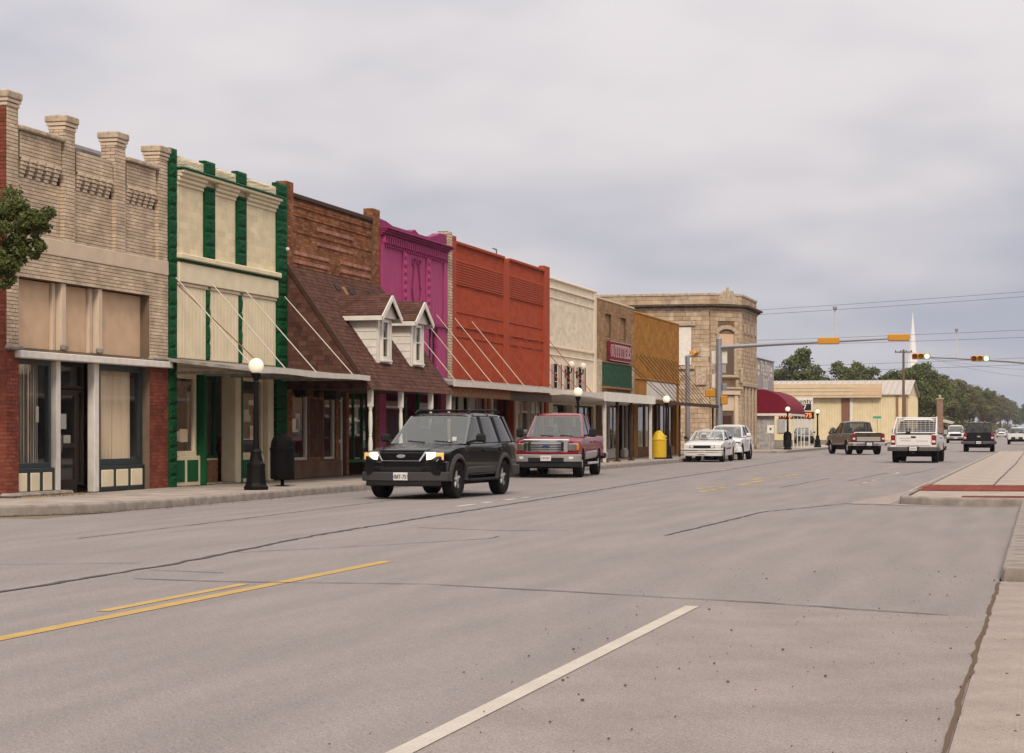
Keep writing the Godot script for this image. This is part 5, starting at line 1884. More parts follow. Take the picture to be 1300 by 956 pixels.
func leaf_crown(lobes: Array, leaves: int, size: float, tones: Array) -> Geo:
	var g := geo(true)
	var clumps := []
	for l in lobes:
		for k in int(l[4]):
			var v := Vector3(rng.randfn(), rng.randfn(), rng.randfn()).normalized() * pow(rng.randf(), 0.4)
			clumps.append([l[0] + Vector3(v.x * l[1], v.y * l[2], v.z * l[1]), l[3] * rng.randf_range(0.6, 1.25)])
	for k in leaves:
		var c: Array = clumps[rng.randi() % clumps.size()]
		var v: Vector3 = Vector3(rng.randfn(), rng.randfn(), rng.randfn()).normalized() * pow(rng.randf(), 0.5) * c[1]
		v.y *= 0.75
		var p: Vector3 = c[0] + v
		var n := (v.normalized() + Vector3(rng.randfn(), rng.randfn() + 0.5, rng.randfn()) * 0.7).normalized()
		var s := n.cross(Vector3(rng.randfn(), rng.randfn(), rng.randfn())).normalized() * size * rng.randf_range(0.6, 1.3)
		var t := n.cross(s) * rng.randf_range(0.45, 0.7)
		g.col = tones[rng.randi() % tones.size()] * rng.randf_range(0.75, 1.25)
		g.col.a = 1.0
		g.tri(p - s, p + t, p + s)
		g.tri(p - s, p + s, p - t)
	return g


func wood(at: Vector3, high: float, r: float, reach: float, n: int) -> Geo:
	var g := geo()
	var fork := at + Vector3(rng.randf_range(-0.1, 0.1), high, rng.randf_range(-0.1, 0.1))
	g.tube([at - Vector3(0, 0.1, 0), at + Vector3(0, high * 0.1, 0), at.lerp(fork, 0.5) + Vector3(rng.randf_range(-0.1, 0.1), 0, 0), fork], [r * 1.5, r * 1.05, r * 0.9, r * 0.75], 8)
	for k in n:
		var a := TAU * (k + rng.randf() * 0.6) / n
		var tip := fork + Vector3(cos(a) * reach, reach * rng.randf_range(0.5, 1.3), sin(a) * reach)
		var mid := fork.lerp(tip, 0.5) + Vector3(0, reach * 0.15, 0)
		g.tube([fork - Vector3(0, r, 0), mid, tip], [r * 0.6, r * 0.35, r * 0.1], 6)
		for q in 2:
			var t2 := mid + Vector3(rng.randfn(), absf(rng.randfn()), rng.randfn()) * reach * 0.35
			g.tube([mid, t2], [r * 0.25, r * 0.06], 5)
	return g


func trees() -> void:
	M.leaf = vcol(mk(Color.WHITE, 0.7))
	M.leaf.backlight_enabled = true
	M.leaf.backlight = Color(0.45, 0.5, 0.3)
	var dark := [lin(0.085, 0.105, 0.03), lin(0.065, 0.08, 0.026), lin(0.115, 0.13, 0.035), lin(0.095, 0.095, 0.036)]
	var warm := [lin(0.12, 0.12, 0.045), lin(0.145, 0.13, 0.06), lin(0.09, 0.095, 0.035), lin(0.14, 0.11, 0.06)]
	# the young oak at the near corner; its crown reaches into the picture from the left
	var o := wthing("oak_tree", "small oak whose leafy branch reaches in front of the cream brick shop", "tree", w(31.4, 0.15, -18.7))
	var tg := wood(w(31.4, 0.15, -18.7), 2.9, 0.11, 1.4, 6)
	tg.tube([w(31.4, 3.3, -18.6), w(31.6, 4.0, -18.0), w(31.7, 4.55, -17.2), w(31.7, 4.9, -16.55)], [0.05, 0.035, 0.022, 0.008], 6)
	tg.tube([w(31.6, 4.0, -18.0), w(31.5, 4.2, -17.4), w(31.5, 4.15, -16.9)], [0.03, 0.02, 0.006], 6)
	part(o, "trunk", tg, M.bark, 50.0)
	part(o, "crown", leaf_crown([[w(31.4, 4.95, -18.3), 1.2, 0.8, 0.3, 46], [w(31.6, 4.95, -17.1), 0.55, 0.5, 0.22, 26], [w(31.6, 4.15, -17.2), 0.5, 0.32, 0.2, 16], [w(31.7, 4.95, -16.5), 0.32, 0.2, 0.14, 9], [w(31.7, 4.45, -16.75), 0.3, 0.2, 0.14, 8]], 30000, 0.032, dark), M.leaf)
	# street trees and the wood beyond the shed
	var protos := []
	for k in 5:
		var t := thing("street_tree", "", "tree")
		var h := 10.0
		part(t, "trunk", wood(Vector3.ZERO, 3.2, 0.24, 2.6, 6), M.bark, 50.0)
		var lobes := [[Vector3(0, 5.8, 0), 3.0, 2.9, 1.15, 42]]
		for q in 6:
			var a := TAU * (q + rng.randf() * 0.7) / 6
			lobes.append([Vector3(cos(a) * 2.3, rng.randf_range(3.0, 7.8), sin(a) * 2.3), 1.4, 1.2, 0.85, 9])
		for q in 3:
			lobes.append([Vector3(rng.randf_range(-1.6, 1.6), rng.randf_range(7.6, 8.6), rng.randf_range(-1.6, 1.6)), 1.3, 1.0, 0.75, 8])
		part(t, "crown", leaf_crown(lobes, 12000, 0.17, dark if k < 3 else warm), M.leaf)
		protos.append(t)
	var spots := [
		[-39.3, 331, 1.50, 0, "tall broad dark tree standing behind the left end of the yellow shed"],
		[-36.3, 338, 1.20, 1, "lower tree just right of the tall broad tree behind the yellow shed"],
		[-31.6, 338, 1.32, 2, "rounded dark tree behind the middle of the yellow shed roof"],
		[-28.2, 342, 1.30, 0, "dark tree behind the shed, left of the wooden utility pole"],
		[-24.6, 345, 1.22, 1, "small-crowned tree behind the shed near the utility pole"],
		[-21.5, 335, 1.25, 2, "dark tree at the right end of the yellow shed, below the steeple"],
		[-20.6, 362, 1.35, 0, "dark tree between the yellow shed and the brick column"],
		[-22.0, 392, 1.29, 1, "taller dark tree just right of the brick column"],
		[-21.0, 425, 1.29, 3, "brownish tree leaning over the left kerb, second past the column"],
		[-22.0, 460, 1.42, 2, "big dark tree in the roadside row above the far white pickup"],
		[-21.0, 500, 1.46, 3, "brownish roadside tree between the far white pickup and the black pickup"],
		[-22.0, 545, 1.50, 4, "wide olive roadside tree above the black pickup's left side"],
		[-20.5, 600, 1.55, 3, "olive roadside tree above the black pickup's cab"],
		[-21.5, 660, 1.63, 1, "dark roadside tree above the black pickup's right side"],
		[-20.5, 730, 1.63, 4, "olive roadside tree just right of the black pickup"],
		[-21.0, 810, 1.72, 2, "distant dark roadside tree above the far oncoming cars"],
		[-20.0, 900, 1.81, 3, "distant brownish tree left of the car at the right edge"],
		[-20.0, 1010, 1.89, 4, "distant low olive tree left of the vanishing point"],
		[-19.0, 1150, 1.98, 2, "most distant dark tree on the left kerb"],
		[-11.0, 1330, 2.06, 0, "far tree closing the view down the street, left one"],
		[-2.0, 1350, 2.15, 3, "far tree closing the view down the street, right one"]]
	for i in spots.size():
		var s: Array = spots[i]
		var t: Node3D
		if i < 5:
			t = null
		if t == null:
			t = protos[s[3]].duplicate() if protos[s[3]].get_meta("label") != "" else protos[s[3]]
			if t.get_parent() == null:
				t.name = numbered("street_tree")
				add_child(t)
		t.position = w(s[1], 0, s[0])
		t.rotation.y = i * 1.3
		t.scale = Vector3.ONE * s[2] * Vector3(1.05, 1.0, 1.05)
		t.set_meta("label", s[4])
		t.set_meta("group", "trees beyond the crossing")
	# undergrowth closing the gaps between the far trunks
	var lob := []
	for k in 46:
		var dd := 340.0 + pow(k / 45.0, 1.6) * 960.0
		lob.append([w(dd, 1.6, -23.0 + rng.randf_range(-1.5, 1.5)), 4.0 + dd * 0.004, 1.8 + dd * 0.0012, 1.6, 12])
	var ug := part(self, "roadside_undergrowth", leaf_crown(lob, 26000, 0.34, warm), M.leaf)
	ug.set_meta("kind", "stuff")
	# low bushes before the shed
	for q in [[-24.6, 262, 0.22], [-22.9, 266, 0.26], [-25.9, 268, 0.2], [-19.0, 300, 0.3]]:
		var bsh := thing("bush", ["clipped bush left of the brown pickup before the yellow shed", "bush just left of the brown pickup's bonnet", "small bush by the black parked car before the shed", "bush at the right corner of the yellow shed"][[-24.6, -22.9, -25.9, -19.0].find(q[0])], "bush", w(q[1], 0, q[0]), 0.0, "bushes before the shed")
		part(bsh, "foliage", leaf_crown([[Vector3(0, 1.0, 0), 1.6, 0.8, 0.5, 14]], 1500, 0.12, warm), M.leaf)
		var st := geo()
		st.tube([Vector3(0, -0.05, 0), Vector3(0, 0.6, 0)], 0.05, 6)
		part(bsh, "stem", st, M.bark)


# ---------------------------------------------------------------- street furniture, signals, wires

func street_furniture() -> void:
	var lamp := thing("street_lamp", "", "street lamp")
	var g := geo()
	g.lathe([Vector2(0.0, 0), Vector2(0.27, 0), Vector2(0.27, 0.07), Vector2(0.24, 0.1), Vector2(0.22, 0.16), Vector2(0.2, 0.45), Vector2(0.21, 0.5), Vector2(0.2, 0.55), Vector2(0.15, 0.6), Vector2(0.12, 0.75), Vector2(0.135, 0.8), Vector2(0.1, 0.86)], 8)
	part(lamp, "base", g, M.black_iron, 30.0)
	var sh := geo()
	sh.lathe([Vector2(0.065, 0.86), Vector2(0.06, 1.4), Vector2(0.047, 2.2), Vector2(0.07, 2.24), Vector2(0.05, 2.28), Vector2(0.1, 2.38), Vector2(0.11, 2.43), Vector2(0.06, 2.45), Vector2(0.0, 2.45)], 12)
	part(lamp, "shaft", sh, M.black_iron, 40.0)
	var gl := geo()
	var prof := []
	for i in 13:
		var a := PI * i / 12.0
		prof.append(Vector2(sin(a) * 0.16, 2.59 - cos(a) * 0.16))
	gl.lathe(prof, 20)
	part(lamp, "lamp_globe", gl, M.globe, 80.0)
	var spots := [[40.0, "black street lamp with a round globe in front of the green-trimmed shop"], [70.5, "black street lamp with a lit globe behind the red pickup"], [88.0, "black street lamp beside the yellow litter bin"], [131.65, "street lamp standing in front of the maroon awning"], [149.6, "street lamp just right of the maroon awning"]]
	for i in spots.size():
		var o: Node3D = lamp if i == 0 else lamp.duplicate()
		if i:
			o.name = numbered("street_lamp")
			add_child(o)
		o.position = w(spots[i][0], 0.15, -15.9)
		o.rotation.y = i * 0.4
		o.set_meta("label", spots[i][1])
		o.set_meta("group", "globe street lamps along the left kerb")
		var l := OmniLight3D.new()
		l.name = "globe_light"
		l.light_color = Color(1.0, 0.85, 0.65)
		l.light_energy = 0.05
		l.light_size = 0.15
		l.omni_range = 12.0
		l.shadow_enabled = true
		l.position = Vector3(0, 2.6, 0)
		o.add_child(l)
	# litter bins
	for s in [[42.7, -16.35, "black domed litter bin beside the near street lamp", "black"], [87.55, -16.15, "bright yellow litter bin with a domed lid on the pavement", "yellow"], [133.2, -16.1, "black litter bin by the lamp under the maroon awning", "black"]]:
		var o := thing("litter_bin", s[2], "litter bin", w(s[0], 0.15, s[1]), 0.0, "" if s[3] == "yellow" else "black litter bins")
		var m: Material = M.can_yellow if s[3] == "yellow" else M.black_plastic
		var st := geo()
		if s[3] == "yellow":
			st.lathe([Vector2(0, 0), Vector2(0.2, 0), Vector2(0.2, 0.06), Vector2(0.0, 0.06)], 14)
		else:
			st.lathe([Vector2(0, 0), Vector2(0.16, 0), Vector2(0.16, 0.02), Vector2(0.04, 0.03), Vector2(0.04, 0.2), Vector2(0, 0.2)], 14)
		part(o, "foot", st, M.black_iron, 40.0)
		var bd := geo()
		var y0 := 0.06 if s[3] == "yellow" else 0.16
		var r := 0.33 if s[3] == "yellow" else 0.27
		bd.lathe([Vector2(0, y0), Vector2(r * 0.94, y0), Vector2(r, y0 + 0.04), Vector2(r, 0.79), Vector2(r * 1.05, 0.8), Vector2(r * 1.05, 0.85), Vector2(r * 0.97, 0.86)], 22)
		part(o, "body", bd, m, 40.0)
		var dm := geo()
		if s[3] == "yellow":
			dm.lathe([Vector2(r * 0.97, 0.86), Vector2(r * 0.75, 1.02), Vector2(r * 0.62, 1.1), Vector2(r * 0.35, 1.2), Vector2(0, 1.24)], 22)
		else:
			dm.lathe([Vector2(r * 0.97, 0.86), Vector2(r * 0.93, 0.98), Vector2(r * 0.75, 1.09), Vector2(r * 0.4, 1.16), Vector2(0, 1.18)], 22)
		part(o, "lid", dm, m, 60.0)
		var fl := geo()
		fl.bb(Vector3(r * 0.7, 0.9, -0.12), Vector3(r * 0.98, 1.02, 0.12), 0.02)
		part(o, "flap", fl, m)
	# a street-name sign far down the street
	var sn := wthing("street_name_sign", "small green street-name sign on a post beyond the brown pickup", "sign", w(206, 0, -16.0))
	rod(sn, "sign_post", M.galvanised, w(206, 0, -16.0), w(206, 2.85, -16.0), 0.03)
	fb(sn, "sign_plate", mk(lin(0.02, 0.3, 0.16), 0.5), 205.95, 205.98, 2.55, 2.78, -16.4, -15.6, 0.004)
	# speed or parking sign by the bank corner
	var pk := wthing("parking_sign", "small white parking sign on a post by the stone bank", "sign", w(128.6, 0, -16.6))
	rod(pk, "sign_post", M.galvanised, w(128.6, 0.14, -16.6), w(128.6, 1.75, -16.6), 0.03)
	fb(pk, "sign_plate", M.white_paint, 128.53, 128.56, 1.2, 1.72, -16.82, -16.38, 0.006)
	fb(pk, "sign_mark", M.tar, 128.515, 128.53, 1.4, 1.54, -16.66, -16.54, 0.003)


# a horizontal three-light signal head, 1.06 m long, its lenses facing +z; lit: which lens burns
func signal_head(parent: Node3D, at: Vector3, turn: float, lit: int) -> void:
	var o := Node3D.new()
	o.name = "signal_head"
	parent.add_child(o, true)
	o.position = at + shift.get(parent, Vector3.ZERO)
	o.rotation.y = turn
	var g := geo()
	g.bb(Vector3(-0.54, -0.175, -0.11), Vector3(0.54, 0.175, 0.1), 0.04)
	part(o, "housing", g, M.signal_yellow)
	var cols := [lin(0.12, 0.02, 0.012), lin(0.14, 0.07, 0.01), lin(0.01, 0.08, 0.05)]
	for k in 3:
		var x := -0.35 + k * 0.35
		var v := geo()
		var rows := []
		for i in 13:
			var a := deg_to_rad(-35.0 + 250.0 * i / 12.0)
			rows.append([Vector3(x + cos(a) * 0.155, sin(a) * 0.155, 0.1), Vector3(x + cos(a) * 0.15, sin(a) * 0.15, 0.27 if i > 2 and i < 10 else 0.2)])
		v.grid(rows)
		part(o, "visor", v, M.signal_yellow, 60.0)
		var l := geo()
		var prof := []
		for i in 6:
			prof.append(Vector2(0.14 * cos(PI * 0.5 * i / 5.0), 0.03 * sin(PI * 0.5 * i / 5.0)))
		l.xf = Transform3D(Basis(Vector3(1, 0, 0), PI / 2), Vector3(x, 0, 0.105))
		l.lathe(prof, 18)
		part(o, "signal_light", l, glow(lin(0.3, 1.0, 0.72), 1.5) if k == lit else mk(cols[k], 0.2), 70.0)
	if lit >= 0:
		var li := OmniLight3D.new()
		li.name = "signal_glow"
		li.light_color = Color(0.75, 1.0, 0.92)
		li.light_energy = 0.03
		li.light_size = 0.1
		li.shadow_enabled = true
		li.position = Vector3(-0.35 + lit * 0.35, 0, 0.32)
		o.add_child(li)


func riser(parent: Node3D, x: float, d: float, y0: float, y1: float) -> void:
	rod(parent, "camera_riser", M.white_worn, w(d, y0, x), w(d, y1 - 0.15, x), 0.035)
	var g := geo()
	g.bb(w(d + 0.2, y1 - 0.15, x - 0.09), w(d - 0.2, y1 + 0.03, x + 0.09), 0.03)
	part(parent, "detector_camera", g, M.galvanised)


func wire(called: String, label: String, a: Vector3, b: Vector3, sag: float, r := 0.013) -> void:
	var path := []
	for i in 25:
		var t := i / 24.0
		path.append(a.lerp(b, t) - Vector3(0, sag * 4.0 * t * (1.0 - t), 0))
	var g := geo()
	g.tube(path, r, 5)
	var o := part(self, numbered(called), g, M.wire, 60.0)
	o.set_meta("label", label)
	o.set_meta("category", "power line")
	o.set_meta("group", "power lines over the street")


func signals_and_wires() -> void:
	# mast at the near left corner, its arm over the street, signals facing away
	var d := 105.2
	var m := wthing("signal_mast", "grey signal mast with a long arm over the street beside the ochre shop", "traffic light", w(d, 0.15, -16.25))
	var g := geo()
	g.tube([w(d, 0.15, -16.25), w(d, 0.4, -16.25), w(d, 6.1, -16.25)], [0.24, 0.2, 0.14], 14)
	g.tube([w(d, 6.1, -16.25), w(d, 6.16, -16.25)], [0.16, 0.12], 14)
	part(m, "pole", g, M.galvanised, 50.0)
	var a := geo()
	a.tube([w(d, 5.68, -16.2), w(d, 5.85, -12.5), w(d, 5.98, -9.0), w(d, 6.08, -6.5)], [0.11, 0.09, 0.07, 0.045], 10)
	part(m, "arm", a, M.galvanised, 60.0)
	signal_head(m, w(d, 5.95, -10.62), PI, -1)
	signal_head(m, w(d, 6.08, -7.1), PI, -1)
	riser(m, -10.3, d, 6.0, 7.68)
	fb(m, "pedestrian_signal", M.signal_yellow, d - 0.2, d + 0.1, 3.1, 3.5, -16.95, -16.42, 0.04)
	fb(m, "pedestrian_signal", M.signal_yellow, d - 0.3, d + 0.2, 2.72, 3.18, -16.12, -15.82, 0.04)
	fb(m, "sign_back", M.white_paint, d + 0.16, d + 0.18, 4.85, 5.5, -16.66, -16.33, 0.004)
	fb(m, "sign_back", M.white_paint, d + 0.16, d + 0.18, 4.85, 5.5, -16.17, -15.85, 0.004)
	fb(m, "sign_back", M.grey_wall, d + 0.16, d + 0.18, 4.35, 4.8, -16.55, -15.92, 0.004)
	fb(m, "sign_back", M.white_paint, d + 0.16, d + 0.18, 3.6, 4.3, -16.64, -16.36, 0.004)
	fb(m, "control_box", M.galvanised, d - 0.12, d + 0.12, 3.45, 3.8, -16.07, -15.85, 0.03)
	# mast of the side street, seen along its arm
	var s := wthing("signal_mast", "side-street signal mast with its yellow head seen end-on", "traffic light", w(107.0, 0.15, -18.2))
	var sg := geo()
	sg.tube([w(107, 0.15, -18.2), w(107, 5.3, -18.2)], [0.15, 0.11], 14)
	part(s, "pole", sg, M.galvanised, 50.0)
	var sa := geo()
	sa.tube([w(107, 4.9, -18.2), w(108.2, 5.3, -18.45), w(112, 5.55, -18.8), w(116, 5.6, -19.0)], [0.13, 0.11, 0.08, 0.05], 10)
	part(s, "arm", sa, M.galvanised, 60.0)
	signal_head(s, w(112, 5.6, -18.75), PI * 0.5, -1)
	# far right mast: lights towards us, green lit
	var f := wthing("signal_mast", "signal mast arm from the right with two green lights lit above the pickups", "traffic light", w(124, 0.15, 1.6))
	var fg := geo()
	fg.tube([w(124, 0.15, 1.6), w(124, 5.6, 1.6)], [0.22, 0.14], 14)
	part(f, "pole", fg, M.galvanised, 50.0)
	var fa := geo()
	fa.tube([w(124, 5.12, 1.6), w(124, 5.45, -2.0), w(124, 5.65, -5.0), w(124, 5.78, -7.5)], [0.11, 0.085, 0.065, 0.045], 10)
	part(f, "arm", fa, M.galvanised, 60.0)
	signal_head(f, w(123.85, 5.78, -7.05), 0.0, 2)
	signal_head(f, w(123.85, 5.62, -3.62), 0.0, 2)
	riser(f, -5.0, 124, 5.7, 7.4)
	# wooden utility poles and the lines they carry over the street
	for p in [[230, -15.0, 10.3, "wooden utility pole with a crossarm before the yellow shed"], [165, -47, 15.5, "wooden utility pole hidden behind the stone bank"], [165, 16, 15.5, "wooden utility pole on the right side beyond the crossing"], [340, 14, 12.5, "wooden utility pole far down the right side"]]:
		var o := wthing("utility_pole", p[3], "utility pole", w(p[0], 0, p[1]), "wooden utility poles")
		var pg := geo()
		pg.tube([w(p[0], -0.1, p[1]), w(p[0], p[2], p[1])], [0.19, 0.12], 10)
		part(o, "pole", pg, M.pole_wood, 50.0)
		fb(o, "crossarm", M.pole_wood, p[0] - 0.06, p[0] + 0.06, p[2] - 0.35, p[2] - 0.22, p[1] - 0.95, p[1] + 0.95, 0.01)
		for k in 4:
			var ig := geo()
			ig.xf = Transform3D(Basis(), w(p[0], p[2] - 0.22, p[1] - 0.85 + k * 0.567))
			ig.lathe([Vector2(0.0, 0), Vector2(0.05, 0.0), Vector2(0.07, 0.05), Vector2(0.04, 0.09), Vector2(0.06, 0.13), Vector2(0.0, 0.17)], 8)
			part(o, "insulator", ig, M.bronze, 50.0)
	var hs := [[10.55, 13.0, "upper of the two highest power lines over the crossing"], [10.2, 12.6, "lower of the two highest power lines over the crossing"], [8.75, 9.55, "power line passing just under the left signal arm"], [8.5, 8.85, "power line crossing below the signal arm's tip"], [6.6, 7.35, "thick power line crossing in front of the dark trees"], [6.25, 6.75, "thin power line just under the thick one"]]
	for h in hs:
		wire("power_line", h[2], w(165, h[0] - 0.4, -47), w(165, h[1] + 0.4, 16), 0.35)
	wire("power_line", "long power line running off towards the right-hand trees", w(230, 10.1, -15.6), w(340, 12.1, 13.2), 1.6)
	wire("power_line", "second power line running off to the right, below the first", w(230, 10.1, -14.4), w(340, 12.1, 14.3), 2.6)


# ---------------------------------------------------------------- vehicles
# Local axes: +z is the way the vehicle points, +x its left side, y up, origin on the ground under its middle.

func row_at(st: Array, z: float) -> Array:
	if z <= st[0][0]:
		return st[0]
	for i in st.size() - 1:
		if z <= st[i + 1][0]:
			var a: Array = st[i]
			var b: Array = st[i + 1]
			var t: float = (z - a[0]) / maxf(b[0] - a[0], 0.0001)
			var r := []
			for k in a.size():
				r.append(lerpf(a[k], b[k], t))
			return r
	return st[-1]


func under_edge(v: Dictionary, z: float, base: float) -> float:
	var y := base
	for za in [v.zf, v.zr]:
		var dz: float = absf(z - za)
		if dz < v.arch:
			y = maxf(y, v.r + sqrt(v.arch * v.arch - dz * dz))
	return y


func flank(v: Dictionary, r: Array, y: float) -> float:
	# half width of the body side at height y: widest a little below the shoulder
	var t: float = (y - v.belly) / 0.62
	return r[2] * (1.0 - 0.055 * t * t)


# station: [z, shoulder y, half width, inner edge y, inner centre y, lower edge y]
func half_section(v: Dictionary, r: Array) -> Array:
	var yb := under_edge(v, r[0], r[5])
	var pts := []
	for t in [0.0, 0.06, 0.25, 0.5, 0.75, 0.92]:
		var y := lerpf(yb, r[1], t)
		pts.append(Vector3(flank(v, r, y) - (0.015 if t == 0.0 else 0.0), y, r[0]))
	pts.append(Vector3(flank(v, r, r[1]) - 0.025, r[1] - 0.012, r[0]))
	pts.append(Vector3(flank(v, r, r[1]) - 0.07, r[1], r[0]))
	var wi: float = flank(v, r, r[1]) - 0.1
	pts.append(Vector3(wi, r[3], r[0]))
	pts.append(Vector3(wi * 0.6, lerpf(r[3], r[4], 0.75), r[0]) if r[4] > r[3] - 0.12 else Vector3(wi - 0.02, r[4], r[0]))
	pts.append(Vector3(0, r[4], r[0]))
	return pts


func stations(v: Dictionary, z0: float, z1: float) -> Array:
	var zs := []
	for r in v.st:
		if r[0] >= z0 and r[0] <= z1 and not zs.has(r[0]):
			zs.append(r[0])
	for za in [v.zf, v.zr]:
		for i in 17:
			var z: float = za + v.arch * cos(PI * i / 16.0)
			if z > z0 and z < z1:
				zs.append(z)
				if i == 0 or i == 16:
					zs.append(z + (0.004 if i == 0 else -0.004))
	for e in [z0, z1]:
		if not zs.has(e):
			zs.append(e)
	zs.sort()
	return zs


func loft(v: Dictionary) -> Geo:
	var g := geo()
	var rows := []
	for z in stations(v, v.st[0][0], v.st[-1][0]):
		var hits := [row_at(v.st, z)]
		# a station written twice at one z is a step: the bulkheads of cabin and bed
		var same: Array = v.st.filter(func(r): return r[0] == z)
		if same.size() > 1:
			hits = same
		for r in hits:
			var h := half_section(v, r)
			var full := []
			for p in h:
				full.append(p)
			for i in range(h.size() - 2, -1, -1):
				full.append(Vector3(-h[i].x, h[i].y, h[i].z))
			rows.append(full)
	g.grid(rows)
	g.fan(rows[0])
	var last: Array = rows[-1].duplicate()
	last.reverse()
	g.fan(last)
	return g


# a strip swept in plan: profile of (outward, y) along points (x, z)
func sweep(profile: Array, curve: Array) -> Geo:
	var g := geo()
	var rows := []
	for i in curve.size():
		var t: Vector2 = (curve[mini(i + 1, curve.size() - 1)] - curve[maxi(i - 1, 0)]).normalized()
		var n := Vector2(-t.y, t.x)
		var row := []
		for p in profile:
			var q: Vector2 = curve[i] + n * p.x
			row.append(Vector3(q.x, p.y, q.y))
		rows.append(row)
	g.grid(rows, true)
	g.fan(rows[0])
	var last: Array = rows[-1].duplicate()
	last.reverse()
	g.fan(last)
	return g


# the curve of a vehicle's nose or tail in plan, from x0 to x1 (ends outward); sgn: 1 nose, -1 tail
func bow(v: Dictionary, sgn: float, x0: float, x1: float, n := 14, push := 0.0) -> Array:
	var z: float = v.nose if sgn > 0 else v.tail
	var pts := []
	for i in n + 1:
		var x := lerpf(x0, x1, float(i) / n)
		var t: float = absf(x) / v.half
		pts.append(Vector2(x, sgn * (absf(z) + push - v.bow * pow(t, 3.2))))
	if x0 < -0.9 * v.half and x1 > 0.9 * v.half:
		# wrap round the corners along the wings
		var e: Vector2 = pts[-1]
		for k in 3:
			var back: float = sgn * (0.08 + 0.12 * k)
			var x: float = v.half - 0.03 - 0.012 * k
			pts.append(Vector2(x, e.y - back))
			pts.push_front(Vector2(-x, e.y - back))
	if sgn < 0:
		pts.reverse()
	return pts


func patch(a: Vector3, b: Vector3, c: Vector3, d: Vector3, n: int, m: int, swell: Vector3) -> Geo:
	# a to b along the bottom, d to c along the top
	var g := geo()
	var rows := []
	for i in n + 1:
		var t := float(i) / n
		var row := []
		for j in m + 1:
			var s := float(j) / m
			row.append(a.lerp(b, s).lerp(d.lerp(c, s), t) + swell * (1.0 - pow(2.0 * s - 1.0, 2)))
		rows.append(row)
	g.grid(rows)
	return g


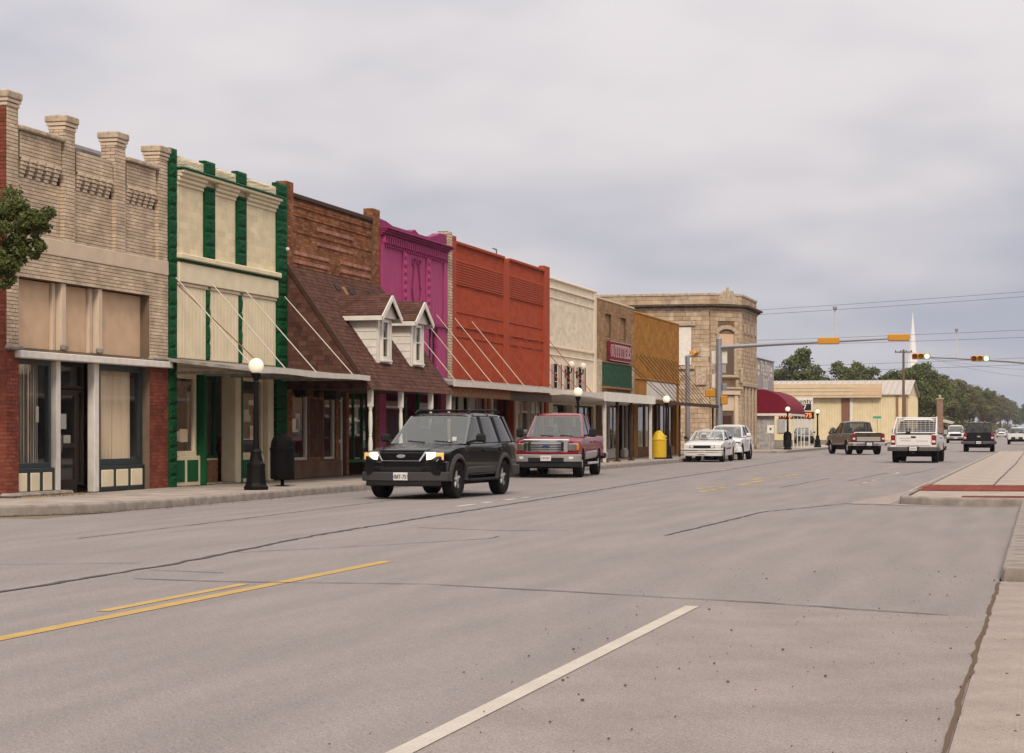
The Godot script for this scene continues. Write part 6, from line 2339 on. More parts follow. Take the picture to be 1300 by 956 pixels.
func greenhouse(o: Node3D, v: Dictionary) -> void:
	var q: Dictionary = v.cab
	var front_b := Vector3(q.wb, q.yb, q.zf[0])
	var front_t := Vector3(q.wt, q.yt, q.zf[1])
	var rear_b := Vector3(q.wb, q.get("yr", q.yb), q.zr[0])
	var rear_t := Vector3(q.wt, q.yt, q.zr[1])
	var flip := Vector3(-1, 1, 1)
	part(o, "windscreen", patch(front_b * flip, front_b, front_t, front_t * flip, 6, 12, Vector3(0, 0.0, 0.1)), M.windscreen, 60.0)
	part(o, "rear_window", patch(rear_b, rear_b * flip, rear_t * flip, rear_t, 4, 8, Vector3(0, 0, -0.04)), v.get("rear_glass", M.tint_glass), 60.0)
	# roof skin with rolled edges
	var g := geo()
	var rows := []
	var n := 8
	for i in n + 3:
		var t := clampf((i - 1.0) / n, 0.0, 1.0)
		var z := lerpf(q.zr[1] - 0.02, q.zf[1] + 0.02, t)
		var drop := -0.06 if i == 0 or i == n + 2 else 0.0
		var lift: float = q.get("crown", 0.06) * (1.0 - pow(2.0 * t - 1.0, 4)) + 0.015
		var row := []
		for j in 15:
			var u := -1.0 + 2.0 * j / 14.0
			var y: float = q.yt + lift * (1.0 - pow(absf(u), 5)) + drop
			if j == 0 or j == 14:
				y = q.yt - 0.05
			var bulge := 0.07 * (1.0 - u * u) * (1.0 if t > 0.99 else 0.0)
			row.append(Vector3(u * (q.wt + 0.012), y, z + bulge))
		rows.append(row)
	g.grid(rows)
	part(o, "roof", g, v.roof_paint if v.has("roof_paint") else v.paint, 40.0)
	for s in [1.0, -1.0]:
		var fl := Vector3(s, 1, 1)
		var line_b := [front_b] 
		var line_t := [front_t]
		for p in q.pillars:
			line_b.append(Vector3(q.wb, lerpf(q.yb, q.get("yr", q.yb), (q.zf[0] - p[0]) / (q.zf[0] - q.zr[0])), p[0]))
			line_t.append(Vector3(q.wt, q.yt, p[1]))
		line_b.append(rear_b)
		line_t.append(rear_t)
		for k in line_b.size():
			var wide: float = q.get("thick", [0.07])[mini(k, q.get("thick", [0.07]).size() - 1)]
			var dz := Vector3(0, 0, -wide if k < line_b.size() - 1 else wide)
			if k > 0 and k < line_b.size() - 1:
				dz *= 1.0
			var b0: Vector3 = line_b[k] * fl
			var t0: Vector3 = line_t[k] * fl
			var deep := Vector3(-0.05 * s, 0, 0)
			var pg := geo()
			pg.quad(b0, b0 + dz, t0 + dz, t0)
			pg.quad(b0 + deep, b0 + dz + deep, t0 + dz + deep, t0 + deep)
			pg.quad(b0, t0, t0 + deep, b0 + deep)
			pg.quad(b0 + dz, t0 + dz, t0 + dz + deep, b0 + dz + deep)
			part(o, "pillar", pg, v.get("pillar_paint", v.paint) if k == 0 or k == line_b.size() - 1 else v.get("mid_pillar", M.trim))
		for k in line_b.size() - 1:
			var thick: Array = q.get("thick", [0.07])
			var wa: float = thick[mini(k, thick.size() - 1)]
			var last := k == line_b.size() - 2
			var we: float = thick[mini(k + 1, thick.size() - 1)] if last else 0.0
			var a: Vector3 = line_b[k] * fl - Vector3(0.012 * s, 0, wa)
			var b: Vector3 = line_b[k + 1] * fl - Vector3(0.012 * s, 0, -we)
			var c: Vector3 = line_t[k + 1] * fl - Vector3(0.012 * s, 0.03, -we)
			var d: Vector3 = line_t[k] * fl - Vector3(0.012 * s, 0.03, wa)
			part(o, "side_window", patch(a, b, c, d, 3, 6, Vector3(0.015 * s, 0, 0)), v.get("front_side_glass", M.car_glass) if k == 0 else v.get("rear_glass", M.tint_glass), 60.0)
	# seats and dashboard
	var zc: float = q.zf[0]
	var dash := geo()
	dash.bb(Vector3(-q.wb + 0.08, q.yb - 0.25, zc - 0.62), Vector3(q.wb - 0.08, q.yb - 0.03, zc - 0.12), 0.05)
	part(o, "dashboard", dash, M.cabin)
	for s in [-1.0, 1.0]:
		var sg := geo()
		sg.bb(Vector3(s * 0.4 - 0.24, 0.62, zc - 1.6), Vector3(s * 0.4 + 0.24, 0.8, zc - 1.05), 0.05)
		sg.bb(Vector3(s * 0.4 - 0.23, 0.75, zc - 1.72), Vector3(s * 0.4 + 0.23, minf(1.3, q.yt - 0.35), zc - 1.56), 0.06)
		sg.bb(Vector3(s * 0.4 - 0.12, minf(1.32, q.yt - 0.33), zc - 1.7), Vector3(s * 0.4 + 0.12, minf(1.5, q.yt - 0.16), zc - 1.6), 0.04)
		part(o, "seat", sg, v.get("seat", M.cabin))
	var wheel := geo()
	var ring := []
	for i in 17:
		var a := TAU * i / 16.0
		ring.append(Vector3(0.4 + cos(a) * 0.18, q.yb + 0.02 + sin(a) * 0.16, zc - 0.75 - sin(a) * 0.08))
	wheel.tube(ring, 0.016, 6, false)
	part(o, "steering_wheel", wheel, M.cabin, 60.0)


func wheels(o: Node3D, v: Dictionary) -> void:
	var r: float = v.r
	var tw: float = v.get("tyre", 0.24)
	var rr: float = v.get("rim", r * 0.6)
	var tg := geo()
	tg.xf = Transform3D(Basis(Vector3(0, 0, 1), -PI / 2), Vector3.ZERO)
	tg.lathe([Vector2(rr * 0.98, -tw * 0.42), Vector2(r * 0.8, -tw * 0.52), Vector2(r * 0.94, -tw * 0.5), Vector2(r, -tw * 0.38), Vector2(r, tw * 0.38), Vector2(r * 0.94, tw * 0.5), Vector2(r * 0.8, tw * 0.52), Vector2(rr * 0.98, tw * 0.42)], 30)
	var tm := tg.mesh(35.0)
	var rg := geo()
	rg.xf = tg.xf
	rg.lathe([Vector2(rr, -tw * 0.4), Vector2(rr, tw * 0.42), Vector2(rr * 0.93, tw * 0.42), Vector2(rr * 0.88, tw * 0.2), Vector2(rr * 0.3, tw * 0.1), Vector2(0.0, tw * 0.1)], 24)
	var rm := rg.mesh(30.0)
	var sg := geo()
	var ns: int = v.get("spokes", 5)
	for k in ns:
		var a := TAU * k / ns
		sg.xf = Transform3D(Basis(Vector3(1, 0, 0), a), Vector3.ZERO)
		sg.bb(Vector3(tw * 0.12, 0.03, -rr * 0.16), Vector3(tw * 0.36, rr * 0.92, rr * 0.16), 0.02)
	sg.xf = Transform3D(Basis(Vector3(0, 0, 1), -PI / 2), Vector3.ZERO)
	sg.lathe([Vector2(rr * 0.32, tw * 0.1), Vector2(rr * 0.3, tw * 0.4), Vector2(rr * 0.2, tw * 0.44), Vector2(0.0, tw * 0.44)], 14)
	var sm := sg.mesh(30.0)
	for za in [v.zf, v.zr]:
		for s in [1.0, -1.0]:
			var wn := Node3D.new()
			wn.name = "wheel"
			o.add_child(wn, true)
			wn.position = Vector3(s * (v.track - tw * 0.5), r, za)
			if s < 0:
				wn.rotation.y = PI
			part(wn, "tyre", tm, M.rubber)
			part(wn, "rim", rm, v.get("rim_back", M.trim))
			part(wn, "spokes", sm, v.get("rim_mat", M.alloy))


func side_panel(v: Dictionary, z0: float, z1: float, y0: float, y1f: float, s: float, off: float) -> Geo:
	# a skin on the body side between two z, from y0 up to the shoulder less y1f
	var g := geo()
	var rows := []
	var zs := []
	for z in stations(v, z0, z1):
		if zs.is_empty() or z - zs[-1] > 0.01:
			zs.append(z)
	for i in zs.size():
		var z: float = zs[i]
		var r := row_at(v.st, z)
		var lo := maxf(y0, under_edge(v, z, r[5]) + 0.02)
		var hi: float = r[1] - y1f
		var row := []
		var ins := 0.02 if i == 0 or i == zs.size() - 1 else 0.0
		for k in 8:
			var y := lerpf(lo, maxf(hi, lo + 0.01), k / 7.0)
			var e := off - (0.02 if k == 0 or k == 7 else 0.0) - ins
			row.append(Vector3((flank(v, r, y) + e) * s, y, z))
		rows.append(row)
	g.grid(rows)
	return g


func make_vehicle(v: Dictionary) -> Node3D:
	var o := thing(v.called, v.label, v.category, Vector3.ZERO)
	part(o, "body", loft(v), v.paint, 42.0)
	var ub := geo()
	ub.bb(Vector3(-v.half + 0.26, 0.26, v.tail + 0.35), Vector3(v.half - 0.26, 0.62, v.nose - 0.35), 0.03)
	part(o, "underbody", ub, M.trim)
	for za in [v.zf, v.zr]:
		var wl := geo()
		wl.box(Vector3(-v.half + 0.05, 0.42, za - v.arch - 0.03), Vector3(v.half - 0.05, v.r + v.arch + 0.02, za - v.arch - 0.02))
		wl.box(Vector3(-v.half + 0.05, 0.42, za + v.arch + 0.02), Vector3(v.half - 0.05, v.r + v.arch + 0.02, za + v.arch + 0.03))
		var rows := []
		for i in 15:
			var a := PI * i / 14.0
			rows.append([Vector3(-v.half + 0.05, v.r + sin(a) * (v.arch + 0.015), za + cos(a) * (v.arch + 0.015)), Vector3(v.half - 0.05, v.r + sin(a) * (v.arch + 0.015), za + cos(a) * (v.arch + 0.015))])
		wl.grid(rows)
		part(o, "wheel_well", wl, M.trim)
	wheels(o, v)
	greenhouse(o, v)
	for d in v.get("doors", []):
		for s in [1.0, -1.0]:
			var dp := part(o, "door", side_panel(v, d[0], d[1], d[2], 0.03, s, 0.012), v.paint, 40.0)
			var r := row_at(v.st, d[0] + 0.15)
			var hg := geo()
			var hx: float = (flank(v, r, r[1] - 0.14) + 0.012) * s
			hg.bb(Vector3(minf(hx, hx + 0.03 * s), r[1] - 0.165, d[0] + 0.07), Vector3(maxf(hx, hx + 0.03 * s), r[1] - 0.125, d[0] + 0.24), 0.01)
			part(dp, "handle", hg, v.get("handle", M.trim))
	if v.has("flare"):
		for za in [v.zf, v.zr]:
			for s in [1.0, -1.0]:
				var g := geo()
				var rows := []
				for i in 19:
					var a := deg_to_rad(-2.0 + 184.0 * i / 18.0)
					var row := []
					for e in [[v.arch - 0.005, -0.02], [v.arch - 0.005, 0.035], [v.arch + 0.035, 0.04], [v.arch + 0.085, 0.012], [v.arch + 0.09, -0.02]]:
						var z: float = za + cos(a) * e[0]
						var y: float = v.r + sin(a) * e[0]
						row.append(Vector3((flank(v, row_at(v.st, za), maxf(y, 0.45)) + e[1]) * s, y, z))
					rows.append(row)
				g.grid(rows)
				part(o, "wheel_arch_flare", g, v.flare, 50.0)
	# door mirrors
	var q: Dictionary = v.cab
	for s in [1.0, -1.0]:
		var mg := geo()
		var mx: float = q.wb + 0.13
		var size: Vector3 = v.get("mirror", Vector3(0.2, 0.17, 0.12))
		var c := Vector3(s * (mx + size.x * 0.5), q.yb + 0.12, q.zf[0] - 0.28)
		mg.bb(c - size * 0.5, c + size * 0.5, 0.04)
		mg.bar(Vector3(s * (q.wb - 0.02), q.yb + 0.03, q.zf[0] - 0.28), c - Vector3(s * 0.08, 0.05, 0), 0.06, 0.05)
		var mo := part(o, "door_mirror", mg, v.get("mirror_paint", v.paint), 50.0)
		var gl := geo()
		var hs := size * 0.4
		gl.quad(c + Vector3(-hs.x, -hs.y, -size.z * 0.5 - 0.003), c + Vector3(hs.x, -hs.y, -size.z * 0.5 - 0.003), c + Vector3(hs.x, hs.y, -size.z * 0.5 - 0.003), c + Vector3(-hs.x, hs.y, -size.z * 0.5 - 0.003))
		part(mo, "mirror_glass", gl, M.chrome)
	return o


func strip(o: Node3D, called: String, v: Dictionary, m: Material, sgn: float, x0: float, x1: float, y0: float, y1: float, out: float, push := 0.0, smooth := 30.0, n := 40) -> MeshInstance3D:
	var h := y1 - y0
	var b := minf(0.02, h * 0.3)
	return part(o, called, sweep([Vector2(-0.03, y0), Vector2(out - b, y0), Vector2(out, y0 + b), Vector2(out, y1 - b), Vector2(out - b, y1), Vector2(-0.03, y1)], bow(v, sgn, x0, x1, n, push)), m, smooth)


func both(o: Node3D, called: String, v: Dictionary, m: Material, sgn: float, x0: float, x1: float, y0: float, y1: float, out: float, push := 0.0) -> void:
	strip(o, called, v, m, sgn, x0, x1, y0, y1, out, push, 30.0, 16)
	strip(o, called, v, m, sgn, -x1, -x0, y0, y1, out, push, 30.0, 16)


func number_plate(o: Node3D, v: Dictionary, sgn: float, y: float, push: float, text: String) -> void:
	var z: float = sgn * (absf(v.nose if sgn > 0 else v.tail) + push)
	var g := geo()
	g.bb(Vector3(-0.155, y - 0.078, minf(z, z + 0.008 * sgn)), Vector3(0.155, y + 0.078, maxf(z, z + 0.008 * sgn)), 0.003)
	var p := part(o, "number_plate", g, M.plate)
	if text:
		words(p, "lettering", text, M.tar, Vector3(0, y - 0.008, z + 0.01 * sgn), 0.085, 0.0 if sgn > 0 else PI, 0.72)
	else:
		var b := geo()
		for k in 6:
			b.box(Vector3(-0.12 + k * 0.042, y - 0.035, minf(z + 0.008 * sgn, z + 0.01 * sgn)), Vector3(-0.1 + k * 0.042, y + 0.035, maxf(z + 0.008 * sgn, z + 0.01 * sgn)))
		part(p, "plate_marks", b, M.tar)


func oval_badge(o: Node3D, y: float, z: float, sgn: float, wide: float, m: Material) -> void:
	var g := geo()
	g.xf = Transform3D(Basis(Vector3(1, 0, 0), PI / 2 * sgn).scaled(Vector3(1, 0.42, 1)), Vector3(0, y, z))
	g.lathe([Vector2(wide * 0.5, 0), Vector2(wide * 0.5, 0.012), Vector2(wide * 0.46, 0.018), Vector2(0, 0.018)], 20)
	part(o, "badge", g, m)


func place(o: Node3D, x: float, d: float, deg: float, label := "", group := "") -> Node3D:
	o.position = w(d, 0.008, x)
	o.rotation.y = deg_to_rad(deg)
	if label:
		o.set_meta("label", label)
	if group:
		o.set_meta("group", group)
	return o


func vehicles() -> void:
	dark_suv()
	red_pickup()
	white_sedan()
	white_crossover()
	brown_pickup()
	white_pickup()
	black_pickup()
	far_traffic()


func dark_suv() -> void:
	var v := {"called": "suv", "category": "suv", "label": "black sport utility vehicle with headlights on, driving towards us in the near lane",
		"nose": 2.36, "tail": -2.4, "half": 0.9, "bow": 0.2, "belly": 0.72, "r": 0.375, "zf": 1.46, "zr": -1.43, "arch": 0.45, "track": 0.9, "tyre": 0.25,
		"st": [[-2.4, 1.1, 0.82, 1.1, 1.1, 0.5], [-2.3, 1.13, 0.885, 1.13, 1.13, 0.47], [-2.3, 1.13, 0.885, 1.13, 0.6, 0.47], [-1.4, 1.13, 0.905, 1.13, 0.6, 0.46], [0.72, 1.1, 0.905, 1.1, 0.6, 0.46], [0.72, 1.1, 0.905, 1.105, 1.13, 0.46], [1.4, 1.04, 0.9, 1.05, 1.1, 0.46], [2.0, 0.97, 0.88, 0.98, 1.03, 0.46], [2.2, 0.93, 0.85, 0.94, 0.98, 0.46], [2.3, 0.86, 0.8, 0.87, 0.9, 0.48], [2.34, 0.78, 0.76, 0.79, 0.82, 0.5]],
		"cab": {"zf": [0.86, 0.1], "zr": [-2.28, -2.02], "yb": 1.11, "yr": 1.15, "yt": 1.69, "wb": 0.84, "wt": 0.68, "crown": 0.06, "pillars": [[-0.28, -0.32], [-1.28, -1.2]], "thick": [0.09, 0.11, 0.11, 0.14]},
		"doors": [[-0.3, 0.68, 0.5], [-1.32, -0.32, 0.5]], "paint": paint(lin(0.005, 0.005, 0.006)), "screen": M.car_glass, "rear_glass": pane(lin(0.006, 0.007, 0.012), 0.8),
		"flare": mk(lin(0.05, 0.046, 0.047), 0.6), "spokes": 5, "mirror_paint": M.trim}
	v.paint.clearcoat = 0.4
	v.paint.roughness = 0.25
	v.paint.clearcoat_roughness = 0.02
	var o := make_vehicle(v)
	var grey: Material = v.flare
	# nose: black upper bumper, grey lower bumper, mouth, grille with chrome lip, headlamps
	strip(o, "bumper", v, v.paint, 1, -0.87, 0.87, 0.5, 0.76, 0.03)
	strip(o, "bumper_lower", v, grey, 1, -0.88, 0.88, 0.36, 0.55, 0.05)
	strip(o, "air_dam", v, M.trim, 1, -0.8, 0.8, 0.26, 0.37, 0.03)
	strip(o, "bumper_mouth", v, M.trim, 1, -0.5, 0.5, 0.56, 0.66, 0.036)
	both(o, "fog_lamp_recess", v, M.trim, 1, 0.42, 0.7, 0.57, 0.67, 0.04)
	for i in 3:
		both(o, "recess_bar", v, v.paint, 1, 0.43, 0.69, 0.585 + i * 0.03, 0.597 + i * 0.03, 0.048)
	strip(o, "grille", v, M.trim, 1, -0.47, 0.47, 0.78, 0.955, 0.02, 0.0)
	for i in 4:
		strip(o, "grille_bar", v, v.paint, 1, -0.45, 0.45, 0.8 + i * 0.038, 0.815 + i * 0.038, 0.04)
	strip(o, "grille_lip", v, M.chrome, 1, -0.42, 0.42, 0.762, 0.785, 0.035)
	for s in [-1.0, 1.0]:
		var g := geo()
		g.bar(Vector3(s * 0.4, 0.77, 2.38), Vector3(s * 0.52, 0.955, 2.34), 0.03, 0.03, Vector3(0, 0, 1))
		part(o, "grille_lip", g, M.chrome)
	strip(o, "hood_edge", v, v.paint, 1, -0.5, 0.5, 0.955, 0.99, 0.0, -0.02)
	oval_badge(o, 0.868, 2.39, 1.0, 0.19, M.chrome)
	for s in [-1.0, 1.0]:
		var a: float = 0.53 * s
		var b: float = 0.84 * s
		strip(o, "headlight", v, M.headlamp_on, 1, minf(a, 0.7 * s), maxf(a, 0.7 * s), 0.785, 0.945, 0.035, 0.0, 30, 14)
		strip(o, "turn_signal_light", v, M.amber_on, 1, minf(0.705 * s, b), maxf(0.705 * s, b), 0.785, 0.93, 0.035, 0.0, 30, 14)
		strip(o, "headlight_lens", v, M.clear_lens, 1, minf(a, b), maxf(a, b), 0.78, 0.95, 0.05, 0.0, 30, 14)
		var li := SpotLight3D.new()
		li.name = "headlight_beam"
		li.light_color = Color(1.0, 0.86, 0.65)
		li.light_energy = 0.3
		li.spot_angle = 25.0
		li.light_size = 0.08
		li.shadow_enabled = true
		o.add_child(li)
		li.position = Vector3(0.62 * s, 0.86, 2.5)
		li.rotation = Vector3(-0.05, PI, 0)
	number_plate(o, v, 1, 0.46, 0.055, "HMT-751")
	# hood creases
	for s in [-1.0, 1.0]:
		var g := geo()
		g.tube([Vector3(s * 0.56, 1.115, 0.8), Vector3(s * 0.54, 1.07, 1.5), Vector3(s * 0.48, 0.99, 2.15)], 0.014, 6)
		part(o, "hood_crease", g, v.paint, 60.0)
		# grey sill cladding and running board
		part(o, "door_cladding", side_panel(v, -0.94, 0.98, 0.44, 0.47, s, 0.026), grey, 40.0)
		var rb := geo()
		rb.bb(Vector3(minf(s * 0.8, s * 0.97), 0.33, -0.92), Vector3(maxf(s * 0.8, s * 0.97), 0.39, 0.92), 0.02)
		part(o, "running_board", rb, M.trim)
		var rail := geo()
		rail.tube([Vector3(s * 0.6, 1.74, 0.05), Vector3(s * 0.6, 1.81, -0.12), Vector3(s * 0.6, 1.82, -1.75), Vector3(s * 0.6, 1.75, -1.95)], 0.022, 8)
		part(o, "roof_rail", rail, M.trim, 50.0)
	for z in [-0.5, -1.45]:
		var g := geo()
		g.tube([Vector3(-0.6, 1.815, z), Vector3(0.6, 1.815, z)], 0.018, 6)
		part(o, "roof_bar", g, M.trim, 50.0)
	for s in [-1.0, 1.0]:
		var g := geo()
		g.tube([Vector3(0.28 + s * 0.3, 1.135, 0.98), Vector3(s * 0.3 - 0.12, 1.165, 0.94)], 0.014, 5)
		part(o, "wiper", g, M.trim)
	var sticker := geo()
	sticker.bb(Vector3(0.53, 1.17, 0.83), Vector3(0.62, 1.25, 0.835), 0.001)
	sticker.xf = Transform3D.IDENTITY
	part(o, "inspection_sticker", sticker, M.plate)
	both(o, "tail_light", v, M.red_lens, -1, 0.66, 0.84, 0.75, 1.08, 0.03)
	strip(o, "rear_bumper", v, grey, -1, -0.88, 0.88, 0.42, 0.64, 0.1)
	place(o, -12.35, 41.7, -4)


# a full-size pickup: shared proportions, different faces and colours
func pickup(label: String, m: Material, extra := {}) -> Dictionary:
	var v := {"called": "pickup_truck", "category": "pickup", "label": label,
		"nose": 2.82, "tail": -2.82, "half": 0.98, "bow": 0.16, "belly": 0.78, "r": 0.39, "zf": 1.86, "zr": -1.68, "arch": 0.47, "track": 0.96, "tyre": 0.27,
		"st": [[-2.82, 1.2, 0.95, 1.2, 1.2, 0.6], [-2.74, 1.21, 0.965, 1.21, 1.21, 0.58], [-2.74, 1.21, 0.965, 1.21, 0.78, 0.58], [-0.95, 1.22, 0.97, 1.22, 0.78, 0.56], [-0.95, 1.22, 0.97, 1.22, 1.2, 0.56], [-0.86, 1.2, 0.97, 1.2, 1.2, 0.56], [-0.86, 1.2, 0.97, 1.2, 0.65, 0.54], [1.02, 1.17, 0.965, 1.17, 0.65, 0.52], [1.02, 1.17, 0.965, 1.175, 1.2, 0.52], [1.9, 1.13, 0.965, 1.14, 1.19, 0.52], [2.45, 1.09, 0.95, 1.1, 1.15, 0.52], [2.62, 1.03, 0.92, 1.04, 1.07, 0.53], [2.74, 0.9, 0.88, 0.91, 0.93, 0.55]],
		"cab": {"zf": [1.16, 0.42], "zr": [-0.84, -0.7], "yb": 1.19, "yt": 1.83, "wb": 0.87, "wt": 0.72, "crown": 0.07, "pillars": [[0.02, 0.0]], "thick": [0.09, 0.1, 0.13]},
		"doors": [[0.0, 0.98, 0.58], [-0.84, -0.02, 0.58]], "paint": m, "mirror": Vector3(0.22, 0.26, 0.14), "mirror_paint": M.trim, "spokes": 6}
	v.merge(extra, true)
	return v


func pickup_tail(o: Node3D, v: Dictionary, lamp: Material, bumper: Material) -> void:
	# tailgate panel with a raised edge, lamps, step bumper
	var g := geo()
	var z: float = v.tail
	g.bb(Vector3(-0.72, 0.72, z - 0.03), Vector3(0.72, 1.2, z + 0.02), 0.02)
	var t := part(o, "tailgate", g, v.paint)
	var hg := geo()
	hg.bb(Vector3(-0.1, 1.05, z - 0.04), Vector3(0.1, 1.13, z - 0.02), 0.01)
	part(t, "handle", hg, M.trim)
	var cap := geo()
	cap.bb(Vector3(-0.76, 1.195, z - 0.035), Vector3(0.76, 1.235, z + 0.08), 0.012)
	part(t, "top_cap", cap, v.get("cap", M.trim))
	for s in [-1.0, 1.0]:
		var l := geo()
		l.bb(Vector3(minf(s * 0.75, s * 0.945), 0.76, z - 0.025), Vector3(maxf(s * 0.75, s * 0.945), 1.18, z + 0.12), 0.025)
		var lo := part(o, "tail_light", l, lamp)
		var r := geo()
		r.bb(Vector3(minf(s * 0.78, s * 0.92), 0.86, z - 0.031), Vector3(maxf(s * 0.78, s * 0.92), 0.95, z - 0.02), 0.01)
		part(lo, "reversing_lens", r, M.plate)
	strip(o, "rear_bumper", v, bumper, -1, -0.95, 0.95, 0.5, 0.68, 0.16)
	strip(o, "bumper_step", v, M.trim, -1, -0.24, 0.24, 0.52, 0.69, 0.175)
	var h := geo()
	h.bb(Vector3(-0.05, 0.38, z - 0.22), Vector3(0.05, 0.47, z + 0.2), 0.01)
	part(o, "tow_hitch", h, M.trim)
	number_plate(o, v, -1, 0.6, 0.18, "")


func red_pickup() -> void:
	var red := paint(lin(0.21, 0.008, 0.016), 0.2)
	var v := pickup("dark red crew-cab pickup with a big chrome grille, parked behind the black vehicle", red, {"handle": red})
	var o := make_vehicle(v)
	var silver := mk(lin(0.34, 0.32, 0.31), 0.35, "", 1.0, 0.0, 0.5)
	strip(o, "grille_surround", v, M.chrome, 1, -0.63, 0.63, 0.74, 1.1, 0.03)
	strip(o, "grille_crest", v, M.chrome, 1, -0.66, 0.66, 1.02, 1.12, 0.05)
	strip(o, "grille", v, M.trim, 1, -0.52, 0.52, 0.77, 1.03, 0.045)
	for i in 5:
		strip(o, "grille_bar", v, M.chrome, 1, -0.44, 0.44, 0.79 + i * 0.05, 0.817 + i * 0.05, 0.06)
	oval_badge(o, 0.91, 2.885, 1.0, 0.22, mk(lin(0.02, 0.035, 0.1), 0.3))
	for s in [-1.0, 1.0]:
		strip(o, "headlight", v, mk(lin(0.28, 0.27, 0.26), 0.25, "", 1.0, 0.0, 0.9), 1, minf(s * 0.65, s * 0.93), maxf(s * 0.65, s * 0.93), 0.78, 1.0, 0.02, 0.0, 30, 14)
		strip(o, "headlight_lens", v, M.clear_lens, 1, minf(s * 0.65, s * 0.93), maxf(s * 0.65, s * 0.93), 0.78, 1.0, 0.04, 0.0, 30, 14)
		strip(o, "turn_signal", v, M.amber_lens, 1, minf(s * 0.88, s * 0.945), maxf(s * 0.88, s * 0.945), 0.8, 0.97, 0.045, 0.0, 30, 14)
		part(o, "sill_band", side_panel(v, -1.18, 1.36, 0.5, 0.42, s, 0.016), silver, 40.0)
		var rb := geo()
		rb.tube([Vector3(s * 0.97, 0.42, 1.2), Vector3(s * 1.0, 0.4, 1.1), Vector3(s * 1.0, 0.4, -0.9), Vector3(s * 0.97, 0.42, -1.0)], 0.045, 8)
		part(o, "running_board", rb, M.chrome, 50.0)
		strip(o, "fog_lamp", v, M.plate, 1, minf(s * 0.66, s * 0.78), maxf(s * 0.66, s * 0.78), 0.53, 0.63, 0.065, 0.0, 30, 14)
	strip(o, "hood_edge", v, red, 1, -0.8, 0.8, 1.0, 1.06, -0.06)
	strip(o, "bumper_top", v, red, 1, -0.93, 0.93, 0.68, 0.75, 0.02)
	strip(o, "bumper", v, silver, 1, -0.95, 0.95, 0.46, 0.68, 0.06)
	strip(o, "bumper_mouth", v, M.trim, 1, -0.52, 0.52, 0.44, 0.6, 0.065)
	strip(o, "air_dam", v, M.trim, 1, -0.9, 0.9, 0.3, 0.46, 0.03)
	number_plate(o, v, 1, 0.57, 0.07, "")
	for s in [-1.0, 1.0]:
		var g := geo()
		g.tube([Vector3(0.28 + s * 0.3, 1.205, 1.28), Vector3(s * 0.3 - 0.12, 1.235, 1.24)], 0.014, 5)
		part(o, "wiper", g, M.trim)
	pickup_tail(o, v, M.red_lens, M.chrome)
	place(o, -14.3, 61.0, 4.5)


func white_sedan() -> void:
	var white := paint(lin(0.6, 0.58, 0.55), 0.0, 0.4)
	var v := {"called": "sedan", "category": "car", "label": "old boxy white sedan with a black grille, parked in front of the stone bank", "nose": 2.2, "tail": -2.25, "half": 0.86, "bow": 0.1, "belly": 0.62, "r": 0.31, "zf": 1.3, "zr": -1.35, "arch": 0.37, "track": 0.84, "tyre": 0.2,
		"st": [[-2.25, 0.88, 0.8, 0.88, 0.9, 0.42], [-2.15, 0.94, 0.835, 0.94, 0.96, 0.36], [-1.35, 0.95, 0.85, 0.955, 0.98, 0.28], [-1.35, 0.95, 0.85, 0.95, 0.5, 0.28], [0.75, 0.93, 0.855, 0.93, 0.5, 0.27], [0.75, 0.93, 0.855, 0.935, 0.95, 0.27], [1.5, 0.87, 0.85, 0.875, 0.9, 0.27], [2.1, 0.79, 0.83, 0.795, 0.81, 0.3], [2.18, 0.74, 0.81, 0.745, 0.75, 0.34]],
		"cab": {"zf": [0.9, 0.2], "zr": [-1.75, -1.15], "yb": 0.94, "yt": 1.36, "wb": 0.79, "wt": 0.62, "crown": 0.04, "pillars": [[-0.22, -0.26]], "thick": [0.07, 0.08, 0.16]},
		"doors": [[-0.24, 0.72, 0.34], [-1.2, -0.26, 0.34]], "paint": white, "rear_glass": M.car_glass, "rim_mat": M.alloy, "mirror": Vector3(0.16, 0.12, 0.1), "mirror_paint": M.trim, "spokes": 8}
	var o := make_vehicle(v)
	strip(o, "grille", v, M.trim, 1, -0.78, 0.78, 0.6, 0.72, 0.02)
	for s in [-1.0, 1.0]:
		for k in 2:
			strip(o, "headlight", v, M.plate, 1, minf(s * (0.38 + k * 0.17), s * (0.52 + k * 0.17)), maxf(s * (0.38 + k * 0.17), s * (0.52 + k * 0.17)), 0.61, 0.71, 0.03, 0.0, 30, 14)
		strip(o, "turn_signal", v, M.amber_lens, 1, minf(s * 0.73, s * 0.84), maxf(s * 0.73, s * 0.84), 0.6, 0.72, 0.035, 0.0, 30, 14)
		part(o, "rub_strip", side_panel(v, -0.95, 0.9, 0.56, 0.31, s, 0.02), M.red_lens, 40.0)
	strip(o, "bumper", v, white, 1, -0.85, 0.85, 0.42, 0.58, 0.06)
	strip(o, "bumper_strip", v, M.trim, 1, -0.86, 0.86, 0.49, 0.53, 0.07)
	strip(o, "valance", v, white, 1, -0.8, 0.8, 0.26, 0.42, 0.03)
	number_plate(o, v, 1, 0.42, 0.075, "")
	strip(o, "rear_bumper", v, white, -1, -0.85, 0.85, 0.42, 0.58, 0.06)
	both(o, "tail_light", v, M.red_lens, -1, 0.4, 0.8, 0.66, 0.84, 0.02)
	place(o, -14.4, 90.6, 0)


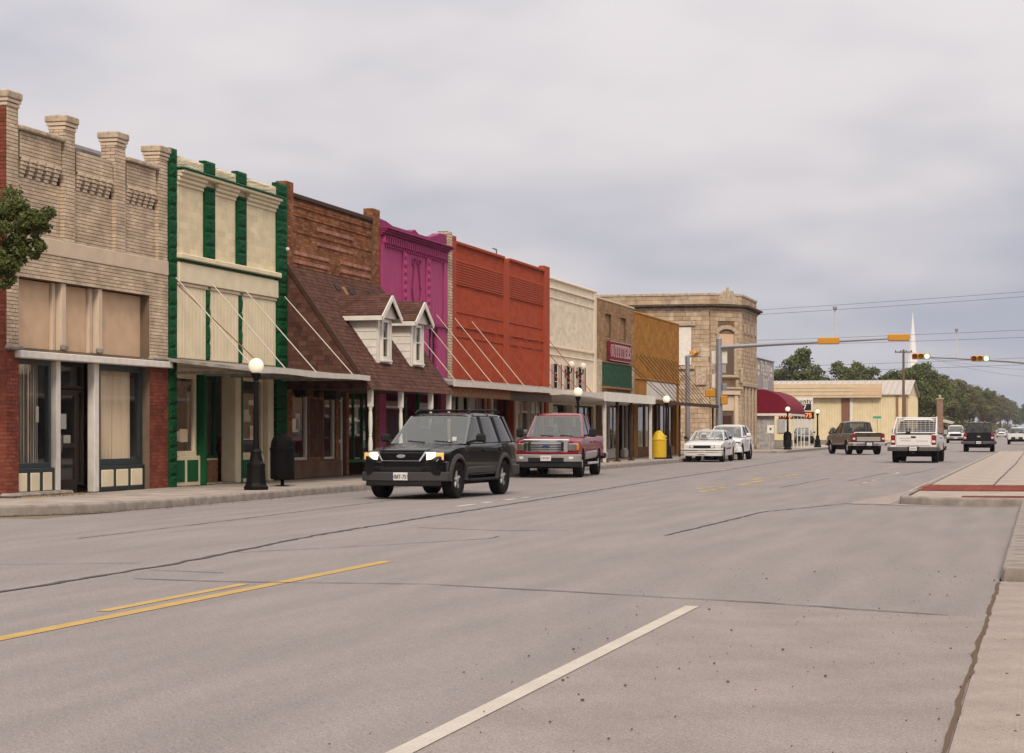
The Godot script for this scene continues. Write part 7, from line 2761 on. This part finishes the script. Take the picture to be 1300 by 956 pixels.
func crossover(label: String, m: Material) -> Dictionary:
	return {"called": "crossover_car", "category": "car", "label": label, "nose": 2.25, "tail": -2.25, "half": 0.91, "bow": 0.25, "belly": 0.72, "r": 0.36, "zf": 1.38, "zr": -1.35, "arch": 0.43, "track": 0.9, "tyre": 0.24,
		"st": [[-2.25, 1.0, 0.78, 1.0, 1.0, 0.5], [-2.12, 1.06, 0.86, 1.06, 1.06, 0.42], [-2.05, 1.07, 0.88, 1.07, 1.07, 0.4], [-2.05, 1.07, 0.88, 1.07, 0.6, 0.4], [0.75, 1.03, 0.9, 1.03, 0.6, 0.38], [0.75, 1.03, 0.9, 1.035, 1.07, 0.38], [1.5, 0.98, 0.89, 0.985, 1.03, 0.38], [2.0, 0.9, 0.84, 0.905, 0.95, 0.4], [2.2, 0.76, 0.74, 0.765, 0.79, 0.44]],
		"cab": {"zf": [0.95, -0.0], "zr": [-2.12, -1.65], "yb": 1.05, "yr": 1.13, "yt": 1.58, "wb": 0.82, "wt": 0.64, "crown": 0.06, "pillars": [[-0.3, -0.36], [-1.25, -1.15]], "thick": [0.09, 0.1, 0.1, 0.28]},
		"doors": [[-0.32, 0.7, 0.46], [-1.3, -0.34, 0.46]], "paint": m, "spokes": 7}


func white_crossover() -> void:
	var white := paint(lin(0.66, 0.64, 0.62), 0.0, 0.35)
	var v := crossover("white crossover car parked close behind the old white sedan", white)
	var o := make_vehicle(v)
	for s in [-1.0, 1.0]:
		strip(o, "headlight", v, M.chrome, 1, minf(s * 0.5, s * 0.85), maxf(s * 0.5, s * 0.85), 0.74, 0.88, 0.02, 0.0, 30, 14)
	strip(o, "grille", v, M.trim, 1, -0.46, 0.46, 0.62, 0.85, 0.02)
	strip(o, "bumper", v, white, 1, -0.88, 0.88, 0.36, 0.6, 0.05)
	both(o, "tail_light", v, M.red_lens, -1, 0.55, 0.84, 0.85, 1.05, 0.02)
	strip(o, "rear_bumper", v, white, -1, -0.88, 0.88, 0.42, 0.68, 0.05)
	place(o, -14.45, 96.4, 0)


func brown_pickup() -> void:
	var brown := paint(lin(0.085, 0.058, 0.045), 0.45, 0.35)
	var v := pickup("bronze-brown pickup turning left at the crossing, seen from behind", brown, {"cap": M.bronze, "rear_glass": pane(lin(0.008, 0.007, 0.006), 0.75), "front_side_glass": pane(lin(0.008, 0.007, 0.006), 0.75), "handle": M.chrome})
	var o := make_vehicle(v)
	var silver := mk(lin(0.42, 0.37, 0.33), 0.35, "", 1.0, 0.0, 0.5)
	pickup_tail(o, v, M.red_lens, M.chrome)
	var g := geo()
	g.bb(Vector3(-0.68, 0.76, -2.86), Vector3(0.68, 1.0, -2.845), 0.005)
	part(o, "tailgate_band", g, silver)
	# a pale load wrapped on the bed
	var ld := geo()
	ld.bb(Vector3(-0.65, 0.79, -2.5), Vector3(0.5, 1.28, -1.2), 0.12)
	part(o, "bed_cover", ld, M.white_worn)
	strip(o, "bumper", v, M.chrome, 1, -0.95, 0.95, 0.48, 0.7, 0.09)
	strip(o, "grille", v, M.trim, 1, -0.6, 0.6, 0.75, 1.02, 0.03)
	both(o, "headlight", v, M.plate, 1, 0.62, 0.93, 0.8, 1.0, 0.03)
	for s in [-1.0, 1.0]:
		part(o, "chrome_strip", side_panel(v, -2.6, 2.4, 0.62, 0.55, s, 0.018), silver, 40.0)
	place(o, -10.6, 119.8, 201)


func white_pickup() -> void:
	var white := paint(lin(0.66, 0.63, 0.6), 0.0, 0.4)
	var v := pickup("white work pickup with a ladder rack and red tail lamps, driving away in the middle", white, {"cap": M.trim, "rear_glass": M.tint_glass})
	var o := make_vehicle(v)
	var bumper := mk(lin(0.2, 0.17, 0.16), 0.4, "stain", 1.2, 0.0, 0.4)
	pickup_tail(o, v, M.red_lens, bumper)
	# headache rack: tubes and mesh behind the cab
	var r := geo()
	for y in [1.28, 1.92]:
		r.tube([Vector3(-0.85, y, -0.98), Vector3(0.85, y, -0.98)], 0.03, 6)
	for s in [-1.0, 1.0]:
		r.tube([Vector3(s * 0.85, 1.2, -0.98), Vector3(s * 0.85, 1.98, -0.98)], 0.03, 6)
		r.tube([Vector3(s * 0.85, 1.92, -0.98), Vector3(s * 0.9, 1.24, -2.4)], 0.02, 6)
	part(o, "rack", r, white, 50.0)
	var bars := geo()
	for i in 9:
		bars.tube([Vector3(-0.72 + i * 0.18, 1.28, -0.98), Vector3(-0.72 + i * 0.18, 1.92, -0.98)], 0.006, 4)
	for i in 7:
		bars.tube([Vector3(-0.85, 1.36 + i * 0.08, -0.98), Vector3(0.85, 1.36 + i * 0.08, -0.98)], 0.006, 4)
	part(o, "rack_mesh", bars, white)
	var tool := geo()
	tool.prism(PackedVector2Array([Vector2(0.12, 1.22), Vector2(0.36, 1.22), Vector2(0.3, 1.3), Vector2(0.14, 1.33)]), 0.3)
	tool.xf = Transform3D.IDENTITY
	var tp := part(o, "tool_bag", tool, M.trim)
	tp.position = Vector3(0.02, 0, -2.75)
	# faded lettering on the tailgate: too worn to read
	var dg := geo()
	for i in 2:
		for k in 9 - i:
			dg.box(Vector3(0.12 + k * 0.052, 1.02 - i * 0.1, -2.856), Vector3(0.155 + k * 0.052, 1.065 - i * 0.1, -2.851))
	for k in 10:
		dg.box(Vector3(-0.6 + k * 0.05, 0.91, -2.856), Vector3(-0.565 + k * 0.05, 0.945, -2.851))
	part(o, "faded_decal", dg, mk(lin(0.36, 0.34, 0.34), 0.7))
	strip(o, "bumper", v, M.chrome, 1, -0.95, 0.95, 0.48, 0.7, 0.09)
	strip(o, "grille", v, M.trim, 1, -0.6, 0.6, 0.75, 1.02, 0.03)
	both(o, "headlight", v, M.plate, 1, 0.62, 0.93, 0.8, 1.0, 0.03)
	place(o, -5.3, 91.2, 179)


func black_pickup() -> void:
	var black := paint(lin(0.006, 0.006, 0.007))
	var v := pickup("black pickup driving away down the right lane, beyond the white work pickup", black, {"rear_glass": M.tint_glass})
	var o := make_vehicle(v)
	pickup_tail(o, v, M.red_lens, mk(lin(0.12, 0.11, 0.12), 0.35, "", 1.0, 0.0, 0.6))
	oval_badge(o, 0.98, -2.85, -1.0, 0.24, M.chrome)
	var g := geo()
	for k in 3:
		g.bb(Vector3(-0.45 + k * 0.38, 1.9, -0.55), Vector3(-0.3 + k * 0.38, 1.95, -0.4), 0.02)
	part(o, "roof_marker", g, M.amber_lens)
	strip(o, "bumper", v, M.chrome, 1, -0.95, 0.95, 0.48, 0.7, 0.09)
	strip(o, "grille", v, M.trim, 1, -0.6, 0.6, 0.75, 1.02, 0.03)
	both(o, "headlight", v, M.plate, 1, 0.62, 0.93, 0.8, 1.0, 0.03)
	place(o, -4.05, 136.4, 181)


func far_traffic() -> void:
	var white := paint(lin(0.6, 0.58, 0.56), 0.0, 0.4)
	var v := pickup("distant white pickup coming towards us, left of the black pickup", white, {"rear_glass": M.tint_glass})
	var o := make_vehicle(v)
	strip(o, "bumper", v, M.chrome, 1, -0.95, 0.95, 0.48, 0.7, 0.09)
	strip(o, "grille", v, M.trim, 1, -0.6, 0.6, 0.75, 1.02, 0.03)
	both(o, "headlight", v, M.plate, 1, 0.62, 0.93, 0.8, 1.0, 0.03)
	number_plate(o, v, 1, 0.55, 0.1, "")
	pickup_tail(o, v, M.red_lens, M.chrome)
	place(o, -9.1, 224, 2)
	var c := crossover("white car at the right edge of the picture, driving away", white)
	c.rear_glass = M.tint_glass
	var r := make_vehicle(c)
	both(r, "tail_light", c, M.red_lens, -1, 0.55, 0.84, 0.85, 1.05, 0.02)
	strip(r, "rear_bumper", c, M.trim, -1, -0.88, 0.88, 0.42, 0.72, 0.05)
	strip(r, "bumper", c, white, 1, -0.88, 0.88, 0.36, 0.6, 0.05)
	strip(r, "grille", c, M.trim, 1, -0.46, 0.46, 0.62, 0.85, 0.02)
	number_plate(r, c, -1, 0.62, 0.06, "")
	place(r, -2.5, 206, 180)
	var silver := paint(lin(0.45, 0.45, 0.47), 0.2, 0.4)
	for s in [[-7.7, 395, 1, "distant pale car coming towards us beyond the black pickup", white], [-8.6, 455, 0, "second distant pale car close behind the first oncoming one", silver], [-24.2, 214, 12, "dark vehicle parked nose-out beside the maroon awning's sign", paint(lin(0.012, 0.012, 0.013))]]:
		var f := crossover(s[3], s[4])
		var t := make_vehicle(f)
		both(t, "headlight", f, M.chrome, 1, 0.5, 0.85, 0.74, 0.88, 0.02)
		strip(t, "grille", f, M.chrome if s[1] == 214 else M.trim, 1, -0.46, 0.46, 0.62, 0.85, 0.02)
		strip(t, "bumper", f, s[4], 1, -0.88, 0.88, 0.36, 0.6, 0.05)
		place(t, s[0], s[1], s[2])
